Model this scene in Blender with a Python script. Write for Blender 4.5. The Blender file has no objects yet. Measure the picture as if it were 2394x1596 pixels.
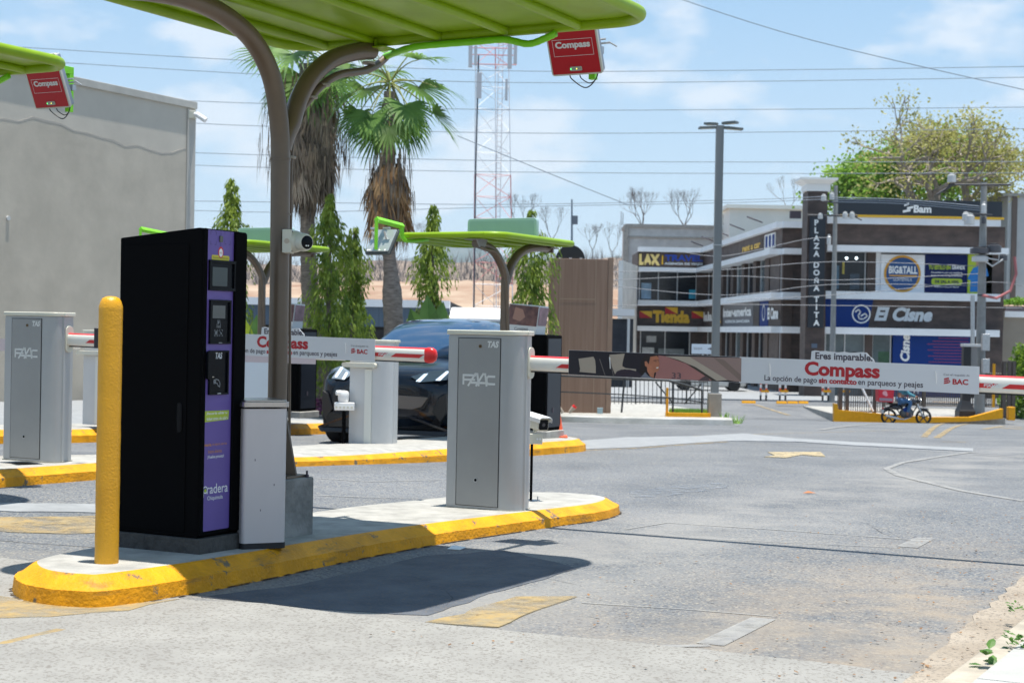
import bpy, bmesh, math, random
from mathutils import Vector, Matrix, noise
random.seed(7)
SC = bpy.context.scene
COL = SC.collection
R = math.radians
# ---------------------------------------------------------------- camera
FPX, CX, CY, CAMH = 3700.0, 1197.0, 798.0, 1.05
PITCH = -math.atan(28/FPX); ROLL = R(1.09)
Fv = Vector((0, math.cos(PITCH), math.sin(PITCH)))
R0 = Vector((1, 0, 0)); U0 = Vector((0, -math.sin(PITCH), math.cos(PITCH)))
Rv = R0*math.cos(ROLL) + U0*math.sin(ROLL)
Uv = U0*math.cos(ROLL) - R0*math.sin(ROLL)
CAM = Vector((0, 0, CAMH))
cd = bpy.data.cameras.new('camera'); cam = bpy.data.objects.new('camera', cd); COL.objects.link(cam)
cam.matrix_world = Matrix(((Rv.x, Uv.x, -Fv.x, CAM.x), (Rv.y, Uv.y, -Fv.y, CAM.y), (Rv.z, Uv.z, -Fv.z, CAM.z), (0, 0, 0, 1)))
cd.sensor_width = 36; cd.lens = FPX/2394*36; cd.clip_end = 20000; cd.clip_start = .1
cd.dof.use_dof = True; cd.dof.focus_distance = 8.4; cd.dof.aperture_fstop = 6.3
SC.camera = cam
# ---------------------------------------------------------------- sky and sun
SUNV = Vector((.215, -.105, 2.8)).normalized()
ELEV = math.asin(SUNV.z); AZ = math.atan2(SUNV.x, SUNV.y)
W = bpy.data.worlds.new('World'); SC.world = W; W.use_nodes = True
nt = W.node_tree; nt.nodes.clear()
def N(t, tree, **k):
    n_ = tree.nodes.new(t)
    for a, b in k.items(): setattr(n_, a, b)
    return n_
out = N('ShaderNodeOutputWorld', nt); bg = N('ShaderNodeBackground', nt)
sky = N('ShaderNodeTexSky', nt, sky_type='NISHITA', sun_disc=False, sun_elevation=ELEV, sun_rotation=AZ, altitude=400, air_density=1.0, dust_density=1.2, ozone_density=1.0)
tc = N('ShaderNodeTexCoord', nt)
mp = N('ShaderNodeMapping', nt); mp.inputs['Scale'].default_value = (1, 1, 2.3); mp.inputs['Location'].default_value = (.35, .1, .42)
nz = N('ShaderNodeTexNoise', nt); nz.inputs['Scale'].default_value = 7.5; nz.inputs['Detail'].default_value = 7; nz.inputs['Roughness'].default_value = .55
nz2 = N('ShaderNodeTexNoise', nt); nz2.inputs['Scale'].default_value = 2.0; nz2.inputs['Detail'].default_value = 3
rp = N('ShaderNodeValToRGB', nt); rp.color_ramp.elements[0].position = .545; rp.color_ramp.elements[1].position = .635
ad = N('ShaderNodeMath', nt, operation='MULTIPLY_ADD'); ad.inputs[1].default_value = .35; ad.inputs[2].default_value = -.16
ad2 = N('ShaderNodeMath', nt, operation='ADD')
ml = N('ShaderNodeMath', nt, operation='MULTIPLY'); ml.inputs[1].default_value = .62
mx = N('ShaderNodeMix', nt, data_type='RGBA'); mx.inputs['B'].default_value = (7.2, 7.4, 7.7, 1)
# thin veil that whitens the air towards the horizon
sep = N('ShaderNodeSeparateXYZ', nt); mr = N('ShaderNodeMapRange', nt)
mr.inputs['From Min'].default_value = 0.0; mr.inputs['From Max'].default_value = .30; mr.inputs['To Min'].default_value = .85; mr.inputs['To Max'].default_value = .60
mxh = N('ShaderNodeMix', nt, data_type='RGBA'); mr2 = N('ShaderNodeMapRange', nt); mr2.inputs['From Max'].default_value = .24; mxv = N('ShaderNodeMix', nt, data_type='RGBA'); mxv.inputs['A'].default_value = (6.0, 7.0, 7.7, 1); mxv.inputs['B'].default_value = (2.65, 4.85, 7.3, 1)
L = nt.links.new
L(tc.outputs['Generated'], mp.inputs[0]); L(mp.outputs[0], nz.inputs['Vector']); L(mp.outputs[0], nz2.inputs['Vector'])
L(nz2.outputs['Fac'], ad.inputs[0]); L(ad.outputs[0], ad2.inputs[0]); L(nz.outputs['Fac'], ad2.inputs[1]); L(ad2.outputs[0], rp.inputs[0])
L(rp.outputs[0], ml.inputs[0]); L(ml.outputs[0], mx.inputs['Factor'])
L(tc.outputs['Generated'], sep.inputs[0]); L(sep.outputs['Z'], mr.inputs['Value']); L(mr.outputs[0], mxh.inputs['Factor'])
L(sep.outputs['Z'], mr2.inputs['Value']); L(mr2.outputs[0], mxv.inputs['Factor']); mr3 = N('ShaderNodeMapRange', nt); mr3.inputs['From Min'].default_value = .30; mr3.inputs['From Max'].default_value = .60; mxz = N('ShaderNodeMix', nt, data_type='RGBA'); mxz.inputs['B'].default_value = (1.5, 2.9, 5.0, 1); L(sep.outputs['Z'], mr3.inputs['Value']); L(mr3.outputs[0], mxz.inputs['Factor']); L(mxh.outputs['Result'], mxz.inputs['A']); L(mxv.outputs['Result'], mxh.inputs['B']); L(sky.outputs[0], mxh.inputs['A']); L(mxz.outputs['Result'], mx.inputs['A'])  # mxz: unseen sky overhead set darker to weaken the fill light
L(mx.outputs['Result'], bg.inputs[0]); L(bg.outputs[0], out.inputs[0]); bg.inputs[1].default_value = .085
sl = bpy.data.lights.new('sun', 'SUN'); sl.energy = 4.8; sl.angle = R(.55); sl.color = (1, .955, .87)
so = bpy.data.objects.new('sun', sl); COL.objects.link(so); so.rotation_euler = SUNV.to_track_quat('Z', 'Y').to_euler()
SC.view_settings.view_transform = 'Standard'; SC.view_settings.look = 'None'; SC.view_settings.exposure = .70; SC.view_settings.gamma = 1
try:
    SC.cycles.max_bounces = 8; SC.cycles.transparent_max_bounces = 12; SC.cycles.use_denoising = True
except Exception: pass
# ---------------------------------------------------------------- mapping helpers
TH = math.atan(.53)
NV = Vector((math.cos(TH), -math.sin(TH), 0)); DV = Vector((math.sin(TH), math.cos(TH), 0))
def ray(x, y): return Fv + Rv*((x-CX)/FPX) - Uv*((y-CY)/FPX)
def at(x, y, Y): q = ray(x, y); return CAM + q*(Y/q.y)
def sstep(a, b, x):
    t = max(0., min(1., (x-a)/(b-a))); return t*t*(3-2*t)
GP = [(-60, 1.18), (0, 0), (7, -.138), (9.5, -.152), (16, -.295), (20, -.394), (24, -.553), (34, -.92), (42, -1.28), (55, -1.93), (62, -2.42), (66, -2.55), (70, -2.42), (75, -2.2), (90, -2.2), (1e6, -2.2)]
def lerpt(P, Y):
    for (a, b), (c, d) in zip(P, P[1:]):
        if Y <= c: return b + (d-b)*(Y-a)/(c-a)
    return P[-1][1]
def gbase(Y): return sum(lerpt(GP, Y+o) for o in (-1.2, -.4, .4, 1.2))/4 if Y < 60 else lerpt(GP, Y)
def g(X, Y):
    z = gbase(Y)
    zl = -.0197*min(Y, 60)
    z = z + (zl-z)*(1-sstep(-9, 0, X))*sstep(18, 26, Y)
    nn = X*NV.x+Y*NV.y; dd = X*DV.x+Y*DV.y
    z += .10*(1-sstep(-8, -6.2, nn))*(1-sstep(9.5, 14.5, dd))*sstep(-30, -10, nn)
    return z
def gnd(x, y, Y0=3):
    q = ray(x, y); Y = Y0
    while Y < 200:
        p = CAM + q*(Y/q.y)
        if p.z <= g(p.x, p.y): return p
        Y += .02
    return p
def plane_hit(x, y, axis, val):
    q = ray(x, y); return CAM + q*((val-CAM.dot(axis))/q.dot(axis))
def I2W(n_, d_, z=0.): return NV*n_ + DV*d_ + Vector((0, 0, z))
KS = 1.022
def A2W(n_, d_, zo):     # measured near frame -> world
    p = CAM + (I2W(n_, d_, zo)-CAM)*KS
    p.z -= .0197*p.y
    return p
# ---------------------------------------------------------------- materials
def S(r, g_, b): return tuple(((c/255)/12.92 if c/255 <= .04045 else ((c/255+.055)/1.055)**2.4) for c in (r, g_, b))
MATS = {}
def mt(name, col, rough=.55, metal=0., var=.0, vs=4., col2=None, bump=0., bs=80., spec=.5, coat=0., emit=0., stretch=None, trans=0., wear=None, worn=None):
    if name in MATS: return MATS[name]
    m = bpy.data.materials.new(name); m.use_nodes = True; t = m.node_tree; p = t.nodes['Principled BSDF']
    p.inputs['Base Color'].default_value = (*col, 1); p.inputs['Roughness'].default_value = rough; p.inputs['Metallic'].default_value = metal
    p.inputs['Specular IOR Level'].default_value = spec
    if coat: p.inputs['Coat Weight'].default_value = coat; p.inputs['Coat Roughness'].default_value = .05
    if emit: p.inputs['Emission Color'].default_value = (*col, 1); p.inputs['Emission Strength'].default_value = emit
    if trans: p.inputs['Transmission Weight'].default_value = trans
    if worn:
        c_ = N('ShaderNodeTexCoord', t); a_ = N('ShaderNodeTexNoise', t); a_.inputs['Scale'].default_value = worn[0]; a_.inputs['Detail'].default_value = 9; a_.inputs['Roughness'].default_value = .75
        t.links.new(c_.outputs['Object'], a_.inputs['Vector']); r_ = N('ShaderNodeMapRange', t); r_.inputs['From Min'].default_value = worn[1]; r_.inputs['From Max'].default_value = worn[1]+.22; r_.inputs['To Min'].default_value = worn[2]; r_.inputs['To Max'].default_value = .82
        t.links.new(a_.outputs['Fac'], r_.inputs['Value']); t.links.new(r_.outputs[0], p.inputs['Alpha'])
    if var or col2 or bump or wear:
        c = N('ShaderNodeTexCoord', t); src = c.outputs['Object']
        if stretch:
            k = N('ShaderNodeMapping', t); k.inputs['Scale'].default_value = stretch; t.links.new(src, k.inputs[0]); src = k.outputs[0]
    if var or col2:
        nn = N('ShaderNodeTexNoise', t); nn.inputs['Scale'].default_value = vs; nn.inputs['Detail'].default_value = 6; nn.inputs['Roughness'].default_value = .62
        t.links.new(src, nn.inputs['Vector'])
        mr_ = N('ShaderNodeMapRange', t); mr_.inputs['From Min'].default_value = .34; mr_.inputs['From Max'].default_value = .66
        t.links.new(nn.outputs['Fac'], mr_.inputs['Value'])
        mi = N('ShaderNodeMix', t, data_type='RGBA')
        c2 = col2 if col2 else tuple(max(0, v*(1+var)) for v in col); c1 = col if col2 else tuple(v*(1-var) for v in col)
        mi.inputs['A'].default_value = (*c1, 1); mi.inputs['B'].default_value = (*c2, 1)
        t.links.new(mr_.outputs[0], mi.inputs['Factor']); t.links.new(mi.outputs['Result'], p.inputs['Base Color'])
        last = mi.outputs['Result']
    else: last = None
    if wear:   # (colour, scale, threshold)
        wn = N('ShaderNodeTexNoise', t); wn.inputs['Scale'].default_value = wear[1]; wn.inputs['Detail'].default_value = 8; wn.inputs['Roughness'].default_value = .7
        t.links.new(src, wn.inputs['Vector'])
        wr = N('ShaderNodeMapRange', t); wr.inputs['From Min'].default_value = wear[2]; wr.inputs['From Max'].default_value = wear[2]+.04
        t.links.new(wn.outputs['Fac'], wr.inputs['Value'])
        wm = N('ShaderNodeMix', t, data_type='RGBA'); wm.inputs['B'].default_value = (*wear[0], 1); wm.inputs['A'].default_value = (*col, 1)
        if last: t.links.new(last, wm.inputs['A'])
        t.links.new(wr.outputs[0], wm.inputs['Factor']); t.links.new(wm.outputs['Result'], p.inputs['Base Color'])
    if bump:
        bn = N('ShaderNodeTexNoise', t); bn.inputs['Scale'].default_value = bs; bn.inputs['Detail'].default_value = 4
        t.links.new(src, bn.inputs['Vector'])
        bb = N('ShaderNodeBump', t); bb.inputs['Strength'].default_value = min(1, bump*2); bb.inputs['Distance'].default_value = .01*bump
        t.links.new(bn.outputs['Fac'], bb.inputs['Height']); t.links.new(bb.outputs[0], p.inputs['Normal'])
    MATS[name] = m; return m
def leafmat(name, c1, c2, vs=6, transl=.35):
    m = bpy.data.materials.new(name); m.use_nodes = True; t = m.node_tree; p = t.nodes['Principled BSDF']
    c = N('ShaderNodeTexCoord', t); nn = N('ShaderNodeTexNoise', t); nn.inputs['Scale'].default_value = vs; nn.inputs['Detail'].default_value = 3
    t.links.new(c.outputs['Object'], nn.inputs['Vector'])
    mr_ = N('ShaderNodeMapRange', t); mr_.inputs['From Min'].default_value = .35; mr_.inputs['From Max'].default_value = .65; t.links.new(nn.outputs['Fac'], mr_.inputs['Value'])
    mi = N('ShaderNodeMix', t, data_type='RGBA'); mi.inputs['A'].default_value = (*c1, 1); mi.inputs['B'].default_value = (*c2, 1)
    t.links.new(mr_.outputs[0], mi.inputs['Factor']); t.links.new(mi.outputs['Result'], p.inputs['Base Color'])
    p.inputs['Roughness'].default_value = .5; p.inputs['Specular IOR Level'].default_value = .4
    tr = N('ShaderNodeBsdfTranslucent', t); ms = N('ShaderNodeMixShader', t); ms.inputs[0].default_value = transl
    hs = N('ShaderNodeHueSaturation', t); hs.inputs['Value'].default_value = 1.6; t.links.new(mi.outputs['Result'], hs.inputs['Color']); t.links.new(hs.outputs[0], tr.inputs[0])
    o = t.nodes['Material Output']; t.links.new(p.outputs[0], ms.inputs[1]); t.links.new(tr.outputs[0], ms.inputs[2]); t.links.new(ms.outputs[0], o.inputs[0])
    MATS[name] = m; return m
# ---------------------------------------------------------------- mesh builder
_T = {}
def textgeo(s, bold=0., ex=0., spacing=1.):
    k = (s, bold, ex, spacing)
    if k in _T: return _T[k]
    cu = bpy.data.curves.new('t', 'FONT'); cu.body = s; cu.size = 1; cu.offset = bold; cu.extrude = ex; cu.resolution_u = 3; cu.space_character = spacing
    o = bpy.data.objects.new('t', cu); COL.objects.link(o); bpy.context.view_layer.update()
    me = o.to_mesh(); vs = [tuple(v.co) for v in me.vertices]; fs = [tuple(p.vertices) for p in me.polygons]
    o.to_mesh_clear(); bpy.data.objects.remove(o); bpy.data.curves.remove(cu)
    x0 = min(v[0] for v in vs); x1 = max(v[0] for v in vs); y0 = min(v[1] for v in vs); y1 = max(v[1] for v in vs)
    _T[k] = (vs, fs, x0, x1, y0, y1); return _T[k]
def FR(y): return lambda u, v, e: (u, y-e, v)          # face looking to -y : u=x, v=z
def RT(x): return lambda u, v, e: (x+e, u, v)          # face looking to +x : u=y, v=z
def BK(y): return lambda u, v, e: (-u, y+e, v)
def TP(z): return lambda u, v, e: (u, v, z+e)
class MB:
    def __init__(s): s.v = []; s.f = []; s.m = []
    def add(s, vs, fs, mi=0):
        b = len(s.v); s.v += [tuple(v) for v in vs]; s.f += [tuple(b+i for i in f) for f in fs]; s.m += [mi]*len(fs); return s
    def box(s, x0, x1, y0, y1, z0, z1, mi=0):
        return s.add([(x, y, z) for z in (z0, z1) for y in (y0, y1) for x in (x0, x1)],
                     [(0, 2, 3, 1), (4, 5, 7, 6), (0, 1, 5, 4), (2, 6, 7, 3), (0, 4, 6, 2), (1, 3, 7, 5)], mi)
    def tube(s, pts, r, n=10, mi=0, caps=True):
        pts = [Vector(p) for p in pts]; k = len(pts); rs = r if isinstance(r, (list, tuple)) else [r]*k
        vs = []; up = None
        for i in range(k):
            t = (pts[min(i+1, k-1)]-pts[max(i-1, 0)])
            t = t.normalized() if t.length > 1e-9 else Vector((0, 0, 1))
            if up is None:
                a = Vector((0, 0, 1)) if abs(t.z) < .9 else Vector((1, 0, 0)); up = (a-t*a.dot(t)).normalized()
            else:
                up = (up-t*up.dot(t)); up = up.normalized() if up.length > 1e-6 else t.orthogonal().normalized()
            b = t.cross(up)
            for j in range(n):
                an = 2*math.pi*j/n; vs.append(pts[i]+(up*math.cos(an)+b*math.sin(an))*rs[i])
        fs = [(i*n+j, i*n+(j+1) % n, (i+1)*n+(j+1) % n, (i+1)*n+j) for i in range(k-1) for j in range(n)]
        if caps: fs += [tuple(range(n-1, -1, -1)), tuple((k-1)*n+j for j in range(n))]
        return s.add(vs, fs, mi)
    def cyl(s, p0, p1, r, n=16, mi=0): return s.tube([p0, p1], r, n, mi)
    def lathe(s, prof, c=(0, 0, 0), n=20, mi=0, axis='z'):
        vs = []
        for r_, z in prof:
            for j in range(n):
                a = 2*math.pi*j/n; x, y = r_*math.cos(a), r_*math.sin(a)
                q = (x, y, z) if axis == 'z' else ((x, -z, y) if axis == 'y' else (z, x, y))
                vs.append((q[0]+c[0], q[1]+c[1], q[2]+c[2]))
        k = len(prof); fs = [(i*n+j, i*n+(j+1) % n, (i+1)*n+(j+1) % n, (i+1)*n+j) for i in range(k-1) for j in range(n)]
        fs += [tuple(range(n-1, -1, -1)), tuple((k-1)*n+j for j in range(n))]
        return s.add(vs, fs, mi)
    def poly(s, pts, mp_, e=0., mi=0): return s.add([mp_(u, v, e) for u, v in pts], [tuple(range(len(pts)))], mi)
    def prism(s, pts, mp_, e0, e1, mi=0):
        k = len(pts)
        return s.add([mp_(u, v, e0) for u, v in pts]+[mp_(u, v, e1) for u, v in pts],
                     [tuple(range(k-1, -1, -1)), tuple(range(k, 2*k))]+[(i, (i+1) % k, k+(i+1) % k, k+i) for i in range(k)], mi)
    def text(s, t, mp_, u0, v0, w=None, h=None, e=.001, bold=0., ex=0., shear=0., ang=0., mi=0, align='l', spacing=1.):
        vs, fs, x0, x1, y0, y1 = textgeo(t, bold, ex, spacing)
        if w and h: sx = w/(x1-x0); sy = h/(y1-y0)
        elif h: sx = sy = h/(y1-y0)
        else: sx = sy = w/(x1-x0)
        ca, sa = math.cos(ang), math.sin(ang); off = {'l': 0, 'c': -.5, 'r': -1}[align]*(x1-x0)*sx
        o = []
        for x, y, z in vs:
            a = (x-x0)*sx+off; b = (y-y0)*sy; a += b*shear
            o.append(mp_(u0+a*ca-b*sa, v0+a*sa+b*ca, e+z*sy))
        return s.add(o, fs, mi)
    def stroke(s, pts, w, mp_, e=.001, mi=0, closed=False):
        P = [Vector((p[0], p[1])) for p in pts]
        if closed: P.append(P[0])
        for a, b in zip(P, P[1:]):
            t = (b-a); 
            if t.length < 1e-7: continue
            t.normalize(); nn = Vector((-t.y, t.x))*w/2; a2 = a-t*w*.35; b2 = b+t*w*.35
            s.add([mp_(q.x, q.y, e) for q in (a2-nn, b2-nn, b2+nn, a2+nn)], [(0, 1, 2, 3)], mi)
        return s
    def disc(s, c, r, mp_, e=.001, n=28, mi=0, r2=None):
        return s.poly([(c[0]+r*math.cos(2*math.pi*i/n), c[1]+(r2 or r)*math.sin(2*math.pi*i/n)) for i in range(n)], mp_, e, mi)
    def ring(s, c, r, w, mp_, e=.001, n=32, mi=0):
        vs = []
        for i in range(n):
            a = 2*math.pi*i/n
            for q in (r-w/2, r+w/2): vs.append(mp_(c[0]+q*math.cos(a), c[1]+q*math.sin(a), e))
        return s.add(vs, [(2*i, 2*i+1, (2*i+3) % (2*n), (2*i+2) % (2*n)) for i in range(n)], mi)
    def rrect(s, u0, u1, v0, v1, r, mp_, e0, e1=None, mi=0):
        p = rr(u0, u1, v0, v1, r)
        return s.poly(p, mp_, e0, mi) if e1 is None else s.prism(p, mp_, e0, e1, mi)
def rr(u0, u1, v0, v1, r, k=5):
    p = []
    for cx, cy, a0 in ((u1-r, v0+r, -90), (u1-r, v1-r, 0), (u0+r, v1-r, 90), (u0+r, v0+r, 180)):
        for i in range(k+1):
            a = R(a0+90*i/k); p.append((cx+r*math.cos(a), cy+r*math.sin(a)))
    return p
BASE = {}
def mesh_obj(name, mb, mats, base=(0, 0, 0), bevel=0., smooth=True, ang=35):
    me = bpy.data.meshes.new(name)
    bx, by, bz = base
    me.from_pydata([(x-bx, y-by, z-bz) for x, y, z in mb.v], [], mb.f)
    if not isinstance(mats, (list, tuple)): mats = [mats]
    for m in mats: me.materials.append(m)
    if len(mats) > 1: me.polygons.foreach_set('material_index', mb.m)
    b = bmesh.new(); b.from_mesh(me); 
    if len(b.faces) < 20000: bmesh.ops.recalc_face_normals(b, faces=b.faces) if getattr(mb, 'recalc', True) else None
    b.to_mesh(me); b.free()
    if smooth: me.shade_smooth(); me.set_sharp_from_angle(angle=R(ang))
    o = bpy.data.objects.new(name, me); COL.objects.link(o)
    if bevel:
        q = o.modifiers.new('b', 'BEVEL'); q.width = bevel; q.segments = 2; q.limit_method = 'ANGLE'; q.angle_limit = R(40); q.harden_normals = True
    return o
def tag(o, label=None, cat=None, group=None, kind=None):
    if label: o['label'] = label
    if cat: o['category'] = cat
    if group: o['group'] = group
    if kind: o['kind'] = kind
    return o
def place(o, base, fr, rz=0.):
    b = base
    if fr == 'A': o.location = A2W(*b); o.rotation_euler = (0, 0, -TH+rz); o.scale = (KS,)*3
    elif fr == 'I': o.location = I2W(*b); o.rotation_euler = (0, 0, -TH+rz)
    else: o.location = b; o.rotation_euler = (0, 0, rz)
def thing(name, label, cat, base=(0, 0, 0), fr='W', group=None, rz=0., local=False):
    o = bpy.data.objects.new(name, None); COL.objects.link(o); o.empty_display_size = .1
    place(o, base, fr, rz); BASE[o.name] = (0, 0, 0) if local else base
    return tag(o, label, cat, group)
def part(t, name, mb, mats, bevel=0., smooth=True, ang=35, label=None, kind=None):
    root = t
    while root.parent: root = root.parent
    o = mesh_obj(name, mb, mats, BASE[root.name], bevel, smooth, ang); o.parent = t
    if label: o['label'] = label
    if kind: o['kind'] = kind
    return o
def solo(name, label, cat, mb, mats, base=(0, 0, 0), fr='W', group=None, bevel=0., smooth=True, rz=0., local=False, ang=35):
    o = mesh_obj(name, mb, mats, (0, 0, 0) if local else base, bevel, smooth, ang); place(o, base, fr, rz); return tag(o, label, cat, group)
def struct(name, mb, mats, label=None, kind='structure', smooth=True, bevel=0.):
    o = mesh_obj(name, mb, mats, smooth=smooth, bevel=bevel); tag(o, label, None, None, kind); return o
def kids(o): return [c for c in bpy.data.objects if c.parent == o]
def dup(root, loc=None, rz=None, label=None, scale=None):
    def cp(o, par):
        c = o.copy(); COL.objects.link(c)
        if par is not None: c.parent = par
        for k in list(kids(o)): cp(k, c)
        return c
    n_ = cp(root, None)
    if loc is not None: n_.location = loc
    if rz is not None: n_.rotation_euler[2] = rz
    if scale is not None: n_.scale = scale if not isinstance(scale, float) else (scale,)*3
    if label: n_['label'] = label
    BASE[n_.name] = BASE.get(root.name, (0, 0, 0))
    return n_
# ---------------------------------------------------------------- shared materials
M_yel = mt('yellow_kerb_paint', (.70, .30, .003), .58, spec=.3, var=.20, vs=5, bump=.5, bs=55, wear=((.16, .125, .08), 8, .60))
def scuff(m, col, sc, lo, hi, amt):
    t = m.node_tree; p = t.nodes['Principled BSDF']; src = p.inputs['Base Color'].links[0].from_socket
    c = N('ShaderNodeTexCoord', t); k = N('ShaderNodeMapping', t); k.inputs['Scale'].default_value = sc; k.inputs['Rotation'].default_value = (0, 0, TH); n_ = N('ShaderNodeTexNoise', t); n_.inputs['Scale'].default_value = 1; n_.inputs['Detail'].default_value = 9; n_.inputs['Roughness'].default_value = .72
    t.links.new(c.outputs['Object'], k.inputs[0]); t.links.new(k.outputs[0], n_.inputs['Vector']); r_ = N('ShaderNodeMapRange', t); r_.inputs['From Min'].default_value = lo; r_.inputs['From Max'].default_value = hi; r_.inputs['To Max'].default_value = amt
    t.links.new(n_.outputs['Fac'], r_.inputs['Value']); x_ = N('ShaderNodeMix', t, data_type='RGBA'); x_.inputs['B'].default_value = (*col, 1); t.links.new(r_.outputs[0], x_.inputs['Factor']); t.links.new(src, x_.inputs['A']); t.links.new(x_.outputs['Result'], p.inputs['Base Color'])
scuff(M_yel, (.10, .075, .045), (7, 1.6, 26), .54, .66, .50)
M_yel2 = mt('yellow_paint_plain', (.74, .34, .005), .5, spec=.3, var=.08, vs=8, bump=.25, bs=40)
M_conc = mt('concrete', (.34, .33, .305), .9, var=.20, vs=7, bump=.4, bs=60)
M_concd = mt('rough_concrete', (.25, .245, .23), .9, var=.28, vs=9, bump=.8, bs=38)
M_black = mt('black_powder_coat', (.0035, .0035, .004), .75, spec=.04, bump=.05, bs=400)
M_blackg = mt('black_gloss', (.004, .005, .007), .25, spec=.12)
M_gal = mt('galvanised_steel', (.45, .46, .47), .38, .8, var=.12, vs=12)
M_alu = mt('cabinet_grey_aluminium', (.375, .38, .38), .36, .15, var=.04, vs=3, bump=.04, bs=300)
M_aluL = mt('light_grey_paint', (.52, .525, .52), .40, .05, var=.03, vs=3)
M_cream = mt('cream_plastic', (.62, .60, .50), .38, var=.04, vs=5)
M_white = mt('white_plastic', (.78, .78, .77), .4)
M_green = mt('lime_paint', (.225, .365, .003), .42, var=.10, vs=3, spec=.3, coat=.08)
M_greend = mt('lime_bracket_paint', (.20, .62, .012), .35, var=.05, vs=5)
M_post = mt('taupe_paint', (.125, .088, .058), .38, var=.10, vs=5, coat=.15, bump=.06, bs=60)
M_red = mt('red_paint', (.62, .012, .012), .35, coat=.2)
M_dred = mt('deep_red_print', (.42, .004, .012), .35)
M_ink = mt('grey_ink', (.075, .06, .075), .6)
M_wink = mt('white_ink', (.82, .82, .80), .5)
M_board = mt('white_sign_board', (.64, .64, .65), .42, var=.03, vs=1.5)
M_cable = mt('black_cable', (.012, .012, .013), .5)
M_wire = mt('power_wire', (.17, .21, .26), .6)
M_glass = mt('dark_window_glass', (.012, .016, .022), .08, spec=.35, var=.4, vs=.35)
M_glassl = mt('pale_window_glass', (.12, .15, .16), .10, spec=.4, var=.35, vs=.6)
M_steel = mt('brushed_steel', (.50, .46, .43), .36, .35, var=.05, vs=3, stretch=(1, 1, 30))
# ================================================================ SETTING
def asphalt_mat():
    m = bpy.data.materials.new('asphalt'); m.use_nodes = True; t = m.node_tree; p = t.nodes['Principled BSDF']; l = t.links.new
    c = N('ShaderNodeTexCoord', t); P = c.outputs['Object']
    def noise(sc, det=6, ro=.6):
        n_ = N('ShaderNodeTexNoise', t); n_.inputs['Scale'].default_value = sc; n_.inputs['Detail'].default_value = det; n_.inputs['Roughness'].default_value = ro; l(P, n_.inputs['Vector']); return n_.outputs['Fac']
    def mrange(s_, a, b, c0=0., c1=1.):
        q = N('ShaderNodeMapRange', t); q.inputs['From Min'].default_value = a; q.inputs['From Max'].default_value = b; q.inputs['To Min'].default_value = c0; q.inputs['To Max'].default_value = c1; l(s_, q.inputs['Value']); return q.outputs[0]
    def mix(f, a, b):
        q = N('ShaderNodeMix', t, data_type='RGBA'); l(f, q.inputs['Factor'])
        for k, v in (('A', a), ('B', b)):
            if isinstance(v, tuple): q.inputs[k].default_value = (*v, 1)
            else: l(v, q.inputs[k])
        return q.outputs['Result']
    def mul(a, b):
        q = N('ShaderNodeMath', t, operation='MULTIPLY'); l(a, q.inputs[0])
        if isinstance(b, float): q.inputs[1].default_value = b
        else: l(b, q.inputs[1])
        return q.outputs[0]
    base = mix(mrange(noise(.55, 5), .35, .65), (.122, .134, .150), (.175, .185, .198))
    base = mix(mul(mrange(noise(2.6, 7, .7), .50, .68), .38), base, (.215, .213, .205))
    vo = N('ShaderNodeTexVoronoi', t); vo.inputs['Scale'].default_value = 95; l(P, vo.inputs['Vector'])
    sp = N('ShaderNodeSeparateColor', t); l(vo.outputs['Color'], sp.inputs[0])
    base = mix(mrange(sp.outputs[0], .78, .82, 0, .70), base, (.05, .055, .07))
    base = mix(mrange(sp.outputs[1], .84, .88, 0, .60), base, (.34, .31, .26))
    base = mix(mul(mrange(noise(.9, 4, .55), .54, .72), .45), base, (.085, .09, .10))
    dv_ = N('ShaderNodeVectorMath', t, operation='DOT_PRODUCT'); dv_.inputs[1].default_value = NV; l(P, dv_.inputs[0]); sw = mul(mrange(dv_.outputs['Value'], -2.6, -3.3), mrange(dv_.outputs['Value'], -4.6, -3.7))
    base = mix(mul(mul(sw, mrange(noise(1.1, 6, .65), .36, .58)), .6), base, (.27, .262, .25))
    # tan dust drifting in from the right-hand kerb
    dn = N('ShaderNodeVectorMath', t, operation='DOT_PRODUCT'); dn.inputs[1].default_value = NV; l(P, dn.inputs[0])
    dd = N('ShaderNodeVectorMath', t, operation='DOT_PRODUCT'); dd.inputs[1].default_value = DV; l(P, dd.inputs[0])
    f1 = mrange(dn.outputs['Value'], -3.1, -1.7); f2 = mrange(dd.outputs['Value'], 10.5, 7.2)
    dust = mul(mul(f1, f2), mrange(noise(2.2, 6, .7), .34, .60))
    base = mix(mul(dust, .68), base, (.30, .245, .185))
    f3 = mrange(dd.outputs['Value'], 7.0, 5.2); base = mix(mul(mul(f3, mrange(noise(1.4, 6, .7), .40, .62)), .5), base, (.26, .235, .20))
    l(base, p.inputs['Base Color']); p.inputs['Roughness'].default_value = .85; p.inputs['Specular IOR Level'].default_value = .25
    bb = N('ShaderNodeBump', t); bb.inputs['Strength'].default_value = .5; bb.inputs['Distance'].default_value = .006
    vb = N('ShaderNodeTexVoronoi', t); vb.inputs['Scale'].default_value = 85; l(P, vb.inputs['Vector'])
    l(vb.outputs['Distance'], bb.inputs['Height']); l(bb.outputs[0], p.inputs['Normal'])
    MATS['asphalt'] = m; return m
M_asph = asphalt_mat()
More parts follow.
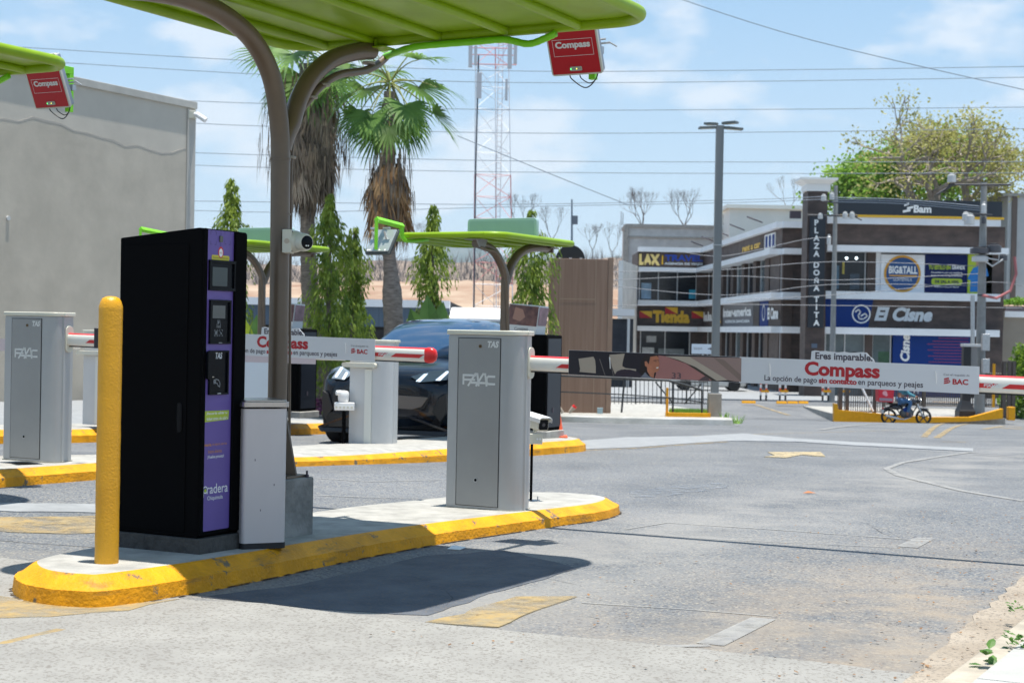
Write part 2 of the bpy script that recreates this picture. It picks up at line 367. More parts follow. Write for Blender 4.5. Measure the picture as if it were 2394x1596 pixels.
def slab_mat(name, a, b, sc=3.):
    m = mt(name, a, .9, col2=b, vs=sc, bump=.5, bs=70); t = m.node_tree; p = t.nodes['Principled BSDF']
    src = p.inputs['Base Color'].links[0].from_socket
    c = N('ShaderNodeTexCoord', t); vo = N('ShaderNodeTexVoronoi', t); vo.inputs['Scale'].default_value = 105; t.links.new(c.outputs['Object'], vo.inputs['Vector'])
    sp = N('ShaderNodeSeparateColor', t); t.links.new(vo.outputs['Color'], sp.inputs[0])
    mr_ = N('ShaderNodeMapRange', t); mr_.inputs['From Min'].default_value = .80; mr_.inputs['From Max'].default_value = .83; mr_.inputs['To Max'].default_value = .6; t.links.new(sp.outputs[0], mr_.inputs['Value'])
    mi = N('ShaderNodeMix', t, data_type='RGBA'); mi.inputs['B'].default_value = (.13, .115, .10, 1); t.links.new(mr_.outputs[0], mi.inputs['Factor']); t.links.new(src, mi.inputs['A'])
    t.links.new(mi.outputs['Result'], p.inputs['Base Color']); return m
M_slab = slab_mat('road_concrete', (.235, .228, .213), (.285, .278, .26))
M_dust = slab_mat('dusty_concrete', (.27, .225, .175), (.36, .31, .25))
M_pave = mt('pavement_slab', (.37, .37, .35), .9, var=.12, vs=5, bump=.4, bs=50)
M_linew = mt('worn_white_line', (.33, .325, .31), .85, col2=(.25, .25, .25), vs=14, worn=(4, .30, .25))
M_liney = mt('worn_yellow_line', (.44, .30, .11), .85, col2=(.32, .26, .16), vs=12, worn=(3.5, .36, .12))
M_linec = mt('pale_concrete_strip', (.25, .26, .27), .9, var=.15, vs=5)
M_joint = mt('dark_joint', (.09, .10, .12), .9)
M_bitumen = mt('dark_asphalt_patch', (.135, .15, .175), .9, col2=(.20, .215, .24), vs=5, bump=.6, bs=60)
# terrain: one sheet to the horizon
ys = [-30, -12, -6] + [-2.6+i*.2 for i in range(162)] + [30+i for i in range(0, 70)] + [100+i*10 for i in range(0, 20)] + [300, 400, 600, 900, 1400, 2200, 3500, 6000, 9000]
xs = [-9000, -5000, -2500, -1200, -600, -300, -150, -90, -60, -45] + [-36+i*2 for i in range(12)] + [-12+i*.25 for i in range(97)] + [12.5+i*2 for i in range(14)] + [45, 60, 90, 150, 300, 600, 1200, 2500, 5000, 9000]
mb = MB(); nx = len(xs)
for Y in ys:
    for X in xs: mb.v.append((X, Y, g(X, Y)))
for j in range(len(ys)-1):
    for i in range(nx-1): mb.f.append((j*nx+i, j*nx+i+1, (j+1)*nx+i+1, (j+1)*nx+i)); mb.m.append(0)
mb.recalc = False
struct('asphalt_ground', mb, M_asph)
def zof(Y, k=1.): return .0012*k + .0003*Y*k
def strip(mb, pts, w, k=1., px=True, mi=0):
    P = [gnd(*p) if px else I2W(*p) for p in pts]; P = [Vector((p.x, p.y)) for p in P]
    Q = [P[0]]
    for a, b in zip(P, P[1:]):
        n_ = max(1, int((b-a).length/.35))
        for i in range(1, n_+1): Q.append(a+(b-a)*i/n_)
    vs = []
    for i, q in enumerate(Q):
        t = (Q[min(i+1, len(Q)-1)]-Q[max(i-1, 0)]).normalized(); s = Vector((-t.y, t.x)); 
        ww = w*(1+random.uniform(-.12, .12))/2
        for sg in (-1, 1):
            r = q+s*ww*sg; vs.append((r.x, r.y, g(r.x, r.y)+zof(r.y, k)))
    mb.add(vs, [(2*i, 2*i+2, 2*i+3, 2*i+1) for i in range(len(Q)-1)], mi)
def patch(name, pts, mat, k=1., px=True, jit=.0, cell=.4):
    P = [gnd(*p) if px else I2W(*p) for p in pts]; Q = []
    n_ = len(P)
    for i in range(n_):
        a, b = P[i], P[(i+1) % n_]; m_ = max(1, int((b-a).length/(.12 if jit else cell)))
        for j in range(m_):
            q = a+(b-a)*j/m_
            if jit and j: q = q+Vector((random.uniform(-jit, jit), random.uniform(-jit, jit), 0))
            Q.append((q.x, q.y, 0))
    bm = bmesh.new(); f = bm.faces.new([bm.verts.new(q) for q in Q])
    bmesh.ops.triangulate(bm, faces=[f])
    for _ in range(6):
        es = [e for e in bm.edges if e.calc_length() > cell*2]
        if not es: break
        bmesh.ops.subdivide_edges(bm, edges=es, cuts=1); bmesh.ops.triangulate(bm, faces=bm.faces[:])
    for v in bm.verts: v.co.z = g(v.co.x, v.co.y)+zof(v.co.y, k)
    bmesh.ops.recalc_face_normals(bm, faces=bm.faces[:])
    if sum(f.normal.z for f in bm.faces) < 0: bmesh.ops.reverse_faces(bm, faces=bm.faces[:])
    r_ = bmesh.ops.extrude_edge_only(bm, edges=[e for e in bm.edges if e.is_boundary])
    for v in [v for v in r_['geom'] if isinstance(v, bmesh.types.BMVert)]: v.co.z -= .012
    me = bpy.data.meshes.new(name); bm.to_mesh(me); bm.free(); me.materials.append(mat)
    o = bpy.data.objects.new(name, me); COL.objects.link(o); o['kind'] = 'structure'; return o
# foreground concrete apron and gutter
patch('concrete_apron', [(-30, 1300), (215, 1330), (430, 1402), (620, 1412), (800, 1436), (960, 1452), (1200, 1478), (1500, 1505), (1900, 1548), (2140, 1578), (2250, 1650), (1200, 1750), (-60, 1750)], M_slab, jit=.012)
patch('gutter_concrete', [(-1.34, 4.0), (-1.30, 5.3), (-1.37, 6.6), (-1.42, 8), (-1.5, 12), (-1.1, 12), (-1.1, 4.0)], M_dust, 1.5, px=False, jit=.02)
patch('yellow_lane_patch', [(993, 1456), (1100, 1466), (1165, 1469), (1350, 1397), (1205, 1397)], M_liney, 1.8, jit=.03)
patch('yellow_nose_patch', [(-40, 1390), (60, 1404), (160, 1422), (330, 1412), (420, 1402), (300, 1430), (120, 1444), (-40, 1450)], M_liney, 1.8, jit=.03)
patch('yellow_lane_band', [(-60, 1212), (215, 1208), (330, 1210), (330, 1240), (150, 1250), (-60, 1240)], M_liney, 1.4, jit=.02)
patch('pale_strip', [(-60, 1176), (215, 1180), (330, 1185), (330, 1200), (-60, 1196)], M_linec, 1.4, jit=.02)
patch('concrete_road_strip', [(1338, 1032), (1464, 1023), (1632, 1020), (1739, 1014), (1862, 1026), (2000, 1034), (2275, 1049), (2275, 1056), (2000, 1042), (1862, 1033), (1708, 1031), (1494, 1046), (1338, 1052)], M_linec, 1.2)
patch('island_side_strip', [(745, 1042), (860, 1034), (980, 1030), (1100, 1022), (1100, 1034), (760, 1060)], M_linec, 1.2)
patch('dark_patch_strip', [(740, 1200), (1020, 1180), (1040, 1190), (760, 1216)], M_bitumen, 1.2, jit=.02)
patch('worn_pale_patch', [(1470, 1152), (1560, 1138), (1690, 1128), (1700, 1140), (1560, 1160), (1480, 1163)], mt('worn_patch', (.24, .27, .31), .9, var=.15, vs=6, worn=(5, .46, .0)), 1.1, jit=.03)
patch('canopy_shade_patch', [(470, 1396), (700, 1368), (990, 1300), (1180, 1288), (1350, 1330), (1180, 1380), (1000, 1440), (800, 1428), (600, 1408)], slab_mat('shade_toned_asphalt', (.062, .072, .09), (.11, .12, .14), 5), .8, jit=.02)  # asphalt colour darkened over the canopy's cast shadow to deepen it
mb = MB()
strip(mb, [(1462, 1238), (1560, 1222), (1800, 1238), (2180, 1266)], .022)
strip(mb, [(2165, 1258), (2120, 1280)], .11)
strip(mb, [(2120, 1282), (1700, 1262), (1440, 1246)], .014)
strip(mb, [(1360, 1410), (1600, 1425), (1805, 1442)], .014)
strip(mb, [(1785, 1446), (1660, 1508)], .10)
strip(mb, [(1660, 1510), (1540, 1512)], .05)
strip(mb, [(1920, 1005), (2075, 990)], .13)
strip(mb, [(2275, 1057), (2190, 1069), (2110, 1082), (2072, 1096), (2100, 1112), (2250, 1148), (2394, 1172)], .07)
strip(mb, [(1760, 1037), (2000, 1049), (2260, 1058), (2394, 1064)], .06)
strip(mb, [(745, 1158), (1020, 1166)], .03); strip(mb, [(735, 1118), (860, 1126), (1030, 1122)], .02)
strip(mb, [(700, 1046), (760, 1040), (780, 1030)], .2)
mb.recalc = False; struct('worn_white_markings', mb, M_linew)
mb = MB()
strip(mb, [(-20, 1512), (150, 1470), (360, 1416)], .045)
strip(mb, [(1342, 1055), (1494, 1048), (1600, 1040), (1700, 1033)], .07)
strip(mb, [(2160, 1022), (2215, 988)], .12); strip(mb, [(2190, 1024), (2275, 988)], .12)
strip(mb, [(1300, 1022), (1350, 1022)], .2); strip(mb, [(1765, 946), (1845, 971)], .16)
strip(mb, [(1620, 1020), (1900, 1012), (2100, 1006)], .06); strip(mb, [(2200, 1033), (2260, 1034)], .12); strip(mb, [(2330, 1000), (2394, 1004)], .3)
strip(mb, [(2300, 1004), (2350, 996), (2394, 1000)], .15)
mb.recalc = False; struct('worn_yellow_markings', mb, M_liney)
patch('road_arrow', [(1786, 1069), (1812, 1066), (1795, 1058), (1918, 1058), (1929, 1068), (1906, 1067), (1875, 1064), (1837, 1071)], mt('arrow_paint', (.58, .46, .26), .85, var=.1, vs=9, worn=(10, .40, .3)), 1.6)
mb = MB(); strip(mb, [(1740, 1034), (1870, 1041)], .05, 2); strip(mb, [(2275, 1063), (2394, 1069)], .05, 2); strip(mb, [(-30, 1342), (60, 1356)], .03); strip(mb, [(-60, 1256), (330, 1286)], .012)
mb.recalc = False; struct('road_joints', mb, M_joint)
mb = MB(); random.seed(4)
for x_, y_, dx, dy, n_ in ((1130, 1330, 52, 4, 7), (760, 1330, 60, 8, 6), (1800, 1200, 50, 7, 8), (900, 1500, 70, 12, 8), (100, 1290, 60, 6, 4)):
    P_ = [(x_, y_)]
    for i in range(n_): P_.append((P_[-1][0]+dx*random.uniform(.5, 1.3), P_[-1][1]+dy+random.uniform(-13, 13)))
    strip(mb, P_, .004, .8)
    k_ = random.randrange(2, n_-1); a_ = P_[k_]; strip(mb, [a_, (a_[0]+random.uniform(-30, 50), a_[1]+random.uniform(12, 26)), (a_[0]+random.uniform(-10, 90), a_[1]+random.uniform(28, 48))], .005, .8)
mb.recalc = False; struct('road_cracks', mb, mt('crack_dark', (.05, .05, .055), .95, worn=(9, .40, .1)))
patch('worn_lane_concrete', [(-40, 1150), (215, 1138), (330, 1145), (330, 1175), (-40, 1172)], M_linec, 1.1, jit=.02) if False else None
# ---------------------------------------------------------------- kerbed islands
def catmull(P, k=6):
    o = []; n_ = len(P)
    for i in range(n_):
        a, b, c, d = (Vector(P[(i+j) % n_]) for j in (-1, 0, 1, 2))
        for s in range(k):
            t = s/k; o.append(.5*((2*b)+(c-a)*t+(2*a-5*b+4*c-d)*t*t+(-a+3*b-3*c+d)*t*t*t))
    return o
def island(name, out, ztop, mats=None, k=6, prof=((0, 0), (.012, .55), (.035, .64), (.085, .93), (.105, 1.)), jit=.0028):
    P = catmull([(a, b) for a, b in out], k); n_ = len(P)
    area = sum(P[i].x*P[(i+1) % n_].y-P[(i+1) % n_].x*P[i].y for i in range(n_))
    if area < 0: P.reverse()
    vs = []; rows = []
    for off, h in prof:
        row = []
        for i in range(n_):
            t = (P[(i+1) % n_]-P[i-1]).normalized(); nn = Vector((-t.y, t.x))
            q = P[i]+nn*(off+random.uniform(-jit, jit)*(1 if h < 1 else .5))
            w = I2W(q.x, q.y); gz = g(w.x, w.y); zt = ztop(w.x, w.y)
            z = (gz-.03 if h == 0 else gz+(zt-gz)*h)+(random.uniform(-jit, jit)*.5 if 0 < h < 1 else 0)
            row.append(len(vs)); vs.append((w.x, w.y, z))
        rows.append(row)
    mb = MB(); mb.v = vs
    for a, b in zip(rows, rows[1:]):
        for i in range(n_): mb.f.append((a[i], a[(i+1) % n_], b[(i+1) % n_], b[i])); mb.m.append(0)
    mb.f.append(tuple(rows[-1])); mb.m.append(1)
    o = struct(name, mb, mats or [M_yel, M_conc]); o.data.shade_smooth(); o.data.set_sharp_from_angle(angle=R(24)); return o
A_OUT = [(-4.49, 4.976), (-4.44, 5.4), (-4.44, 5.9), (-4.47, 6.7), (-4.45, 7.5), (-4.38, 8.2), (-4.31, 8.8), (-4.25, 9.33), (-4.34, 9.80), (-4.55, 10.06), (-4.80, 10.12), (-5.05, 10.05), (-5.33, 9.7), (-5.5, 8.5), (-5.52, 7.8), (-5.42, 6.5), (-5.32, 5.6), (-5.22, 5.2), (-5.05, 5.0), (-4.85, 4.89), (-4.65, 4.88)]
island('kerb_island', A_OUT, lambda X, Y: .13-.0197*Y, k=14)
def zB(X, Y): return .145-.0197*Y+.10*(1-sstep(11.5, 15, Y))
island('kerb_island', [(-8.02, 5.2), (-8.0, 7), (-8.0, 9.5), (-8.04, 12), (-7.97, 14), (-7.86, 16), (-7.88, 16.7), (-8.1, 17.15), (-8.6, 17.45), (-9.2, 17.3), (-9.45, 16.6), (-9.45, 14), (-9.45, 9), (-9.4, 5.4), (-9.1, 4.9), (-8.4, 4.9)], zB, k=8)
def zC(X, Y): return g(X, Y)+.15
island('kerb_island', [(-12.9, 9), (-12.85, 13), (-12.85, 17), (-12.9, 19.5), (-13.2, 20.2), (-13.9, 20.2), (-14.2, 19.5), (-14.2, 15), (-14.2, 9), (-13.9, 8.3), (-13.2, 8.3)], zC)
_o = catmull(A_OUT, 16); mb = MB(); random.seed(5)
for i in range(len(_o)):
    if random.random() < .35: continue
    a, b = _o[i], _o[(i+1) % len(_o)]; t = (b-a).normalized(); nn = Vector((t.y, -t.x)); area_ = 1
    w0, w1 = random.uniform(.004, .016), random.uniform(.004, .016)
    q = [I2W(*(a-nn*.01)), I2W(*(b-nn*.01)), I2W(*(b+nn*w1)), I2W(*(a+nn*w0))]
    mb.add([(p.x, p.y, g(p.x, p.y)+.0045) for p in q], [(0, 1, 2, 3)])
mb.recalc = False; struct('kerb_base_gap', mb, mt('gap_dirt', (.05, .035, .02), .95))
# right-hand pavement with a low kerb
mb = MB(); mbk = MB(); 
for i in range(26):
    d0 = 2.+i*.62; d1 = d0+.612
    for k_, (n0, n1) in enumerate(((-1.02, -.42), (-.414, .2), (.206, .8), (.806, 1.4))):
        q = [I2W(a, b) for a, b in ((n0, d0), (n1, d0), (n1, d1), (n0, d1))]
        mb.add([(p.x, p.y, g(p.x, p.y)+.0) for p in q]+[(p.x, p.y, g(p.x, p.y)+.078+.002*((i*3+k_) % 3)) for p in q], [(4, 5, 6, 7), (0, 1, 5, 4), (1, 2, 6, 5), (2, 3, 7, 6), (3, 0, 4, 7)])
    q = [I2W(a, b) for a, b in ((-1.13, d0), (-1.025, d0), (-1.025, d0+.62), (-1.13, d0+.62))]
    mbk.add([(p.x, p.y, g(p.x, p.y)-.02) for p in q]+[(p.x, p.y, g(p.x, p.y)+.066) for p in q], [(4, 5, 6, 7), (0, 1, 5, 4), (1, 2, 6, 5), (2, 3, 7, 6), (3, 0, 4, 7)])
struct('pavement', mb, M_pave, smooth=False); struct('pavement_kerb', mbk, mt('kerb_stone', (.36, .32, .26), .9, var=.2, vs=8, bump=.5, bs=40), smooth=False, bevel=.012)
# walkway and planting soil past the lanes, on the left
patch('walkway', [(-24.4, 6), (-15.2, 6), (-15.2, 30), (-17, 44), (-24.4, 44)], M_linec, 1.0, px=False, cell=1.2)
# median kerb at the foot of the brown pylon
med = []
def med_pt(x, Y, dz=0.): p = at(x, 970, Y); return p.x, Y
MED = [med_pt(1180, 40), med_pt(1230, 36.5), med_pt(1300, 34.6), med_pt(1450, 33.7), med_pt(1600, 33.6), med_pt(1700, 33.9), med_pt(1728, 34.8), med_pt(1700, 37), med_pt(1640, 41), med_pt(1500, 45), med_pt(1250, 46)]
inv = [((x*NV.x+y*NV.y), (x*DV.x+y*DV.y)) for x, y in MED]
def zM(X, Y): return g(X, min(Y, 38))+.15
M_kst = mt('median_kerb_stone', (.34, .34, .32), .9, col2=(.50, .50, .48), vs=1.6, bump=.5, bs=20)
island('median_island', inv, zM, mats=[M_kst, M_conc], prof=((0, 0), (.02, .8), (.06, 1.)), jit=.01)
# hills and mountains
def ridge(name, Y, x0, x1, base, hf, mat, depth=.25, n_=160, rows=14):
    mb = MB()
    for j in range(rows+1):
        v = j/rows
        for i in range(n_+1):
            X = x0+(x1-x0)*i/n_; yy = Y*(1+depth*v)
            hh = hf(X/Y)*math.sin(v*math.pi/2)**.8
            hh *= 1+.30*noise.fractal(Vector((X/Y*9, v*3, Y*.01)), 1, 2, 5)*(v if v < 1 else 1)
            mb.v.append((X, yy, base+hh))
    for j in range(rows):
        for i in range(n_):
            a = j*(n_+1)+i; mb.f.append((a, a+1, a+n_+2, a+n_+1)); mb.m.append(0)
    mb.recalc = False
    return struct(name, mb, mat)
M_mt = mt('far_mountain', (.07, .10, .10), .95, col2=(.13, .14, .13), vs=.004)
M_hill = mt('dry_hill', (.16, .12, .085), .95, col2=(.33, .24, .16), vs=.02, bump=.6, bs=.3)
def hfm(u):   # u = X/Y ; elevation of the ridge in px above the true horizon
    P = [(-.6, 150), (-.35, 170), (-.2, 205), (-.12, 225), (-.07, 250), (-.035, 275), (-.01, 240), (.02, 225), (.045, 240), (.07, 262), (.10, 235), (.13, 200), (.2, 150), (.4, 120), (.7, 120)]
    return lerpt(P, u)/FPX
ridge('mountain_range', 5200, -4200, 4200, -60, lambda u: hfm(u)*5200, M_mt)
def hfh(u): return lerpt([(-.5, 90), (-.2, 100), (-.05, 128), (.02, 120), (.07, 150), (.12, 120), (.3, 100)], u)/FPX
ridge('dry_hillside', 420, -260, 160, -6, lambda u: hfh(u)*420*1.25, M_hill)
# ================================================================ helpers for measuring on a thing's own faces
def loc_of(t, p):
    q = Matrix.Rotation(-t.rotation_euler[2], 3, 'Z') @ (p-Vector(t.location)); q = q/t.scale[0]; b = BASE[t.name]
    return Vector((q.x+b[0], q.y+b[1], q.z+b[2]))
def _hit(t, x, y, ax, val):
    a = Matrix.Rotation(t.rotation_euler[2], 3, 'Z') @ Vector(ax)
    b = BASE[t.name]; o = Vector(t.location)+(a*((val-(b[0] if ax[0] else b[1]))*t.scale[0]))
    return loc_of(t, plane_hit(x, y, a, o.dot(a)))
def hF(t, x, y, val): p = _hit(t, x, y, (0, 1, 0), val); return p.x, p.z
def hR(t, x, y, val): p = _hit(t, x, y, (1, 0, 0), val); return p.y, p.z
# ================================================================ yellow bollard
mb = MB(); b0 = (-4.70, 5.19, .15); rb = .0505
prof = [(rb, -.02)]+[(rb+random.uniform(-.0006, .0006), .02+i*.04) for i in range(26)]+[(rb, 1.085), (rb*.99, 1.10), (rb*.86, 1.122), (rb*.70, 1.135), (rb*.4, 1.142), (.001, 1.144)]
mb.lathe(prof, (b0[0], b0[1], b0[2]), 40)
solo('bollard', 'chipped yellow steel pipe bollard standing on the rounded kerb end before the black kiosk', 'bollard', mb,
     mt('bollard_paint', (.68, .33, .008), .38, var=.10, vs=5, bump=.35, bs=110, wear=((.30, .18, .02), 26, .67)), b0, 'A')
# ================================================================ pay kiosk
M_pur = mt('purple_vinyl', (.125, .078, .31), .42, var=.08, vs=2)
M_lime = mt('lime_label', (.42, .52, .03), .45); M_orng = mt('orange_ink', (.62, .26, .06), .5)
M_scr = mt('dim_lcd', (.035, .050, .050), .18); M_scr2 = mt('pale_lcd', (.10, .105, .10), .2)
K = thing('pay_kiosk', 'tall black parking pay kiosk with purple front, screen and card readers', 'pay kiosk', (-4.82, 5.82, .15), 'A')
mb = MB(); mb.prism([(-5.075, .222), (-4.602, .222), (-4.592, .232), (-4.592, 1.600), (-4.600, 1.620), (-4.620, 1.630), (-5.082, 1.588)], FR(0), -5.965, -5.668)
part(K, 'housing', mb, M_black, bevel=.006)
mb = MB(); mb.box(-5.062, -4.672, 5.6645, 5.667, .245, 1.555); part(K, 'side_door', mb, M_black, bevel=.001)
dr = mb
mb = MB(); mb.rrect(-4.722, -4.694, .70, .835, .013, FR(5.6635), 0, .003); mb.rrect(-4.7175, -4.6985, .706, .829, .009, FR(5.6605), 0, .001); part(K, 'door_handle', mb, M_blackg)
mb = MB(); mb.prism([(-5.085, .15), (-4.565, .15), (-4.570, .222), (-4.585, .2215), (-5.07, .2215)], FR(0), -6.0, -5.645)
part(K, 'plinth', mb, mt('damp_dark_concrete', (.055, .052, .048), .85, var=.4, vs=12, bump=.8, bs=50), bevel=.004)
xf = -4.590
mb = MB(); mb.rrect(5.692, 5.880, .252, 1.622, .006, RT(xf), 0, .004); part(K, 'front_panel', mb, M_pur)
mb = MB(); mb.rrect(5.880, 5.967, .236, 1.624, .016, RT(xf), 0, .016); part(K, 'edge_frame', mb, M_black, bevel=.004)
mb = MB(); mb.rrect(5.664, 5.691, .236, 1.628, .010, RT(xf), 0, .007); part(K, 'corner_trim', mb, M_black, bevel=.003)
X = xf+.004
q = lambda x, y: hR(K, x, y, X)
def qbox(x0, y0, x1, y1):
    xm, ym = (x0+x1)/2, (y0+y1)/2
    return q(x0, ym)[0], q(x1, ym)[0], q(xm, y1)[1], q(xm, y0)[1]
def bezel(nm, bx, r=.003, w=.013, dep=.012):
    a, b, c, d = bx; mb = MB(); mb.rrect(a, b, c, c+w, r, RT(X), 0, dep); mb.rrect(a, b, d-w, d, r, RT(X), 0, dep)
    mb.box(X, X+dep-.0005, a+.0003, a+w, c+w*.6, d-w*.6); mb.box(X, X+dep-.0005, b-w, b-.0003, c+w*.6, d-w*.6); mb.rrect(a+w*.5, b-w*.5, c+w*.5, d-w*.5, r, RT(X), 0, .003)
    return part(K, nm, mb, M_blackg, bevel=.0008)
s1 = bezel('screen_housing', qbox(486.5, 609, 548, 680)); a, b, c, d = qbox(495, 625, 530, 669)
mb = MB(); mb.rrect(a, b, c, d, .002, RT(X), .004, .0045); part(s1, 'screen', mb, M_scr)
s2 = bezel('ticket_reader', qbox(487.5, 701, 536.5, 804), w=.010); a, b, c, d = qbox(495.5, 714, 525, 744)
mb = MB(); mb.rrect(a, b, c, d, .002, RT(X), .004, .0045); part(s2, 'small_screen', mb, M_scr2)
mb = MB(); e = .0045; mp_ = RT(X)
u, v = q(509.5, 757); mb.stroke([(u-.014, v-.016), (u+.014, v-.016), (u+.009, v+.016), (u-.009, v+.016)], .0016, mp_, e, closed=True)
mb.text('P', mp_, u, v-.002, h=.014, e=e, align='c', bold=.02); mb.text('TICKET', mp_, u, v-.013, w=.022, h=.006, e=e, align='c')
for cx in (503.5, 514.5):
    u, v = q(cx, 778)
    for sx in (-1, 1):
        for sy in (-1, 1): mb.stroke([(u+sx*.012, v+sy*.006), (u+sx*.012, v+sy*.014), (u+sx*.005, v+sy*.014)], .0014, mp_, e)
    if cx < 510:
        for k in range(5): mb.stroke([(u-.007+k*.0035, v-.008), (u-.007+k*.0035, v+.008)], .0018, mp_, e)
    else: mb.stroke([(u-.006, v+.006), (u+.005, v-.005)], .002, mp_, e); mb.stroke([(u+.005, v+.002), (u+.005, v-.006), (u-.003, v-.006)], .002, mp_, e)
u, v = q(510, 801); mb.stroke([(u-.012, v), (u+.012, v)], .003, mp_, .0135)
part(s2, 'printed_icon', mb, mt('icon_grey', (.30, .32, .34), .5), smooth=False)
s3 = bezel('card_reader', qbox(486, 819, 531, 922), w=.009)
mb = MB(); u, v = q(507.5, 838.5); mb.text('TAS', mp_, u+.004, v, w=.050, h=.030, e=e, bold=.03, shear=.12, align='c')
u, v = q(506, 893)
mb.stroke([(u-.010, v+.014), (u+.010, v+.010), (u+.020, v-.006), (u+.018, v-.022), (u+.008, v-.018), (u+.002, v-.006), (u-.012, v-.004)], .0015, mp_, e, closed=True)
for k in (0, 1, 2): mb.stroke([(u-.015-.004*k, v+.010+.002*k), (u-.017-.004*k, v+.003), (u-.015-.004*k, v-.004-.002*k)], .0013, mp_, e)
u, v = q(507, 919); mb.stroke([(u-.012, v), (u+.012, v)], .003, mp_, .0135)
part(s3, 'printed_icon', mb, mt('icon_white', (.62, .64, .66), .5), smooth=False)
a, b, c, d = qbox(480.5, 821, 494.5, 886); mb = MB(); mb.rrect(a-.004, b-.004, c, d, .006, RT(X), .006, .020); fl = part(K, 'card_holder', mb, M_blackg, bevel=.001)
mb = MB(); mb.box(X+.020, X+.0208, b-.018, b-.006, c+.008, c+.013); part(fl, 'status_window', mb, mt('warm_grey_lens', (.45, .38, .30), .3))
mb = MB(); a, b, c, d = qbox(478, 959, 535, 985); mb.poly([(a, c), (b-.004, c+.006), (b, d-.002), (a, d)], mp_, .0006); part(K, 'reminder_sticker', mb, M_lime)
mb = MB(); mb.text('¡Recuerda validar tu', mp_, (a+b)/2, (c+d)/2+.005, w=(b-a)*.84, h=.015, e=.0012, align='c', bold=.012)
mb.text('ticket antes de salir!', mp_, (a+b)/2, (c+d)/2-.018, w=(b-a)*.84, h=.015, e=.0012, align='c', bold=.012)
for k in range(1): mb.stroke([(b-.014, c+.012), (b-.008, c+.012)], .0015, mp_, .0012); mb.stroke([(b-.011, c+.009), (b-.011, c+.015)], .0015, mp_, .0012)
u, v = q(504, 1069); mb.text('¡Vuelve pronto!', mp_, u, v-.006, w=.118, h=.019, e=.0008, align='c', bold=.015)
u, v = q(502, 1143); u0 = q(476, 1143)[0]
mb.text('radera', mp_, u0+.022, v-.018, w=.152, h=.044, e=.0008, bold=.004)
mb.ring((u0+.011, v+.002), .0145, .005, mp_, .0008); mb.stroke([(u0-.001, v), (u0-.001, v-.030)], .005, mp_, .0008)
mb.text('Chiquimula', mp_, u+.002, v-.052, w=.112, h=.024, e=.0008, align='c', bold=.008)
part(K, 'white_lettering', mb, M_wink, smooth=False)
mb = MB(); mb.disc((u0+.011, v-.001), .008, mp_, .0012); part(K, 'logo_dot', mb, M_lime)
mb = MB(); u, v = q(503, 1044); mb.text('La', mp_, u-.094, v+.004, w=.013, h=.014, e=.0008); mb.text('magia', mp_, u-.076, v, w=.048, h=.019, e=.0008, bold=.02); mb.text('te espera con los', mp_, u-.022, v+.003, w=.106, h=.016, e=.0008)
mb.text('brazos abiertos.', mp_, u, v-.027, w=.10, h=.016, e=.0008, align='c'); part(K, 'orange_lettering', mb, M_orng, smooth=False)
mb = MB(); u, v = q(516, 559); mb.stroke([(u, 1.620), (u, v)], .0014, mp_, .0008); mb.stroke([(u, v-.018), (u, v-.06)], .0014, mp_, .0008)
for cx in (499, 532):
    uu, vv = q(cx, 556)
    for sx in (-1, 1):
        for sy in (-1, 1): mb.stroke([(uu+sx*.020, vv+sy*.014), (uu+sx*.020, vv+sy*.030), (uu+sx*.009, vv+sy*.030)], .0016, mp_, .0008)
part(K, 'panel_seam', mb, mt('seam_dark', (.02, .012, .05), .6), smooth=False)
mb = MB(); mb.rrect(u-.011, u+.011, v-.014, v+.014, .003, mp_, .0005, .006); part(K, 'sensor_window', mb, mt('sensor_grey', (.09, .09, .07), .3), bevel=.0008)
u, v = q(516, 590); mb = MB(); mb.disc((u, v), .019, mp_, .0010, r2=.026); part(K, 'red_badge', mb, M_red)
mb = MB(); mb.disc((u, v-.002), .013, mp_, .0014, r2=.019); part(K, 'badge_centre', mb, M_wink)
mb = MB(); mb.text('hola', mp_, u, v-.006, w=.019, e=.0018, align='c'); part(K, 'badge_text', mb, M_dred, smooth=False)
a, b, c, d = qbox(494.5, 597, 536, 609); mb = MB(); mb.rrect(a, b, c, d, .008, mp_, .0009); part(K, 'help_sticker', mb, mt('help_yellow', (.60, .52, .03), .45))
mb = MB(); mb.text('Presiona si necesitas ayuda', mp_, (a+b)/2, (c+d)/2-.004, w=(b-a)*.88, h=.008, e=.0014, align='c'); part(K, 'sticker_text', mb, M_ink, smooth=False)
# ================================================================ steel litter bin
_b = at(616, 1277, 7.55); _b.z = .13-.0197*_b.y
T = thing('litter_bin', 'slim brushed steel litter bin standing beside the black kiosk', 'litter bin', tuple(_b), 'W', rz=R(24), local=True)
mb = MB(); mb.prism(rr(-.108, .108, 0, .25, .022, 8), TP(0), .028, .668); part(T, 'body', mb, mt('satin_steel', (.56, .52, .51), .45, .12, var=.05, vs=2, stretch=(1, 1, .3)), ang=50)
mb = MB(); mb.prism(rr(-.118, .118, -.012, .262, .03, 8), TP(0), .676, .702); mb.prism(rr(-.108, .108, -.002, .252, .025, 8), TP(0), .7022, .710); part(T, 'lid', mb, mt('lid_steel', (.42, .40, .39), .22, .85), bevel=.002)
mb = MB(); mb.prism(rr(-.110, .110, -.002, .252, .022, 8), TP(0), 0, .027); part(T, 'rubber_base', mb, mt('black_rubber', (.012, .012, .014), .6))
mb = MB()
for x_, z_ in ((-.05, .42), (.045, .30), (-.02, .18)): mb.box(x_, x_+.003, -.002, .001, z_, z_+.010)
part(T, 'paint_chip', mb, M_ink)
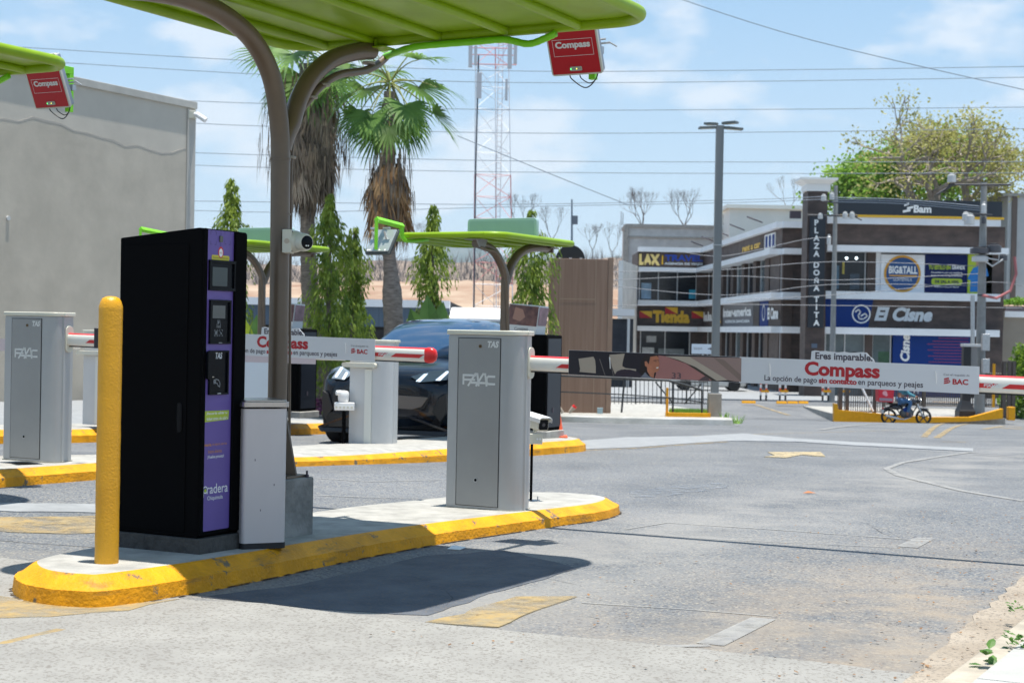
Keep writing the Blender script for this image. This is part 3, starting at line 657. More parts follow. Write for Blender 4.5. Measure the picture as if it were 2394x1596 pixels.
# ================================================================ canopy shelter (lime roof on a forked post)
ZC = 2.66
def shelter(label, group):
    P0 = A2W(-4.80, 6.53, .15); nP = P0.dot(NV); dP = P0.dot(DV)
    T = thing('canopy_shelter', label, 'canopy', (nP, dP, P0.z), 'I', group)
    pl = lambda x, y, o=0.: (lambda p: (nP+o, p.dot(DV), p.z))(plane_hit(x, y, NV, nP+o))
    r = .0500
    top = pl(656, 372)
    mb = MB(); mb.tube([(nP, dP, P0.z+.29), (nP, dP, 1.3), (nP, top[1], top[2])], r, 28)
    post = part(T, 'post', mb, M_post)
    mb = MB(); mb.lathe([(r+.004, 0), (r+.004, .012)], (nP, top[1], top[2]-.006), 28); mb.lathe([(r+.003, 0), (r+.003, .006)], (nP, dP, 1.62), 28); part(post, 'weld_band', mb, M_post)
    cr = lambda P: [tuple(v) for v in smooth3(P)]
    Lp = [(656, 374), (655, 320), (650, 262), (638, 192), (616, 135), (583, 85), (540, 47), (490, 17), (430, -6), (360, -20), (300, -26)]
    mb = MB(); mb.tube(cr([pl(*p) for p in Lp]), r, 26); part(T, 'fork_arm', mb, M_post)
    Rp = [(659, 350), (668, 318), (681, 289), (697, 236), (722, 188), (755, 153), (787, 134), (830, 122), (868, 119)]
    mb = MB(); mb.tube(cr([pl(*p) for p in Rp]), r*.98, 26); fa = part(T, 'fork_arm', mb, M_post)
    # base block, gusset, bolts
    mb = MB(); b = [(-4.97, 6.41), (-4.655, 6.41), (-4.645, 6.645), (-4.96, 6.645)]
    k = KS; bz = P0.z
    def jl(p): 
        w = A2W(p[0], p[1], .15); return w.dot(NV), w.dot(DV)
    bb = [jl(p) for p in b]
    mb.prism([(x, y) for x, y in bb], TP(0), bz-.02, bz+.298); blk = part(T, 'concrete_footing', mb, M_concd, bevel=.010)
    mb = MB(); mb.box(nP-.09, nP+.135, dP-.09, dP+.09, bz+.2985, bz+.311); part(T, 'base_plate', mb, M_post, bevel=.002)
    mb = MB(); mb.prism([(nP+.045, bz+.311), (nP+.13, bz+.311), (nP+.048, bz+.66)], FR(0), -(dP+.006), -(dP-.006)); part(T, 'gusset', mb, M_post)
    for dx, dy in ((.145, .07), (-.07, -.07)):
        mb = MB(); mb.lathe([(.011, 0), (.011, .014), (.006, .015), (.006, .034), (.001, .035)], (nP+dx, dP+dy, bz+.297), 6); part(T, 'anchor_bolt', mb, M_ink)
    # conduit
    cp = [(676, 1088), (677, 900), (678, 700), (680, 520), (681, 400), (684, 345), (691, 300), (705, 262), (728, 226), (762, 192), (800, 173), (850, 166), (882, 152), (908, 128)]
    P = cr([pl(x, y, .0) for x, y in cp]); rad = [.0075+.0145*sstep(.50, .60, i/len(P)) for i in range(len(P))]
    mb = MB(); mb.tube(P, rad, 14); part(T, 'conduit', mb, M_post)
    mb = MB()
    for x, y in ((682, 372), (733, 232), (762, 203), (868, 152)): 
        c = pl(x-6, y-4); mb.lathe([(.036, -.006), (.038, 0), (.036, .006)], c, 14)
    part(T, 'cable_tie', mb, mt('grey_strap', (.28, .26, .23), .5))
    # roof
    n0, n1, d0, d1 = -5.44, -3.20, 5.46, 7.52; rc = .22
    path = [(x, y, ZC) for x, y in rr(n0, n1, d0, d1, rc, 8)]; path.append(path[0])
    mb = MB(); mb.tube(path, .034, 16, caps=False); part(T, 'rim_tube', mb, M_green)
    mb = MB(); sheet = rr(n0+.01, n1-.01, d0+.01, d1-.01, rc-.01, 8)
    mb.prism(sheet, TP(0), ZC+.010, ZC+.022); part(T, 'roof_sheet', mb, M_green)
    for nn in (-3.62, -4.05, -4.47, -4.90, -5.22):
        mb = MB(); mb.tube([(nn, d0+.02, ZC-.004), (nn, d1-.02, ZC-.004)], .0275, 14); part(T, 'rib_tube', mb, M_green)
    # brackets that join fork arms and roof
    e1 = pl(868, 119); e0 = pl(300, -26)
    for e in (e1, e0):
        mb = MB(); mb.box(nP-.12, nP+.12, e[1]-.06, e[1]+.07, ZC-.052, ZC-.044); mb.box(nP-.05, nP-.035, e[1]-.03, e[1]+.03, ZC-.044, ZC-.0); mb.box(nP+.035, nP+.05, e[1]-.03, e[1]+.03, ZC-.044, ZC-.0)
        part(T, 'mounting_bracket', mb, M_green if e is e1 else M_post, bevel=.002)
    # green hose to the reader
    def far(x, y): p = plane_hit(x, y, DV, d1-.02); return (p.dot(NV), d1-.02, p.z)
    hp = cr([pl(900, 133), far(960, 112), far(1030, 104), far(1110, 98), far(1180, 93), far(1235, 103), far(1275, 90), far(1300, 78)])
    rad = [.0185+.0014*(i % 2) for i in range(len(hp))]
    mb = MB(); mb.tube(hp, rad, 12); part(T, 'hose', mb, M_greend)
    # arm that carries the reader: bar above the roof and short drop
    nb = BR_N; mb = MB(); mb.box(nb-.02, nb+.02, 6.9, BR_D+.02, ZC+.065, ZC+.115); mb.box(nb-.02, nb+.02, BR_D-.02, BR_D+.02, ZC-.19, ZC+.0648); mb.box(nb-.015, nb+.015, 6.95, 7.0, ZC+.022, ZC+.065); mb.box(nb-.015, nb+.015, 7.35, 7.4, ZC+.022, ZC+.065)
    part(T, 'reader_bracket', mb, M_greend, bevel=.003)
    return T
def smooth3(P, k=6):
    P = [Vector(p) for p in P]; o = []
    for i in range(len(P)-1):
        a = P[max(i-1, 0)]; b = P[i]; c = P[i+1]; d = P[min(i+2, len(P)-1)]
        for s in range(k):
            t = s/k; o.append(.5*((2*b)+(c-a)*t+(2*a-5*b+4*c-d)*t*t+(-a+3*b-3*c+d)*t*t*t))
    o.append(P[-1]); return o
RD_D = 8.02
_p = plane_hit(1350, 176, DV, RD_D); RD_N = _p.dot(NV); RD_Z = _p.z
BR_N = RD_N+.05; BR_D = RD_D+.10
SA = shelter('large lime canopy on a brown forked post bolted to a concrete block beside the bin', 'lime canopies on forked posts')
# ================================================================ antenna readers
def reader(label, group):
    T = thing('reader_antenna', label, 'tag reader', (RD_N, RD_D, RD_Z), 'I', group)
    til = R(24); ca, sa = math.cos(til), math.sin(til); w, h, th = .158, .37, .030
    def F(u, v, e): return (RD_N+u, RD_D-v*sa-e*ca+.0, RD_Z+v*ca-e*sa)
    mb = MB(); mb.prism(rr(-w, w, 0, h, .018), F, -.02, 0.0); part(T, 'housing', mb, mt('pale_grey_plastic', (.50, .49, .43), .4), bevel=.003)
    mb = MB(); mb.prism(rr(-w+.006, w-.006, .006, h-.006, .015), F, -.052, -.0205); part(T, 'back_shell', mb, mt('cool_grey_metal', (.30, .33, .38), .4, .3), bevel=.003)
    mb = MB(); mb.rrect(-w+.010, w-.010, .010, h-.010, .004, F, .0008); part(T, 'red_face', mb, M_dred)
    mb = MB(); mb.rrect(-.05, .05, h-.085, h-.006, .006, F, .0015, .006); part(T, 'top_label', mb, mt('label_grey', (.32, .33, .28), .5))
    d = mb = MB(); mb.rrect(-.036, .036, .026, .050, .005, F, .0015, .006); dp = part(T, 'status_display', mb, mt('display_grey', (.36, .38, .33), .4))
    mb = MB()
    for i in range(7): mb.disc((-.027+i*.009, .038), .0022, F, .0068, 8)
    part(dp, 'unlit_led', mb, M_ink)
    mb = MB(); mb.disc((-.031, .038), .0034, F, .0072, 10); part(dp, 'green_led', mb, mt('green_led', (.05, .9, .15), .4, emit=2.5))
    mb = MB(); mb.disc((.005, .038), .0030, F, .0072, 10); part(dp, 'yellow_led', mb, mt('yellow_led', (.9, .8, .1), .4, emit=2.0))
    mb = MB(); mb.text('Compass', F, 0, .145, w=.215, h=.050, e=.0016, bold=.045, align='c'); mb.stroke([(-.122, .112), (.122, .112), (.122, .205), (-.122, .205)], .0022, F, .0016, closed=True)
    part(T, 'lettering', mb, mt('reader_ink', (.62, .60, .60), .5), smooth=False)
    mb = MB(); mb.tube([F(.09, .16, -.05), F(.09, .16, -.10)], .014, 10); mb.tube([F(.075, .15, -.075), F(.185, .15, -.09)], .006, 8); mb.tube([F(.075, .175, -.075), F(.165, .172, -.09)], .006, 8); mb.tube([F(.18, .155, -.09), F(.225, .125, -.09)], .0045, 8); mb.box(RD_N+.06, RD_N+.12, RD_D+.055, RD_D+.09, RD_Z+.125, RD_Z+.165)
    part(T, 'clamp', mb, M_gal)
    mb = MB()
    for a, b, dp_, r_ in ((-.06, .10, .085, .0035), (.0, .10, .06, .003)):
        P = [F(a, .002, -.03), F(a+.005, -.03, -.035), F((a+b)/2, -dp_, -.04), F(b-.01, -.035, -.05), F(b, .03, -.07), F(b, .10, -.08)]
        mb.tube(smooth3(P), r_, 8)
    part(T, 'cable', mb, M_cable)
    return T
RA = reader('red and grey reader box lettered Compass hanging off the big canopy over the exit lane', 'red readers hung from the canopies')
# ================================================================ barrier gates
BS = -.0134
def cab_foot(o=0.): 
    return [(-4.865-o, 8.36-o), (-4.50, 8.358-o), (-4.462, 8.361-o), (-4.43, 8.368-o), (-4.405, 8.379-o*.8), (-4.390+o*.3, 8.394-o*.6), (-4.382+o*.6, 8.415), (-4.380+o, 8.434), (-4.368+o, 8.440), (-4.408+o, 8.575+o), (-4.865-o, 8.575+o)]
def faac(mb, M, u, v, w, h, sw, e, mi=0):
    T_ = lambda pts: [(u+a*w, v+b*h) for a, b in pts]
    for pts in ([(0.01, .12), (.01, .86), (.40, .86)], [(.02, .48), (.36, .48)], [(.17, .0), (.385, .98), (.455, .98), (.50, .02)], [(.27, .24), (.46, .24)], [(.42, .0), (.635, .98), (.705, .98), (.75, .02)], [(.52, .24), (.71, .24)], [(1., .80), (.80, .80), (.755, .66), (.755, .33), (.80, .17), (1., .17)]):
        mb.stroke(T_(pts), sw, M, e, mi)
def barrier(label, group, dirty=True):
    T = thing('barrier_gate', label, 'barrier gate', (-4.59, 8.48, .15), 'A', group)
    mb = MB(); mb.prism(cab_foot(), TP(0), .148, 1.203); cb = part(T, 'cabinet', mb, M_alu, bevel=.003, ang=50)
    mb = MB(); mb.prism(cab_foot(.012), TP(0), 1.2035, 1.232); part(T, 'cap', mb, M_cream, bevel=.006, ang=50)
    mb = MB(); mb.box(-4.796, -4.503, 8.3555, 8.3595, .168, 1.186); part(T, 'door_gap', mb, mt('gap_dark', (.03, .03, .03), .7))
    mb = MB(); mb.box(-4.792, -4.507, 8.352, 8.3556, .172, 1.182); dr = part(T, 'door', mb, mt('door_grey', (.285, .285, .278), .42, .12, var=.05, vs=3), bevel=.0015)
    mb = MB(); mb.box(-4.865, -4.80, 8.3575, 8.3598, .165, 1.19); part(T, 'edge_profile', mb, M_alu)
    mb = MB(); mb.cyl((-4.642, 8.349, 1.135), (-4.642, 8.3518, 1.135), .0105, 20); lk = part(dr, 'lock', mb, mt('brass_lock', (.18, .11, .05), .4, .6))
    mb = MB(); mb.cyl((-4.642, 8.3483, 1.135), (-4.642, 8.349, 1.135), .0045, 12); mb2 = MB(); mb2.cyl((-4.658, 8.350, .327), (-4.658, 8.3518, .327), .013, 20)
    part(dr, 'keyhole', mb, M_blackg); part(dr, 'vent_ring', mb2, M_gal); mb = MB(); mb.cyl((-4.658, 8.349, .327), (-4.658, 8.350, .327), .0095, 16); part(dr, 'vent_hole', mb, M_blackg)
    mb = MB(); F = FR(8.352); faac(mb, F, -4.757, .897, .217, .072, .0125, .0008)
    mb.text('TAS', F, -4.598, 1.128, w=.078, h=.040, e=.0008, bold=.05, shear=.18); part(dr, 'lettering', mb, mt('cab_ink', (.66, .66, .64), .5), smooth=False)
    # hub and arm
    mb = MB(); mb.rrect(8.455, 8.535, .945, 1.135, .035, RT(-4.395), 0, .030); hub = part(T, 'pivot_plate', mb, M_cream, bevel=.003)
    n0, n1 = -4.372, -1.33; zc = lambda n_: 1.038+BS*(n_+4.35)
    mb = MB(); k = 22; sec = []
    for i in range(k):
        a = 2*math.pi*i/k; sec.append((.031*math.copysign(abs(math.cos(a))**.75, math.cos(a)), .0455*math.copysign(abs(math.sin(a))**.75, math.sin(a))))
    vs = [(n_, 8.50+a, zc(n_)+b) for n_ in (n0, n1) for a, b in sec]
    mb.add(vs, [(i, (i+1) % k, k+(i+1) % k, k+i) for i in range(k)]+[tuple(range(k-1, -1, -1)), tuple(range(k, 2*k))])
    arm = part(T, 'arm', mb, mt('arm_cream', (.74, .72, .66), .3, coat=.2), ang=60)
    mb = MB(); mb.add([(n_, 8.50+a*1.02, zc(n_)+b*1.0+.0012) for n_ in (n0+.005, n1) for a, b in sec if b > .033], [(i, i+1, i+1+len([1 for a, b in sec if b > .033]), i+len([1 for a, b in sec if b > .033])) for i in range(len([1 for a, b in sec if b > .033])-1)])
    part(arm, 'top_stripe', mb, M_red)
    mb = MB(); F = lambda u, v, e: (u, 8.50-.0316-e, v+zc(u))
    for a, b in ((-4.19, -3.6), (-3.45, -2.9), (-2.7, -2.1), (-1.95, -1.62), (-1.60, -1.345)):
        mb.poly([(a, -.020), (b-.04, -.020), (b, .004), (a+.04, .004)], F, .0006)
    part(arm, 'red_marking', mb, M_red)
    mb = MB(); faac(mb, F, -1.69+.0, -.016, .09, .018, .003, .0012); part(arm, 'lettering', mb, M_wink, smooth=False)
    mb = MB(); mb.add([(n_, 8.50+s_*.010, zc(n_)-.0462+t_) for n_ in (n0, n1) for s_, t_ in ((-1, 0), (1, 0), (1, -.007), (-1, -.007))], [(0, 1, 2, 3), (4, 7, 6, 5), (0, 4, 5, 1), (1, 5, 6, 2), (2, 6, 7, 3), (3, 7, 4, 0)])
    part(arm, 'rubber_edge', mb, M_cable)
    mb = MB(); prof = [(0, .0475), (.02, .051), (.045, .049), (.065, .037), (.074, .020), (.077, .002)]
    vs = [(n1-.02+x, 8.50+a/.0455*r_*.95, zc(n1)+b/.0455*r_) for x, r_ in prof for a, b in sec]
    mb.add(vs, [(i*k+j, i*k+(j+1) % k, (i+1)*k+(j+1) % k, (i+1)*k+j) for i in range(len(prof)-1) for j in range(k)]+[tuple(range(k-1, -1, -1))])
    part(arm, 'end_cap', mb, M_red, ang=60)
    # advertising board
    yb = 8.458; B = lambda u, v, e: (u, yb-e, v+BS*(u+4.1))
    u0, u1, um, v0, v1 = -4.10, -1.714, -3.033, .980, 1.125
    ad_pts = [(u0, v0), (u1, v0), (u1, v1)]
    bump = [(-2.268, v1), (-2.272, v1+.014), (-2.296, v1+.032), (-2.312, v1+.050), (-2.34, v1+.052), (-2.37, v1+.049), (-2.40, v1+.046), (-2.44, v1+.050), (-2.47, v1+.046), (-2.50, v1+.047), (-2.54, v1+.051), (-2.57, v1+.049), (-2.60, v1+.052), (-2.618, v1+.047), (-2.622, v1)]
    mb = MB(); mb.prism(ad_pts+bump+[(u0, v1)], B, -.004, 0); bd = part(T, 'advert_board', mb, M_board, bevel=.0)
    def bp(x, y):
        hu, hv = hF(T, x, y, yb); return hu, hv-BS*(hu+4.1)
    def layer(nm, pts, mat, e, mp=B):
        m_ = MB(); 
        for P in (pts if isinstance(pts[0][0], tuple) else [pts]): m_.poly([bp(*p) for p in P], mp, e)
        return part(bd, nm, m_, mat)
    cl = lambda P: P
    M_dk = mt('ad_dark', (.012, .008, .014), .4); M_bg = mt('ad_beige', (.40, .33, .26), .4); M_pk = mt('ad_pink', (.40, .17, .15), .4, var=.12, vs=1.2)
    m_ = MB(); m_.poly([(u0+.001, v0+.001), (um, v0+.001), (um, v1-.001), (u0+.001, v1-.001)], B, .0006); part(bd, 'photo_print', m_, M_dk)
    sx, ox, oy = 480/2352, 1320, 780
    Q = lambda P: [(ox+a*sx, oy+b*sx) for a, b in P]
    layer('printed_window', Q([(160, 285), (330, 262), (350, 300), (358, 380), (358, 452), (172, 436), (178, 400)]), M_bg, .0012)
    layer('printed_window', Q([(515, 240), (690, 228), (665, 330), (662, 370), (700, 392), (820, 405), (820, 440), (690, 405), (610, 430), (580, 470), (545, 380), (515, 290)]), M_bg, .0012)
    layer('printed_wall', Q([(1062, 245), (1150, 256), (1400, 330), (1560, 430), (1700, 536), (1030, 512), (1045, 470), (1050, 430)]), M_pk, .0012)
    layer('printed_wall', Q([(1430, 262), (2026, 276), (2022, 550), (1950, 545), (1860, 528)]), mt('ad_taupe', (.30, .20, .17), .4), .0010)
    layer('printed_pillar', Q([(1300, 258), (1430, 262), (1870, 530), (1745, 538), (1500, 380), (1360, 320), (1150, 256)]), mt('ad_cream', (.44, .36, .28), .4), .0016)
    layer('printed_pillar', Q([(1150, 256), (1310, 300), (1500, 385), (1745, 540), (1690, 536), (1530, 430), (1390, 340)]), mt('ad_brown', (.05, .035, .025), .4), .0020)
    layer('printed_pillar', Q([(1700, 270), (1830, 300), (2020, 470), (2020, 545), (1900, 440)]), mt('ad_shade', (.22, .15, .12), .4), .0020)
    layer('printed_seat', Q([(575, 470), (600, 430), (650, 410), (750, 410), (830, 430), (900, 490), (890, 505), (580, 483)]), mt('ad_seat', (.030, .018, .030), .4), .0020)
    layer('printed_belt', [Q([(398, 290), (408, 290), (470, 476), (460, 474)]), Q([(520, 300), (528, 300), (566, 482), (556, 480)])], mt('ad_grey', (.14, .12, .11), .4), .0020)
    layer('printed_hair', Q([(935, 238), (1070, 243), (1078, 262), (1000, 280), (965, 330), (960, 400), (940, 450), (900, 480), (860, 440), (880, 300)]), mt('ad_hair', (.014, .006, .006), .4), .0024)
    layer('printed_face', Q([(985, 262), (1062, 252), (1082, 285), (1084, 310), (1092, 352), (1082, 362), (1084, 395), (1078, 424), (1050, 438), (1030, 445), (1022, 505), (985, 490), (950, 430), (945, 380), (922, 365), (920, 318), (940, 312), (965, 350)]), mt('ad_skin', (.46, .17, .09), .4, var=.15, vs=9), .0028)
    layer('printed_feature', [Q([(1048, 386), (1078, 380), (1076, 392), (1058, 396)])], M_wink, .0032)
    layer('printed_feature', [Q([(1020, 304), (1056, 300), (1056, 307), (1022, 312)]), Q([(1066, 298), (1080, 294), (1080, 300), (1066, 304)]), Q([(1032, 318), (1056, 314), (1054, 322)]), Q([(1068, 314), (1080, 310), (1078, 318)])], M_dk, .0032)
    layer('printed_collar', Q([(868, 500), (900, 470), (925, 440), (960, 480), (1000, 500), (1030, 512)]), mt('ad_denim', (.17, .18, .22), .4), .0032)
    layer('printed_hand', Q([(1530, 540), (1580, 500), (1620, 480), (1645, 500), (1670, 545)]), mt('ad_sleeve', (.10, .06, .06), .4), .0032)
    m_ = MB(); a = bp(1571, 884); m_.text('33', B, a[0]-.0, a[1]-.0, w=.056, h=.033, e=.0032, bold=.0); part(bd, 'printed_number', m_, M_ink, smooth=False)
    m_ = MB(); a = bp(1906, 841); m_.text('Eres imparable.', B, (a[0]+bp(2040, 844)[0])/2, v1-.007, w=.318, h=.050, e=.0008, bold=.03, align='c')
    a = bp(1787, 893); b = bp(1910, 895); m_.text('La opción de pago', B, a[0], v0+.010, w=b[0]-a[0], h=.040, e=.0008, bold=.016)
    a = bp(2006, 898); b = bp(2158, 903); m_.text('en parqueos y peajes', B, a[0], v0+.010, w=b[0]-a[0], h=.040, e=.0008, bold=.016)
    a = bp(2206, 876); m_.text('Con el respaldo de', B, a[0], v0+.087, w=.135, h=.014, e=.0008); part(bd, 'grey_lettering', m_, M_ink, smooth=False)
    m_ = MB(); a = bp(1881, 870); b = bp(2057, 876); m_.text('Compass', B, a[0], v0+.036, w=b[0]-a[0], h=.100, e=.0010, bold=.042)
    a = bp(1914, 897); b = bp(2003, 900); m_.text('sin contacto', B, a[0], v0+.0185, w=b[0]-a[0], h=.029, e=.0008, bold=.045)
    a = bp(2227, 889); b = bp(2262, 890); m_.text('BAC', B, a[0], v0+.045, w=b[0]-a[0]+.004, h=.030, e=.0008, bold=.035)
    lx = a[0]-.046; 
    for k_ in range(3): m_.poly([(lx, v0+.045+k_*.011), (lx+.028, v0+.051+k_*.011), (lx+.026, v0+.059+k_*.011), (lx+.002, v0+.053+k_*.011)], B, .0008)
    m_.poly([(lx+.029, v0+.050), (lx+.036, v0+.060), (lx+.029, v0+.070)], B, .0008)
    part(bd, 'red_lettering', m_, M_dred, smooth=False)
    for x_ in (1426, 1800, 2188):
        m_ = MB(); a = bp(x_, 865 if x_ < 2000 else 880); m_.tube([B(a[0], v0+.105, .001), B(a[0], v0+.112, .010), B(a[0]+.001, v0+.095, .006), B(a[0]+.004, v0+.045, .005)], [.002, .0032, .0028, .002], 6); part(bd, 'cable_tie', m_, M_white)
    # foot bolts
    mb = MB(); mb.prism(cab_foot(.006), TP(0), .147, .156); part(T, 'base_flange', mb, mt('stained_sill', (.36, .34, .28), .6, var=.3, vs=20))
    return T
BA = barrier('nearest grey barrier cabinet, its boom carrying the Compass board across the exit lane', 'barrier gates')
# second barrier: one lane to the left
def move_to(root, refp, px, py, Y, **k):
    w = at(px, py, Y); b = Vector(BASE[root.name]); s = root.scale[0]
    off = Matrix.Rotation(root.rotation_euler[2], 3, 'Z') @ ((Vector(refp)-b)*s)
    return dup(root, loc=w-off, **k)
BL = move_to(BA, (-4.352, 8.368, .15), 132, 1082, 11.62, label='barrier cabinet left of the yellow bollard, its boom ending in a red tip')
# the last boom in the row is seen from behind
def barrier_back(label, group):
    T = thing('barrier_gate', label, 'barrier gate', (0, 0, 0), 'I', group)
    ft = [(x+4.6, y-8.48) for x, y in cab_foot()]; ft2 = [(x+4.6, y-8.48) for x, y in cab_foot(.012)]
    mb = MB(); mb.prism([(x*KS, y*KS) for x, y in ft], TP(0), 0, 1.078); part(T, 'cabinet', mb, M_aluL, bevel=.003, ang=50)
    mb = MB(); mb.prism([(x*KS, y*KS) for x, y in ft2], TP(0), 1.0785, 1.107); part(T, 'cap', mb, M_cream, bevel=.006, ang=50)
    mb = MB(); mb.box(-.075, .012, -.136, -.1235, .01, .80); part(T, 'cover_strip', mb, mt('strip_cream', (.66, .66, .60), .4), bevel=.003)
    mb = MB(); mb.rrect(-.34, .08, .815, .865, .024, FR(-.13), 0, .05); hub = part(T, 'pivot_plate', mb, M_cream, bevel=.004)
    mb = MB(); mb.tube([(-.28, -.20, .925), (-2.9, -.20, .925)], .044, 16); arm = part(T, 'arm', mb, mt('arm_cream', (.74, .72, .66), .3))
    mb = MB(); mb.tube([(-2.88, -.20, .925), (-2.98, -.20, .925), (-3.02, -.20, .925)], [.05, .05, .02], 16); part(arm, 'end_cap', mb, M_red)
    mb = MB()
    for a, b in ((-.45, -.15), (-2.85, -2.5)): mb.poly([(a, .915), (b, .915), (b+.05, .94), (a+.05, .94)], FR(-.2445), .0)
    part(arm, 'red_marking', mb, M_red)
    mb = MB(); mb.box(-2.75, -.62, -.255, -.249, .835, .98); part(T, 'advert_board', mb, mt('board_back', (.52, .44, .44), .5))
    return T
BM = barrier_back('pale grey barrier cabinet with a cover strip, standing in front of the dark car', 'barrier gates')
_w = at(915, 1044, 16.45); BM.location = _w-I2W(.255, -.11)
BD = dup(BM, label='pale grey barrier cabinet half hidden behind the yellow bollard on the farthest kerb')
_w = at(193, 991, 18.6); BD.location = _w-I2W(-.27, -.12)
# ================================================================ more canopies and readers
SB = dup(SA, loc=Vector(SA.location)+I2W(-3.92, -.02, .0), label='lime canopy of which only a rounded corner shows at the upper left')
RB = dup(RA, loc=Vector(RA.location)+I2W(-3.92, -.02, .0), label='red reader box lettered Compass hanging in front of the blank grey wall')
# ================================================================ canopies over the entry lanes (seen edge on)
M_teal = mt('teal_panel', (.25, .37, .39), .5, var=.04, vs=3)
def shelter_b(label, group):
    n0, d0 = -8.66, 16.35; w = I2W(n0, d0); gz = zB(w.x, w.y)
    T = thing('canopy_shelter', label, 'canopy', (n0, d0, gz), 'I', group)
    pl = lambda x, y: (lambda p: (n0, p.dot(DV), p.z))(plane_hit(x, y, NV, n0))
    r = .05; top = pl(1181, 652)
    mb = MB(); mb.tube([(n0, top[1], gz), (n0, top[1], top[2])], r, 20); part(T, 'post', mb, M_post)
    mb = MB(); mb.tube(smooth3([pl(*p) for p in [(1182, 660), (1181, 645), (1171, 616), (1156, 590), (1138, 576), (1112, 569)]]), r, 20); part(T, 'fork_arm', mb, M_post)
    mb = MB(); mb.tube(smooth3([pl(*p) for p in [(1183, 660), (1188, 645), (1196, 618), (1211, 596), (1230, 583), (1255, 579), (1282, 580)]]), r, 20); part(T, 'fork_arm', mb, M_post)
    mb = MB(); P = [pl(*p) for p in [(1178, 800), (1176, 700), (1172, 640), (1160, 607), (1146, 588), (1128, 584), (1112, 578)]]; mb.tube(smooth3([(a+.055, b, c) for a, b, c in P]), .020, 10); part(T, 'conduit', mb, M_post)
    z = 2.09; a0, a1, b0, b1 = -9.93, -8.25, 15.25, 17.2
    path = [(x, y, z) for x, y in rr(a0, a1, b0, b1, .2, 8)]; path.append(path[0])
    mb = MB(); mb.tube(path, .034, 14, caps=False); part(T, 'rim_tube', mb, M_green)
    mb = MB(); mb.prism(rr(a0+.01, a1-.01, b0+.01, b1-.01, .19, 8), TP(0), z+.010, z+.022); part(T, 'roof_sheet', mb, M_green)
    for nn in (-9.6, -9.25, -8.9, -8.55):
        mb = MB(); mb.tube([(nn, b0+.02, z-.004), (nn, b1-.02, z-.004)], .0275, 10); part(T, 'rib_tube', mb, M_green)
    e0 = pl(1112, 569); e1 = pl(1282, 580)
    mb = MB(); mb.prism([(e0[1]-.10, z-.04), (e0[1]+.16, z-.04), (e0[1]+.10, z-.13), (e0[1]-.02, z-.13)], RT(n0), .055, .065); mb.box(n0-.1, n0+.1, e0[1]-.08, e0[1]+.1, z-.05, z-.04); part(T, 'mounting_bracket', mb, mt('bracket_grey', (.22, .22, .22), .5))
    mb = MB(); mb.box(n0-.1, n0+.1, e1[1]-.12, e1[1]+.08, z-.052, z-.036); mb.box(n0-.06, n0+.06, e1[1]+.0, e1[1]+.03, z-.10, z-.05); part(T, 'mounting_bracket', mb, M_post)
    # blank sign panel on the roof
    tl = plane_hit(1096, 512, DV, 16.6); br = plane_hit(1257, 548, DV, 16.6); 
    mb = MB(); mb.rrect(tl.dot(NV), br.dot(NV), z+.02, tl.z, .045, FR(16.6), -.03, .03); pn = part(T, 'roof_sign', mb, mt('teal_rim', (.32, .45, .46), .4), bevel=.006)
    mb = MB(); mb.rrect(tl.dot(NV)+.03, br.dot(NV)-.03, z+.05, tl.z-.03, .03, FR(16.6), .0301, .032); part(pn, 'blank_face', mb, M_teal)
    # bracket
    h = lambda x, y: (lambda p: (p.dot(NV), p.z))(plane_hit(x, y, DV, 14.75))
    q = lambda x, y: (lambda p: (p.dot(NV), p.dot(DV), p.z))(plane_hit(x, y, NV, -9.45))
    a = q(880, 513); b = q(941, 529); c = q(940, 556)
    mb = MB(); mb.tube([a, b], .034, 4); mb.tube([b, c], .024, 4); mb.tube([a, (a[0], a[1], a[2]-.33)], .024, 4)
    part(T, 'reader_bracket', mb, M_greend, smooth=False)
    mb = MB(); mb.tube(smooth3([q(938, 530), q(939, 548), q(948, 562), q(968, 563), q(1000, 560)]), .022, 10); part(T, 'hose', mb, M_greend)
    return T, q(893, 560)
SM, _rp = shelter_b('distant lime canopy with a blank teal sign on its roof, directly behind the nearest barrier', 'lime canopies on forked posts')
OFFC = I2W(-4.3, 1.1)
SCc = dup(SM, loc=Vector(SM.location)+OFFC+Vector((0, 0, .02)), label='farthest lime canopy, partly hidden behind the brown post and its round camera')
def reader_back(label, group):
    n0, d0, z0 = _rp; T = thing('reader_antenna', label, 'tag reader', (n0, d0, z0), 'I', group)
    til = R(35); ca, sa = math.cos(til), math.sin(til)
    def F(u, v, e): return (n0+u, d0+v*sa-e*ca, z0-.02+v*ca+e*sa)     # v up, leaning away; e towards -d
    mb = MB(); mb.prism(rr(-.16, .16, -.17, .17, .015), F, -.03, 0); part(T, 'housing', mb, mt('dark_reader', (.05, .06, .06), .4), bevel=.003)
    mb = MB(); mb.prism(rr(-.145, .145, -.15, .15, .015), F, .0005, .02); part(T, 'back_plate', mb, mt('cool_grey_metal2', (.42, .46, .45), .35, .5), bevel=.003)
    mb = MB()
    for u in (-.10, .06): mb.tube([F(u, .02, .02), F(u, .06, .10)], .012, 8); mb.tube([F(u-.03, .10, .10), F(u+.06, .10, .10)], .014, 8)
    part(T, 'clamp', mb, M_gal)
    mb = MB()
    for u in (-.12, -.095, .03, .10): mb.disc((u, -.135), .011, F, .0215, 10)
    part(T, 'connector', mb, M_white)
    return T
RM = reader_back('reader box seen from behind on the distant canopy bracket, before the palm trunk', 'red readers hung from the canopies')
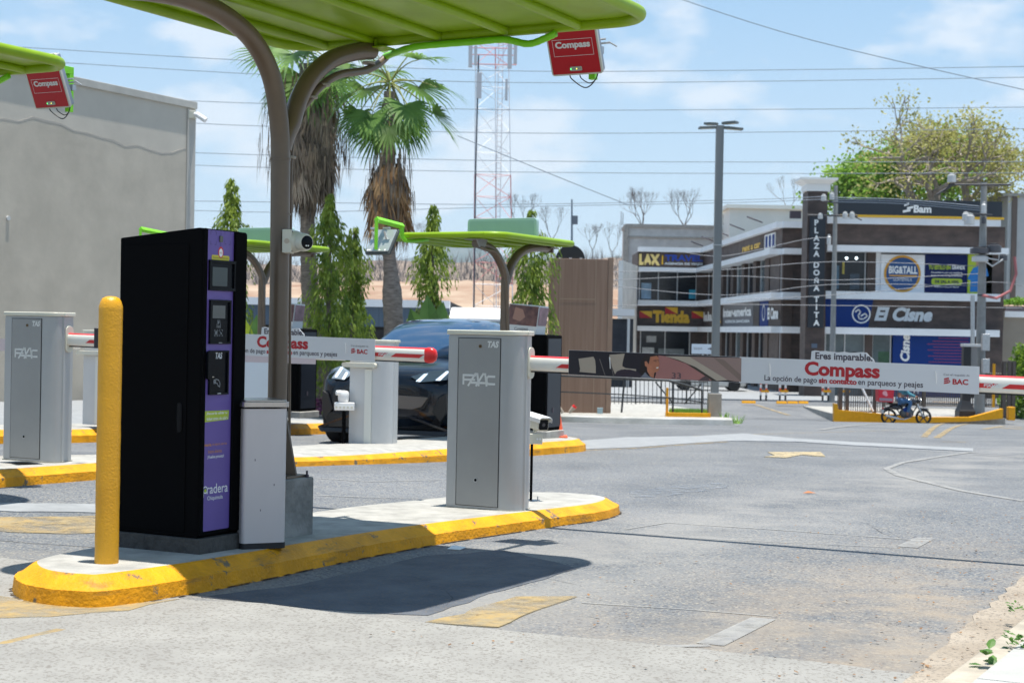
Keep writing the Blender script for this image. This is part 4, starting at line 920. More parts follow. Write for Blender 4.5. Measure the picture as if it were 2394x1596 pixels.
# ================================================================ kiosks with advertising boxes on top
M_adbrown = mt('ad_people', (.25, .12, .10), .4, col2=(.06, .03, .04), vs=9)
def small_kiosk(label):
    T = thing('entry_kiosk', label, 'ticket kiosk', (0, 0, 0), 'I', 'black ticket kiosks of the entry lanes')
    mb = MB(); mb.prism([(-.235, .09), (.235, .09), (.235, 1.195), (.225, 1.21), (-.235, 1.225)], FR(0), -.40, .0); part(T, 'housing', mb, M_black, bevel=.008)
    mb = MB(); mb.box(-.19, .19, -.005, .0, .14, 1.15); part(T, 'rear_door', mb, M_black, bevel=.002)
    mb = MB(); mb.rrect(.03, .37, .13, 1.17, .01, RT(.235), .0, .004); part(T, 'side_panel', mb, mt('dark_blue_black', (.008, .012, .022), .35))
    mb = MB(); mb.box(.239, .245, .16, .19, .30, .36); part(T, 'lock_plate', mb, M_ink)
    mb = MB(); mb.box(-.26, .27, -.03, .43, 0, .088); part(T, 'plinth', mb, M_conc, bevel=.01)
    return T
w = at(1275, 1014, 18.5); KB = small_kiosk('plain black ticket kiosk between the nearest barrier cabinet and the orange cone'); KB.location = (w.x, w.y, 0); KB.location = Vector(KB.location)-I2W(.235, 0); KB.location.z = zB(w.x, w.y)
KC = dup(KB, loc=Vector(KB.location)+OFFC+Vector((0, 0, .01)), label='plain black ticket kiosk right of the brown post, on the farthest kerb')
def adbox(label, kz):
    T = thing('advert_box', label, 'advert box', (0, 0, 0), 'I', 'advert boxes on the kiosks')
    mb = MB(); mb.prism([(-.20, 0), (.19, -.02), (.235, .33), (-.165, .36)], FR(0), -.30, -.06); part(T, 'shell', mb, M_white, bevel=.004)
    mb = MB(); mb.poly([(-.185, .115), (.200, .09), (.230, .322), (-.160, .352)], FR(.06), .002); mb.box(0, .001, .07, .071, .1, .101); p_ = part(T, 'photo_print', mb, M_adbrown)
    mb = MB(); mb.poly([(-.12, .18), (-.02, .15), (.05, .20), (.02, .29), (-.08, .32)], FR(.06), .004); part(p_, 'printed_figure', mb, mt('ad_skin2', (.45, .24, .18), .4))
    mb = MB(); mb.text('Compass', FR(.06), 0, .035, w=.18, e=.003, align='c'); part(T, 'lettering', mb, M_ink, smooth=False)
    mb = MB(); mb.poly([(.07, .1), (.29, .1), (.29, .31), (.07, .32)], lambda u, v, e: (.195+(v-0)*.128+e, u, v), .006); part(T, 'side_print', mb, mt('ad_side', (.30, .18, .20), .4, var=.3, vs=8))
    return T
AB = adbox('tilted advert box with a dark photo print, on the black kiosk before the pylon', 0); AB.location = Vector(KB.location)+I2W(-.14, 0, 1.218)
AC = dup(AB, loc=Vector(KC.location)+I2W(-.14, 0, 1.218), label='tilted advert box with a dark photo print just right of the brown post')
# white cabinet glimpsed between kiosk and post
w = at(605, 985, 19.6)
T = thing('utility_cabinet', 'smooth white cabinet glimpsed between the pay kiosk and the brown post', 'cabinet', (w.x, w.y, zC(w.x, w.y)), 'W')
mb = MB(); x0, y0, z0 = w.x, w.y, zC(w.x, w.y); mb.box(x0-.24, x0+.20, y0, y0+.35, z0, z0+.98); part(T, 'housing', mb, mt('bluish_white_paint', (.56, .62, .66), .4), bevel=.01)
mb = MB(); mb.box(x0-.25, x0+.21, y0-.01, y0+.36, z0+.981, z0+1.0); part(T, 'cap', mb, M_cream, bevel=.004)
mb = MB(); mb.box(x0-.20, x0+.16, y0-.004, y0-.0005, z0+.05, z0+.93); part(T, 'door', mb, mt('bluish_white_paint2', (.58, .64, .68), .4), bevel=.001)
# ================================================================ cone
w = at(1297, 1022, 18.9); w.z = zB(w.x, w.y)
T = thing('traffic_cone', 'orange traffic cone standing at the far tip of the yellow kerb', 'traffic cone', tuple(w))
M_cone = mt('cone_orange', (.78, .10, .02), .45)
mb = MB(); mb.lathe([(.115, .02), (.105, .03), (.060, .30), (.030, .50), (.018, .52), (.001, .522)], tuple(w), 24); part(T, 'body', mb, M_cone)
mb = MB(); mb.prism(rr(w.x-.15, w.x+.15, w.y-.15, w.y+.15, .03), TP(0), w.z, w.z+.022); part(T, 'base', mb, M_cone, bevel=.004)
mb = MB(); mb.lathe([(.0175, .5225), (.015, .538), (.001, .545)], tuple(w), 16); part(T, 'tip', mb, M_white)
# ================================================================ cameras
def sph(mb, c, r, n=20, m=12, sc=(1, 1, 1), mi=0):
    mb.lathe([(max(.0005, r*math.sin(math.pi*i/m))*sc[0], r*math.cos(math.pi*(1-i/m))*sc[2]) for i in range(m+1)], c, n, mi); return mb
pY = A2W(-4.80, 6.53, .15).y
p = at(686, 565, pY-.075)
T = thing('dome_camera', 'round cream security camera on a square box fixed to the brown canopy post', 'security camera', tuple(p))
mb = MB(); mb.prism([(x, z) for x, z in rr(p.x-.050, p.x-.002, p.z-.060, p.z+.060, .006)], FR(0), -(p.y+.055), -(p.y-.055)); bx = part(T, 'junction_box', mb, M_cream, bevel=.004)
mb = MB(); 
for sy in (-.045, .045):
    for sz in (-.05, .05): mb.cyl((p.x-.002, p.y+sy, p.z+sz), (p.x+.0015, p.y+sy, p.z+sz), .0035, 8)
part(bx, 'corner_screw', mb, M_ink)
mb = MB(); mb.cyl((p.x-.026, p.y-.0552, p.z+.0), (p.x-.026, p.y-.0585, p.z), .013, 18); part(bx, 'knockout_plug', mb, mt('plug_tan', (.50, .42, .33), .5))
a = Vector(p); dr_ = Vector((.66, -.74, -.03)).normalized()
mb = MB(); mb.tube([a+Vector((-.002, 0, .002)), a+Vector((.006, 0, 0)), a+Vector((.016, -.006, 0)), a+Vector((.034, -.014, -.001)), a+Vector((.046, -.022, -.002))], [.057, .058, .056, .050, .040], 32); part(T, 'dome_base', mb, M_cream)
e_ = a+Vector((.050, -.030, -.004))
mb = MB(); mb.tube([e_-dr_*.030, e_-dr_*.012, e_+dr_*.006, e_+dr_*.024, e_+dr_*.036, e_+dr_*.041, e_+dr_*.0415], [.034, .045, .0475, .0455, .0405, .038, .033], 36); eye = part(T, 'eyeball', mb, M_cream, ang=50)
mb = MB(); mb.tube([e_+dr_*.0405, e_+dr_*.0425, e_+dr_*.0435], [.0345, .0345, .033], 32); ln = part(eye, 'lens_window', mb, M_blackg)
mb = MB(); s_ = Vector((.74, .66, 0)).normalized()
for o in (-.006, .006): c_ = e_+dr_*.0438+s_*o+Vector((0, 0, -.017)); mb.tube([c_, c_+dr_*.001], .0042, 10)
part(ln, 'infrared_lamp', mb, M_wink)
# bullet camera on a thin pole behind the nearest barrier
Yc = 10.42; b = at(1241, 1171, Yc)
T = thing('bullet_camera', 'white bullet camera on a thin black pole just right of the nearest barrier cabinet', 'security camera', tuple(b))
s = Yc/FPX
mb = MB(); pt = at(1236, 1036, Yc); mb.tube([b, (b.x, b.y, pt.z)], .009, 10); po = part(T, 'pole', mb, M_black)
mb = MB(); mb.box(b.x-.06, b.x+.06, b.y-.05, b.y+.05, b.z-.002, b.z+.007); bp_ = part(T, 'base_plate', mb, M_gal)
for o in ((-.045, -.03), (.045, -.03), (.045, .03), (-.045, .03)):
    mb = MB(); mb.cyl((b.x+o[0], b.y+o[1], b.z+.007), (b.x+o[0], b.y+o[1], b.z+.030), .004, 8); part(bp_, 'bolt', mb, M_gal)
c = at(1252, 1025, Yc); mb = MB(); mb.prism(rr(c.x-.058, c.x+.045, c.z-.035, c.z+.034, .006), FR(0), -(c.y+.03), -(c.y-.03)); bx = part(T, 'junction_box', mb, M_cream, bevel=.003)
mb = MB()
for o in (.012, .030): mb.cyl((c.x+o, c.y-.0302, c.z), (c.x+o, c.y-.033, c.z), .007, 12)
part(bx, 'cable_gland', mb, M_white)
c = at(1262, 990, Yc); dr2 = Vector((.50, -.85, -.10)).normalized(); u2 = Vector((0, 0, 1)); s2_ = dr2.cross(u2).normalized(); u2 = s2_.cross(dr2)
M3 = lambda u, v, e: tuple(Vector(c)+s2_*u+u2*v+dr2*e)
mb = MB(); mb.prism(rr(-.040, .040, -.040, .040, .016), M3, -.20, .045); bd_ = part(T, 'camera_body', mb, M_cream, bevel=.003)
mb = MB(); mb.prism([(-.047, .015), (-.045, .040), (-.035, .047), (.035, .047), (.045, .040), (.047, .015), (.0475, .016), (.0475, .042), (.036, .052), (-.036, .052), (-.0475, .042), (-.0475, .016)], M3, -.21, .075); part(T, 'sun_shield', mb, M_white)
mb = MB(); mb.prism(rr(-.034, .034, -.034, .034, .012), M3, .046, .050); lw = part(bd_, 'lens_window', mb, M_blackg)
mb = MB(); mb.disc((0, 0), .012, M3, .0505); part(lw, 'lens', mb, mt('lens_glass', (.06, .06, .07), .1))
mb = MB(); mb.tube([M3(0, -.04, -.06), M3(0, -.065, -.05)], .012, 10); part(T, 'swivel', mb, M_cream)
# pan-tilt camera on a black stick beside the middle barrier
Yc = 16.6; b = at(803, 1044, Yc)
T = thing('stick_camera', 'white turret camera on a box atop a black stick, before the dark car', 'security camera', tuple(b))
top_ = at(804, 958, Yc); mb = MB(); mb.tube([b, (b.x, b.y, top_.z)], .021, 10); part(T, 'pole', mb, M_black)
mb = MB(); mb.box(b.x-.10, b.x+.10, b.y-.07, b.y+.07, b.z-.004, b.z+.008); part(T, 'base_plate', mb, M_gal)
c = at(806, 949, Yc); mb = MB(); mb.box(c.x-.105, c.x+.105, c.y-.06, c.y+.06, c.z-.042, c.z+.040); bx = part(T, 'junction_box', mb, M_white, bevel=.01)
mb = MB()
for i in range(5): mb.cyl((c.x-.08+i*.040, c.y-.0602, c.z-.01), (c.x-.08+i*.040, c.y-.068, c.z-.01), .012, 12)
part(bx, 'cable_gland', mb, M_cream)
c = at(803, 926, Yc); mb = MB(); mb.lathe([(.045, -.06), (.055, -.045), (.058, .0), (.060, .03), (.050, .052), (.02, .060), (.001, .061)], tuple(c), 24); part(T, 'turret', mb, M_white)
mb = MB(); mb.tube([(c.x-.03, c.y-.03, c.z+.035), (c.x-.072, c.y-.05, c.z+.038)], [.030, .024], 16); part(T, 'camera_head', mb, M_white)
# ================================================================ dark car
M_paint = mt('car_blue_black', (.003, .006, .013), .16, spec=.35, coat=.35); M_tyre = mt('tyre_rubber', (.012, .012, .013), .8); M_rim = mt('alloy_rim', (.20, .21, .22), .3, .9)
M_lamp = mt('lamp_on', (.75, .88, 1.), .2, emit=.9); M_hl = mt('headlamp_glass', (.20, .24, .28), .12, spec=.8)
T = thing('car', 'glossy blue-black car with bright angular headlights waiting behind the boom', 'car', (0, 0, 0), 'I')
ST = [(0.02, .50, .40, .60, .70), (.06, .76, .24, .66, .78), (.20, .88, .19, .76, .86), (.55, .945, .18, .84, .93), (1.2, .955, .18, .90, 1.0), (1.7, .955, .18, .93, 1.03), (3.4, .955, .2, .96, 1.05), (4.0, .93, .24, .95, 1.05), (4.35, .85, .34, .88, .98), (4.42, .6, .45, .7, .85)]
mb = MB(); prof = lambda hw, zb, zs, zt: [(0, zb), (hw*.80, zb), (hw*.97, zb+.07), (hw, (zb+zs)/2), (hw*.985, zs-.03), (hw*.93, zs+.01), (hw*.72, zt-.02), (hw*.35, zt), (0, zt+.01)]
rows = []
for y, hw, zb, zs, zt in ST:
    P = prof(hw, zb, zs, zt); rw = [(x, y+.10*(x/.95)**2*(1 if y < .5 else 0), z) for x, z in P]; rw += [(-x, yy, z) for x, yy, z in rw[-2:0:-1]]; rows.append(rw)
m_ = len(rows[0]); vs = [v for r_ in rows for v in r_]
mb.add(vs, [(i*m_+j, i*m_+(j+1) % m_, (i+1)*m_+(j+1) % m_, (i+1)*m_+j) for i in range(len(rows)-1) for j in range(m_)]+[tuple(range(m_)), tuple((len(rows)-1)*m_+j for j in range(m_-1, -1, -1))])
bo = part(T, 'body', mb, M_paint, ang=70); md = bo.modifiers.new('s', 'SUBSURF'); md.levels = 2; md.render_levels = 2
CS = [(1.15, .70, 1.00, .66, 1.01), (1.55, .76, 1.02, .62, 1.22), (2.05, .79, 1.03, .58, 1.40), (2.6, .80, 1.04, .58, 1.445), (3.3, .80, 1.05, .56, 1.42), (3.9, .76, 1.05, .52, 1.25), (4.2, .72, 1.04, .60, 1.08)]
mb = MB(); rows = []
for y, hb, zb, ht, zt in CS:
    rw = [(0, zb-.03), (hb, zb-.03), (hb*.99, zb), (ht*1.05, zt-.05), (ht*.9, zt-.005), (0, zt+.015)]; r2 = [(x, y, z) for x, z in rw]; r2 += [(-x, y, z) for x, z in rw[-2:0:-1]]; rows.append(r2)
m_ = len(rows[0]); vs = [v for r_ in rows for v in r_]
mb.add(vs, [(i*m_+j, i*m_+(j+1) % m_, (i+1)*m_+(j+1) % m_, (i+1)*m_+j) for i in range(len(rows)-1) for j in range(m_)]+[tuple(range(m_)), tuple((len(rows)-1)*m_+j for j in range(m_-1, -1, -1))])
gh = part(T, 'cabin_glass', mb, mt('car_glass', (.018, .050, .11), .08, spec=.7, coat=.5), ang=70); md = gh.modifiers.new('s', 'SUBSURF'); md.levels = 2; md.render_levels = 2  # blue base colour stands in for the sky reflected in the glass
mb = MB(); pts = [(-.56, 2.08), (.56, 2.08), (.56, 3.4), (-.56, 3.4)]; mb.prism(rr(-.50, .50, 2.25, 3.35, .12), TP(0), 1.36, 1.412); part(T, 'roof', mb, M_paint, bevel=.02)
for sx in (-1, 1):
    for y in (.85, 3.55):
        mb = MB(); mb.lathe([(.20, -.11), (.31, -.11), (.335, -.08), (.335, .08), (.31, .11), (.20, .11)], (sx*.86, y, .335), 28, axis='x'); ty = part(T, 'wheel', mb, M_tyre)
        mb = MB(); mb.lathe([(.20, -.05), (.21, .09), (.17, .07), (.05, .06), (.001, .06)] if sx > 0 else [(.001, -.06), (.05, -.06), (.17, -.07), (.21, -.09), (.20, .05)], (sx*.86, y, .335), 20, axis='x'); part(ty, 'rim', mb, M_rim)
    mb = MB(); mb.prism([(sx*.98, 1.0), (sx*1.12, 1.02), (sx*1.13, 1.12), (sx*.99, 1.12)], FR(0), -1.75, -1.62); part(T, 'wing_mirror', mb, M_paint, bevel=.02)
CARN, CARD = -10.10, 15.75; T_CAR = T; T.rotation_euler[2] += R(11.5); T.scale = (.98, 1, 1.09)
T.location = I2W(CARN, CARD); T.location.z = g(T.location.x, T.location.y)-.03; BASE[T.name] = (0, 0, 0)
CF = lambda u, v, e: (u, .04+.16*(abs(u)/.95)**2.2+max(0, (v-.72))*.9-e, v)     # follows the nose
def cpt(x, y):
    u, v = hF(T, x, y, .12); return u, v
for nm, A, Bs in (('headlight', [(775, 900), (787, 876), (823, 892), (808, 903)], [[(783, 896), (791, 877), (797, 878), (788, 898)], [(803, 902), (808, 887), (813, 889), (809, 902)]]),
                  ('headlight', [(962, 897), (1000, 886), (1046, 884), (1040, 905), (985, 909)], [[(976, 907), (990, 892), (998, 891), (986, 908)], [(1018, 905), (1036, 887), (1044, 886), (1028, 906)]])):
    mb = MB(); mb.prism([cpt(*p_) for p_ in A], CF, -.05, .035); hl = part(T, nm, mb, M_hl, bevel=.004)
    mb = MB()
    for Bq in Bs: mb.prism([cpt(*p_) for p_ in Bq], CF, .0355, .040)
    part(hl, 'running_light', mb, M_lamp)
M_trim = mt('car_dark_trim', (.010, .010, .011), .35); M_tan = mt('car_grille_tan', (.16, .13, .11), .25, .3)
mb = MB(); mb.prism([(-.62, .56), (-.30, .66), (.30, .66), (.62, .56), (.55, .44), (-.55, .44)], CF, -.02, .03); gr = part(T, 'grille', mb, M_trim, bevel=.01)
mb = MB(); mb.prism([(.02, .60), (.60, .575), (.52, .47), (.40, .44), (.02, .46)], CF, .0305, .040); part(gr, 'grille_insert', mb, M_tan, bevel=.004)
mb = MB(); mb.prism([(-.80, .40), (-.45, .36), (.45, .36), (.80, .40), (.70, .22), (-.70, .22)], CF, -.04, .02); part(T, 'lower_intake', mb, M_trim, bevel=.01)
for sx in (-1, 1):
    mb = MB(); mb.prism([(sx*.80, .62), (sx*.72, .58), (sx*.64, .42), (sx*.74, .30), (sx*.80, .40)], CF, -.03, .03); part(T, 'bumper_vent', mb, M_trim, bevel=.01)
    mb = MB(); mb.prism([(sx*.86, .22), (sx*.80, .21), (sx*.35, .35), (sx*.40, .37)], CF, .0, .035); part(T, 'bumper_blade', mb, M_paint, bevel=.004)
mb = MB(); mb.prism([(-.86, .215), (.86, .215), (.80, .16), (-.80, .16)], CF, -.08, .05); part(T, 'splitter', mb, M_trim, bevel=.01)
# litter on the road
mb = MB(); p = gnd(1067, 1284); mb.add([(p.x-.05, p.y-.02, p.z+.006), (p.x+.02, p.y-.035, p.z+.004), (p.x+.055, p.y+.02, p.z+.012), (p.x-.02, p.y+.03, p.z+.02)], [(0, 1, 2, 3)])
solo('paper_scrap', 'white paper scrap lying in the road at the foot of the nearest kerb', 'paper scrap', mb, M_wink, tuple(p))
mb = MB(); p = gnd(1891, 1154); mb.add([(p.x-.05, p.y, p.z+.006), (p.x, p.y-.03, p.z+.012), (p.x+.06, p.y, p.z+.008), (p.x, p.y+.03, p.z+.022)], [(0, 1, 2, 3)])
solo('dry_leaf', 'single orange dry leaf lying on the open asphalt', 'leaf', mb, mt('orange_leaf', (.42, .15, .05), .7), tuple(p))
# ================================================================ VEGETATION
rnd = random.Random(11)
M_lfA = leafmat('weeping_leaf', (.08, .145, .02), (.31, .39, .06), 4)
M_bark = mt('palm_bark', (.14, .11, .09), .9, col2=(.30, .25, .21), vs=7, stretch=(1, 1, 4), bump=1., bs=14)
M_bark2 = mt('grey_bark', (.16, .14, .12), .9, var=.3, vs=8)
M_dead = mt('dead_frond', (.24, .12, .05), .85, col2=(.52, .33, .16), vs=2.2)
M_deadg = mt('dead_frond_grey', (.17, .13, .10), .9, col2=(.46, .36, .27), vs=2.2)
M_frond = leafmat('palm_frond', (.05, .12, .025), (.17, .30, .06), 1.5, .28)
M_pet = mt('palm_stalk', (.20, .22, .05), .6, var=.2, vs=3)
def leafq(mb, p, d, L_, w, up=None):
    d = d.normalized(); s = d.cross(Vector((rnd.uniform(-1, 1), rnd.uniform(-1, 1), rnd.uniform(-1, 1)))); s = s.normalized()*w if s.length > 1e-5 else Vector((w, 0, 0))
    m = p+d*L_*.45
    mb.add([p, m+s, p+d*L_, m-s], [(0, 1, 2, 3)])
def column_tree(label, px, py_top, Y, wpx, zb=None, n_=330, lean=0., wide=None):
    top = at(px, py_top, Y); zb = g(top.x, Y) if zb is None else zb; Hh = top.z-zb; s = Y/FPX
    T = thing('weeping_tree', label, 'tree', (top.x, Y, zb), 'W', 'narrow weeping trees')
    mb = MB(); mb.tube([(top.x, Y, zb-.1), (top.x+.02, Y, zb+Hh*.5), (top.x, Y, zb+Hh*.96)], [.08, .055, .012], 8); part(T, 'trunk', mb, M_bark2)
    mb = MB(); mb.recalc = False
    rmax = wpx*s/2*1.25
    for i in range(n_):
        t = rnd.random()**.9; z = zb+Hh*(.13+.87*t)
        prof = min(1., (1-t)*5.5+.15)*(.72+.28*math.sin(t*19+px)+.22*noise.noise(Vector((t*9, px, i%3))))*(1 if not wide else (1+wide*max(0, .55-t)*2))
        r = rmax*prof*rnd.uniform(.45, 1.2); a = rnd.uniform(0, 2*math.pi)
        if noise.noise(Vector((a*1.3, t*11, px))) < -.22: continue
        o = Vector((math.cos(a), math.sin(a), 0)); ax = Vector((top.x, Y, z))
        dl = rnd.uniform(.35, .8)*min(1, Hh/4)
        P = [ax+o*r*.35+Vector((0, 0, .12*r)), ax+o*r*.85, ax+o*r*1.02-Vector((0, 0, dl*.5)), ax+o*r*1.04-Vector((0, 0, dl))]
        for k in range(20):
            u = k/19*2.999; j = int(u); q = P[j].lerp(P[min(j+1, 3)], u-j)+Vector((rnd.uniform(-.04, .04), rnd.uniform(-.04, .04), rnd.uniform(-.03, .03)))
            leafq(mb, q, Vector((o.x*.35+rnd.uniform(-.4, .4), o.y*.35+rnd.uniform(-.4, .4), -1)), rnd.uniform(.08, .15), rnd.uniform(.012, .022))
    part(T, 'crown', mb, M_lfA, smooth=False); return T
column_tree('narrow weeping tree whose top shows above the black pay kiosk', 541, 418, 31, 96, n_=330)
column_tree('tallest narrow weeping tree right of the round post camera', 772, 453, 30, 92, n_=420, wide=.55)
column_tree('short narrow weeping tree between the tallest one and the leaning palm trunk', 828, 528, 31.5, 70, n_=300, wide=.9)
column_tree('narrow weeping tree right of the palm trunk, behind the distant canopy roof', 1012, 480, 33, 82, n_=360)
column_tree('narrow weeping tree beside the brown pylon, rising behind the teal sign', 1243, 488, 33.5, 92, n_=380)
def frond(mg, mp, base, dv, pl, bl, droop, nb=24, fold=.25, spread=110):
    dv = dv.normalized(); P = [Vector(base)]; d = dv.copy()
    for i in range(5):
        d = (d+Vector((0, 0, -droop*.16))).normalized(); P.append(P[-1]+d*pl/5)
    if mp is not None: mp.tube(P, [.018, .016, .014, .012, .010, .008], 5)
    f = d; s = f.cross(Vector((0, 0, 1)))
    s = s.normalized() if s.length > .05 else Vector((1, 0, 0)).cross(f).normalized()
    up = s.cross(f); hub = P[-1]
    for k in range(nb):
        ph = R(-spread+2*spread*k/(nb-1)); v = (f*math.cos(ph)+s*math.sin(ph)+up*fold*abs(math.sin(ph))).normalized()
        Lb = bl*(.72+.28*math.cos(ph*.8))*rnd.uniform(.88, 1.08); w = bl*math.sin(R(spread)/nb)*.78; side = v.cross(up).normalized()
        q = [hub]; dd = v.copy(); 
        for i in range(4):
            q.append(q[-1]+dd*Lb/4); dd = (dd+Vector((rnd.uniform(-.05, .05), rnd.uniform(-.05, .05), -(.12+.42*max(0, i-.5))*droop*.5))).normalized()
        ws = [.004, w*.42, w*.60, w*.32, .002]
        vs = []
        for a, ww in zip(q, ws): vs += [a-side*ww, a+side*ww]
        mg.add(vs, [(2*i, 2*i+1, 2*i+3, 2*i+2) for i in range(4)])
def palm(label, Y, trunk, crown_px, rpx, skirt, seed, live=26, dead_mat=None, hang=40, elev=(-.5, 1.25), bl=None, lowfr=8):
    global rnd
    rnd = random.Random(seed); s = Y/FPX
    P = [at(x, y, Y) for x, y, w in trunk]; z0 = g(P[-1].x, Y); P.append(Vector((P[-1].x, Y, z0-.05))); W_ = [w*s/2 for x, y, w in trunk]+[trunk[-1][2]*s/2]
    T = thing('fan_palm', label, 'palm tree', (P[-1].x, Y, z0), 'W', 'fan palms')
    mb = MB(); pp = []; ww = []
    for i in range(len(P)-1):
        m_ = max(1, int((P[i]-P[i+1]).length/.09))
        for k in range(m_): t = k/m_; pp.append(P[i].lerp(P[i+1], t)); ww.append((W_[i]+(W_[i+1]-W_[i])*t)*(1+.05*((len(pp)) % 2)+rnd.uniform(-.03, .03)))
    pp.append(P[-1]); ww.append(W_[-1])
    mb.tube(pp, ww, 18); part(T, 'trunk', mb, M_bark)
    c = at(*crown_px, Y); rr_ = rpx*s
    mg, mp = MB(), MB(); mg.recalc = False
    for i in range(live):
        a = i*2.399+rnd.uniform(-.2, .2); el = elev[0]+(elev[1]-elev[0])*((i+.5)/live)
        dv = Vector((math.cos(a)*math.cos(el), math.sin(a)*math.cos(el), math.sin(el)))
        frond(mg, mp, c+dv*.06, dv, rr_*.50*rnd.uniform(.85, 1.15), (bl or rr_*.55)*rnd.uniform(.9, 1.15), rnd.uniform(.8, 1.5))
    part(T, 'fronds', mg, M_frond, smooth=False); part(T, 'leaf_stalks', mp, M_pet)
    md = MB(); md.recalc = False; (sx0, sy0, sw0), (sx1, sy1, sw1), (sx2, sy2, sw2) = skirt
    for i in range(hang):
        t = rnd.random(); y = sy0+(sy1-sy0)*t; w = (sw0+(sw1-sw0)*t)*s/2; b = at(sx0+(sx1-sx0)*t, y, Y); a = rnd.uniform(0, 2*math.pi); rad = w*rnd.uniform(.45, .95)
        o = Vector((math.cos(a), math.sin(a), 0)); hub = b+o*rad*.55
        frond(md, None, hub, o*.30+Vector((0, 0, -1)), .22*rr_, rr_*rnd.uniform(.38, .62), 1.6, nb=11, fold=0., spread=38)
    part(T, 'dead_skirt', md, dead_mat or M_dead, smooth=False)
    ms = MB(); ms.recalc = False
    for i in range(int(hang*7)):
        t = rnd.random()**.8; y = sy0+(sy2-sy0)*t; w = (sw0+(sw1-sw0)*min(1, t*1.5))*s/2 if t < .66 else (sw1+(sw2-sw1)*((t-.66)/.34))*s/2
        b = at(sx0+(sx2-sx0)*t, y, Y); a = rnd.uniform(0, 2*math.pi); o = Vector((math.cos(a), math.sin(a), 0)); p = b+o*w*rnd.uniform(.5, 1.05); L_ = rnd.uniform(.2, .6); x_ = Vector((rnd.uniform(-.12, .12), rnd.uniform(-.12, .12), -1)).normalized()*L_; sd = Vector((-o.y, o.x, 0))*rnd.uniform(.008, .022)
        ms.add([p-sd, p+sd, p+x_*.6+sd*.8, p+x_*.6-sd*.8, p+x_], [(0, 1, 2, 3), (3, 2, 4)])
    part(T, 'hanging_strips', ms, mt('dead_strip', (.07, .055, .045), .9, col2=(.30, .22, .15), vs=3), smooth=False)
    return T
palm('fan palm with full green crown and short brown skirt, beside the lattice tower', 30, [(911, 215, 26), (908, 330, 30), (905, 520, 28), (910, 600, 29), (914, 640, 32), (917, 690, 46), (920, 760, 45), (922, 880, 44)], (912, 195), 205, [(912, 335, 95), (912, 440, 132), (905, 530, 60)], 5, live=23, hang=60, elev=(-1.15, 1.3), bl=.76)
palm('fan palm with a huge skirt of dead fronds behind the forked post', 32, [(715, 150, 30), (716, 450, 30), (720, 560, 34), (722, 640, 38), (730, 760, 46), (735, 880, 50)], (722, 110), 185, [(722, 170, 215), (715, 360, 225), (715, 475, 80)], 9, live=11, dead_mat=M_deadg, hang=165, elev=(-1.15, .6), bl=.95)
rnd = random.Random(21)
# banana-like plants
def big_leaf(mb, base, dv, L_, w, bend=.5):
    d = dv.normalized(); s = d.cross(Vector((0, -1, .2))); s = s.normalized() if s.length > .05 else Vector((1, 0, 0)); P = [Vector(base)]; dd = d.copy()
    for i in range(8): P.append(P[-1]+dd*L_/8); dd = (dd+Vector((0, 0, -bend*.09*i/3))).normalized()
    ws = [.01, .5, .85, 1, 1, .92, .75, .45, .02]; vs = []
    for i, (p, k) in enumerate(zip(P, ws)):
        cup = Vector((0, -1, 0))*w*.18*k; vs += [p-s*w*k*.5+cup, p, p+s*w*k*.5+cup]
    mb.add(vs, [f for i in range(8) for f in ((3*i, 3*i+1, 3*i+4, 3*i+3), (3*i+1, 3*i+2, 3*i+5, 3*i+4))])
M_ban = leafmat('banana_leaf', (.045, .11, .02), (.09, .18, .04), 1.2, .3); M_bany = leafmat('yellow_banana_leaf', (.22, .30, .02), (.40, .45, .04), 1.5, .4)
def banana(label, px, py, Y, spec, mat2):
    b = at(px, py, Y); b.z = g(b.x, Y)
    T = thing('banana_plant', label, 'plant', tuple(b), 'W', 'broad leaved plants')
    mb = MB(); mb.tube([b, b+Vector((0, 0, .8)), b+Vector((.03, 0, 1.3))], [.07, .05, .03], 10); part(T, 'stem', mb, mt('banana_stem', (.16, .18, .06), .7, var=.2, vs=6))
    for i, (x, y, x2, y2, w, m_) in enumerate(spec):
        a = at(x, y, Y); c = at(x2, y2, Y+rnd.uniform(-.3, .3)); mb = MB(); mb.recalc = False; big_leaf(mb, a, c-a, (c-a).length, w, .3); part(T, 'leaf', mb, (M_ban, mat2)[m_])
banana('broad dark banana leaves between the weeping tree and the nearest barrier top', 1010, 850, 29, [(1000, 850, 962, 720, .40, 0), (1005, 850, 1000, 690, .42, 0), (1010, 860, 1035, 705, .40, 0), (1015, 870, 1048, 745, .3, 1), (1000, 870, 1020, 780, .18, 1)], M_bany)
banana('bright yellow-green leafy plant behind the far kiosk gap', 590, 850, 27, [(585, 870, 572, 742, .30, 1), (592, 870, 600, 735, .25, 0), (596, 870, 628, 765, .28, 1), (590, 880, 612, 790, .22, 1)], M_bany)
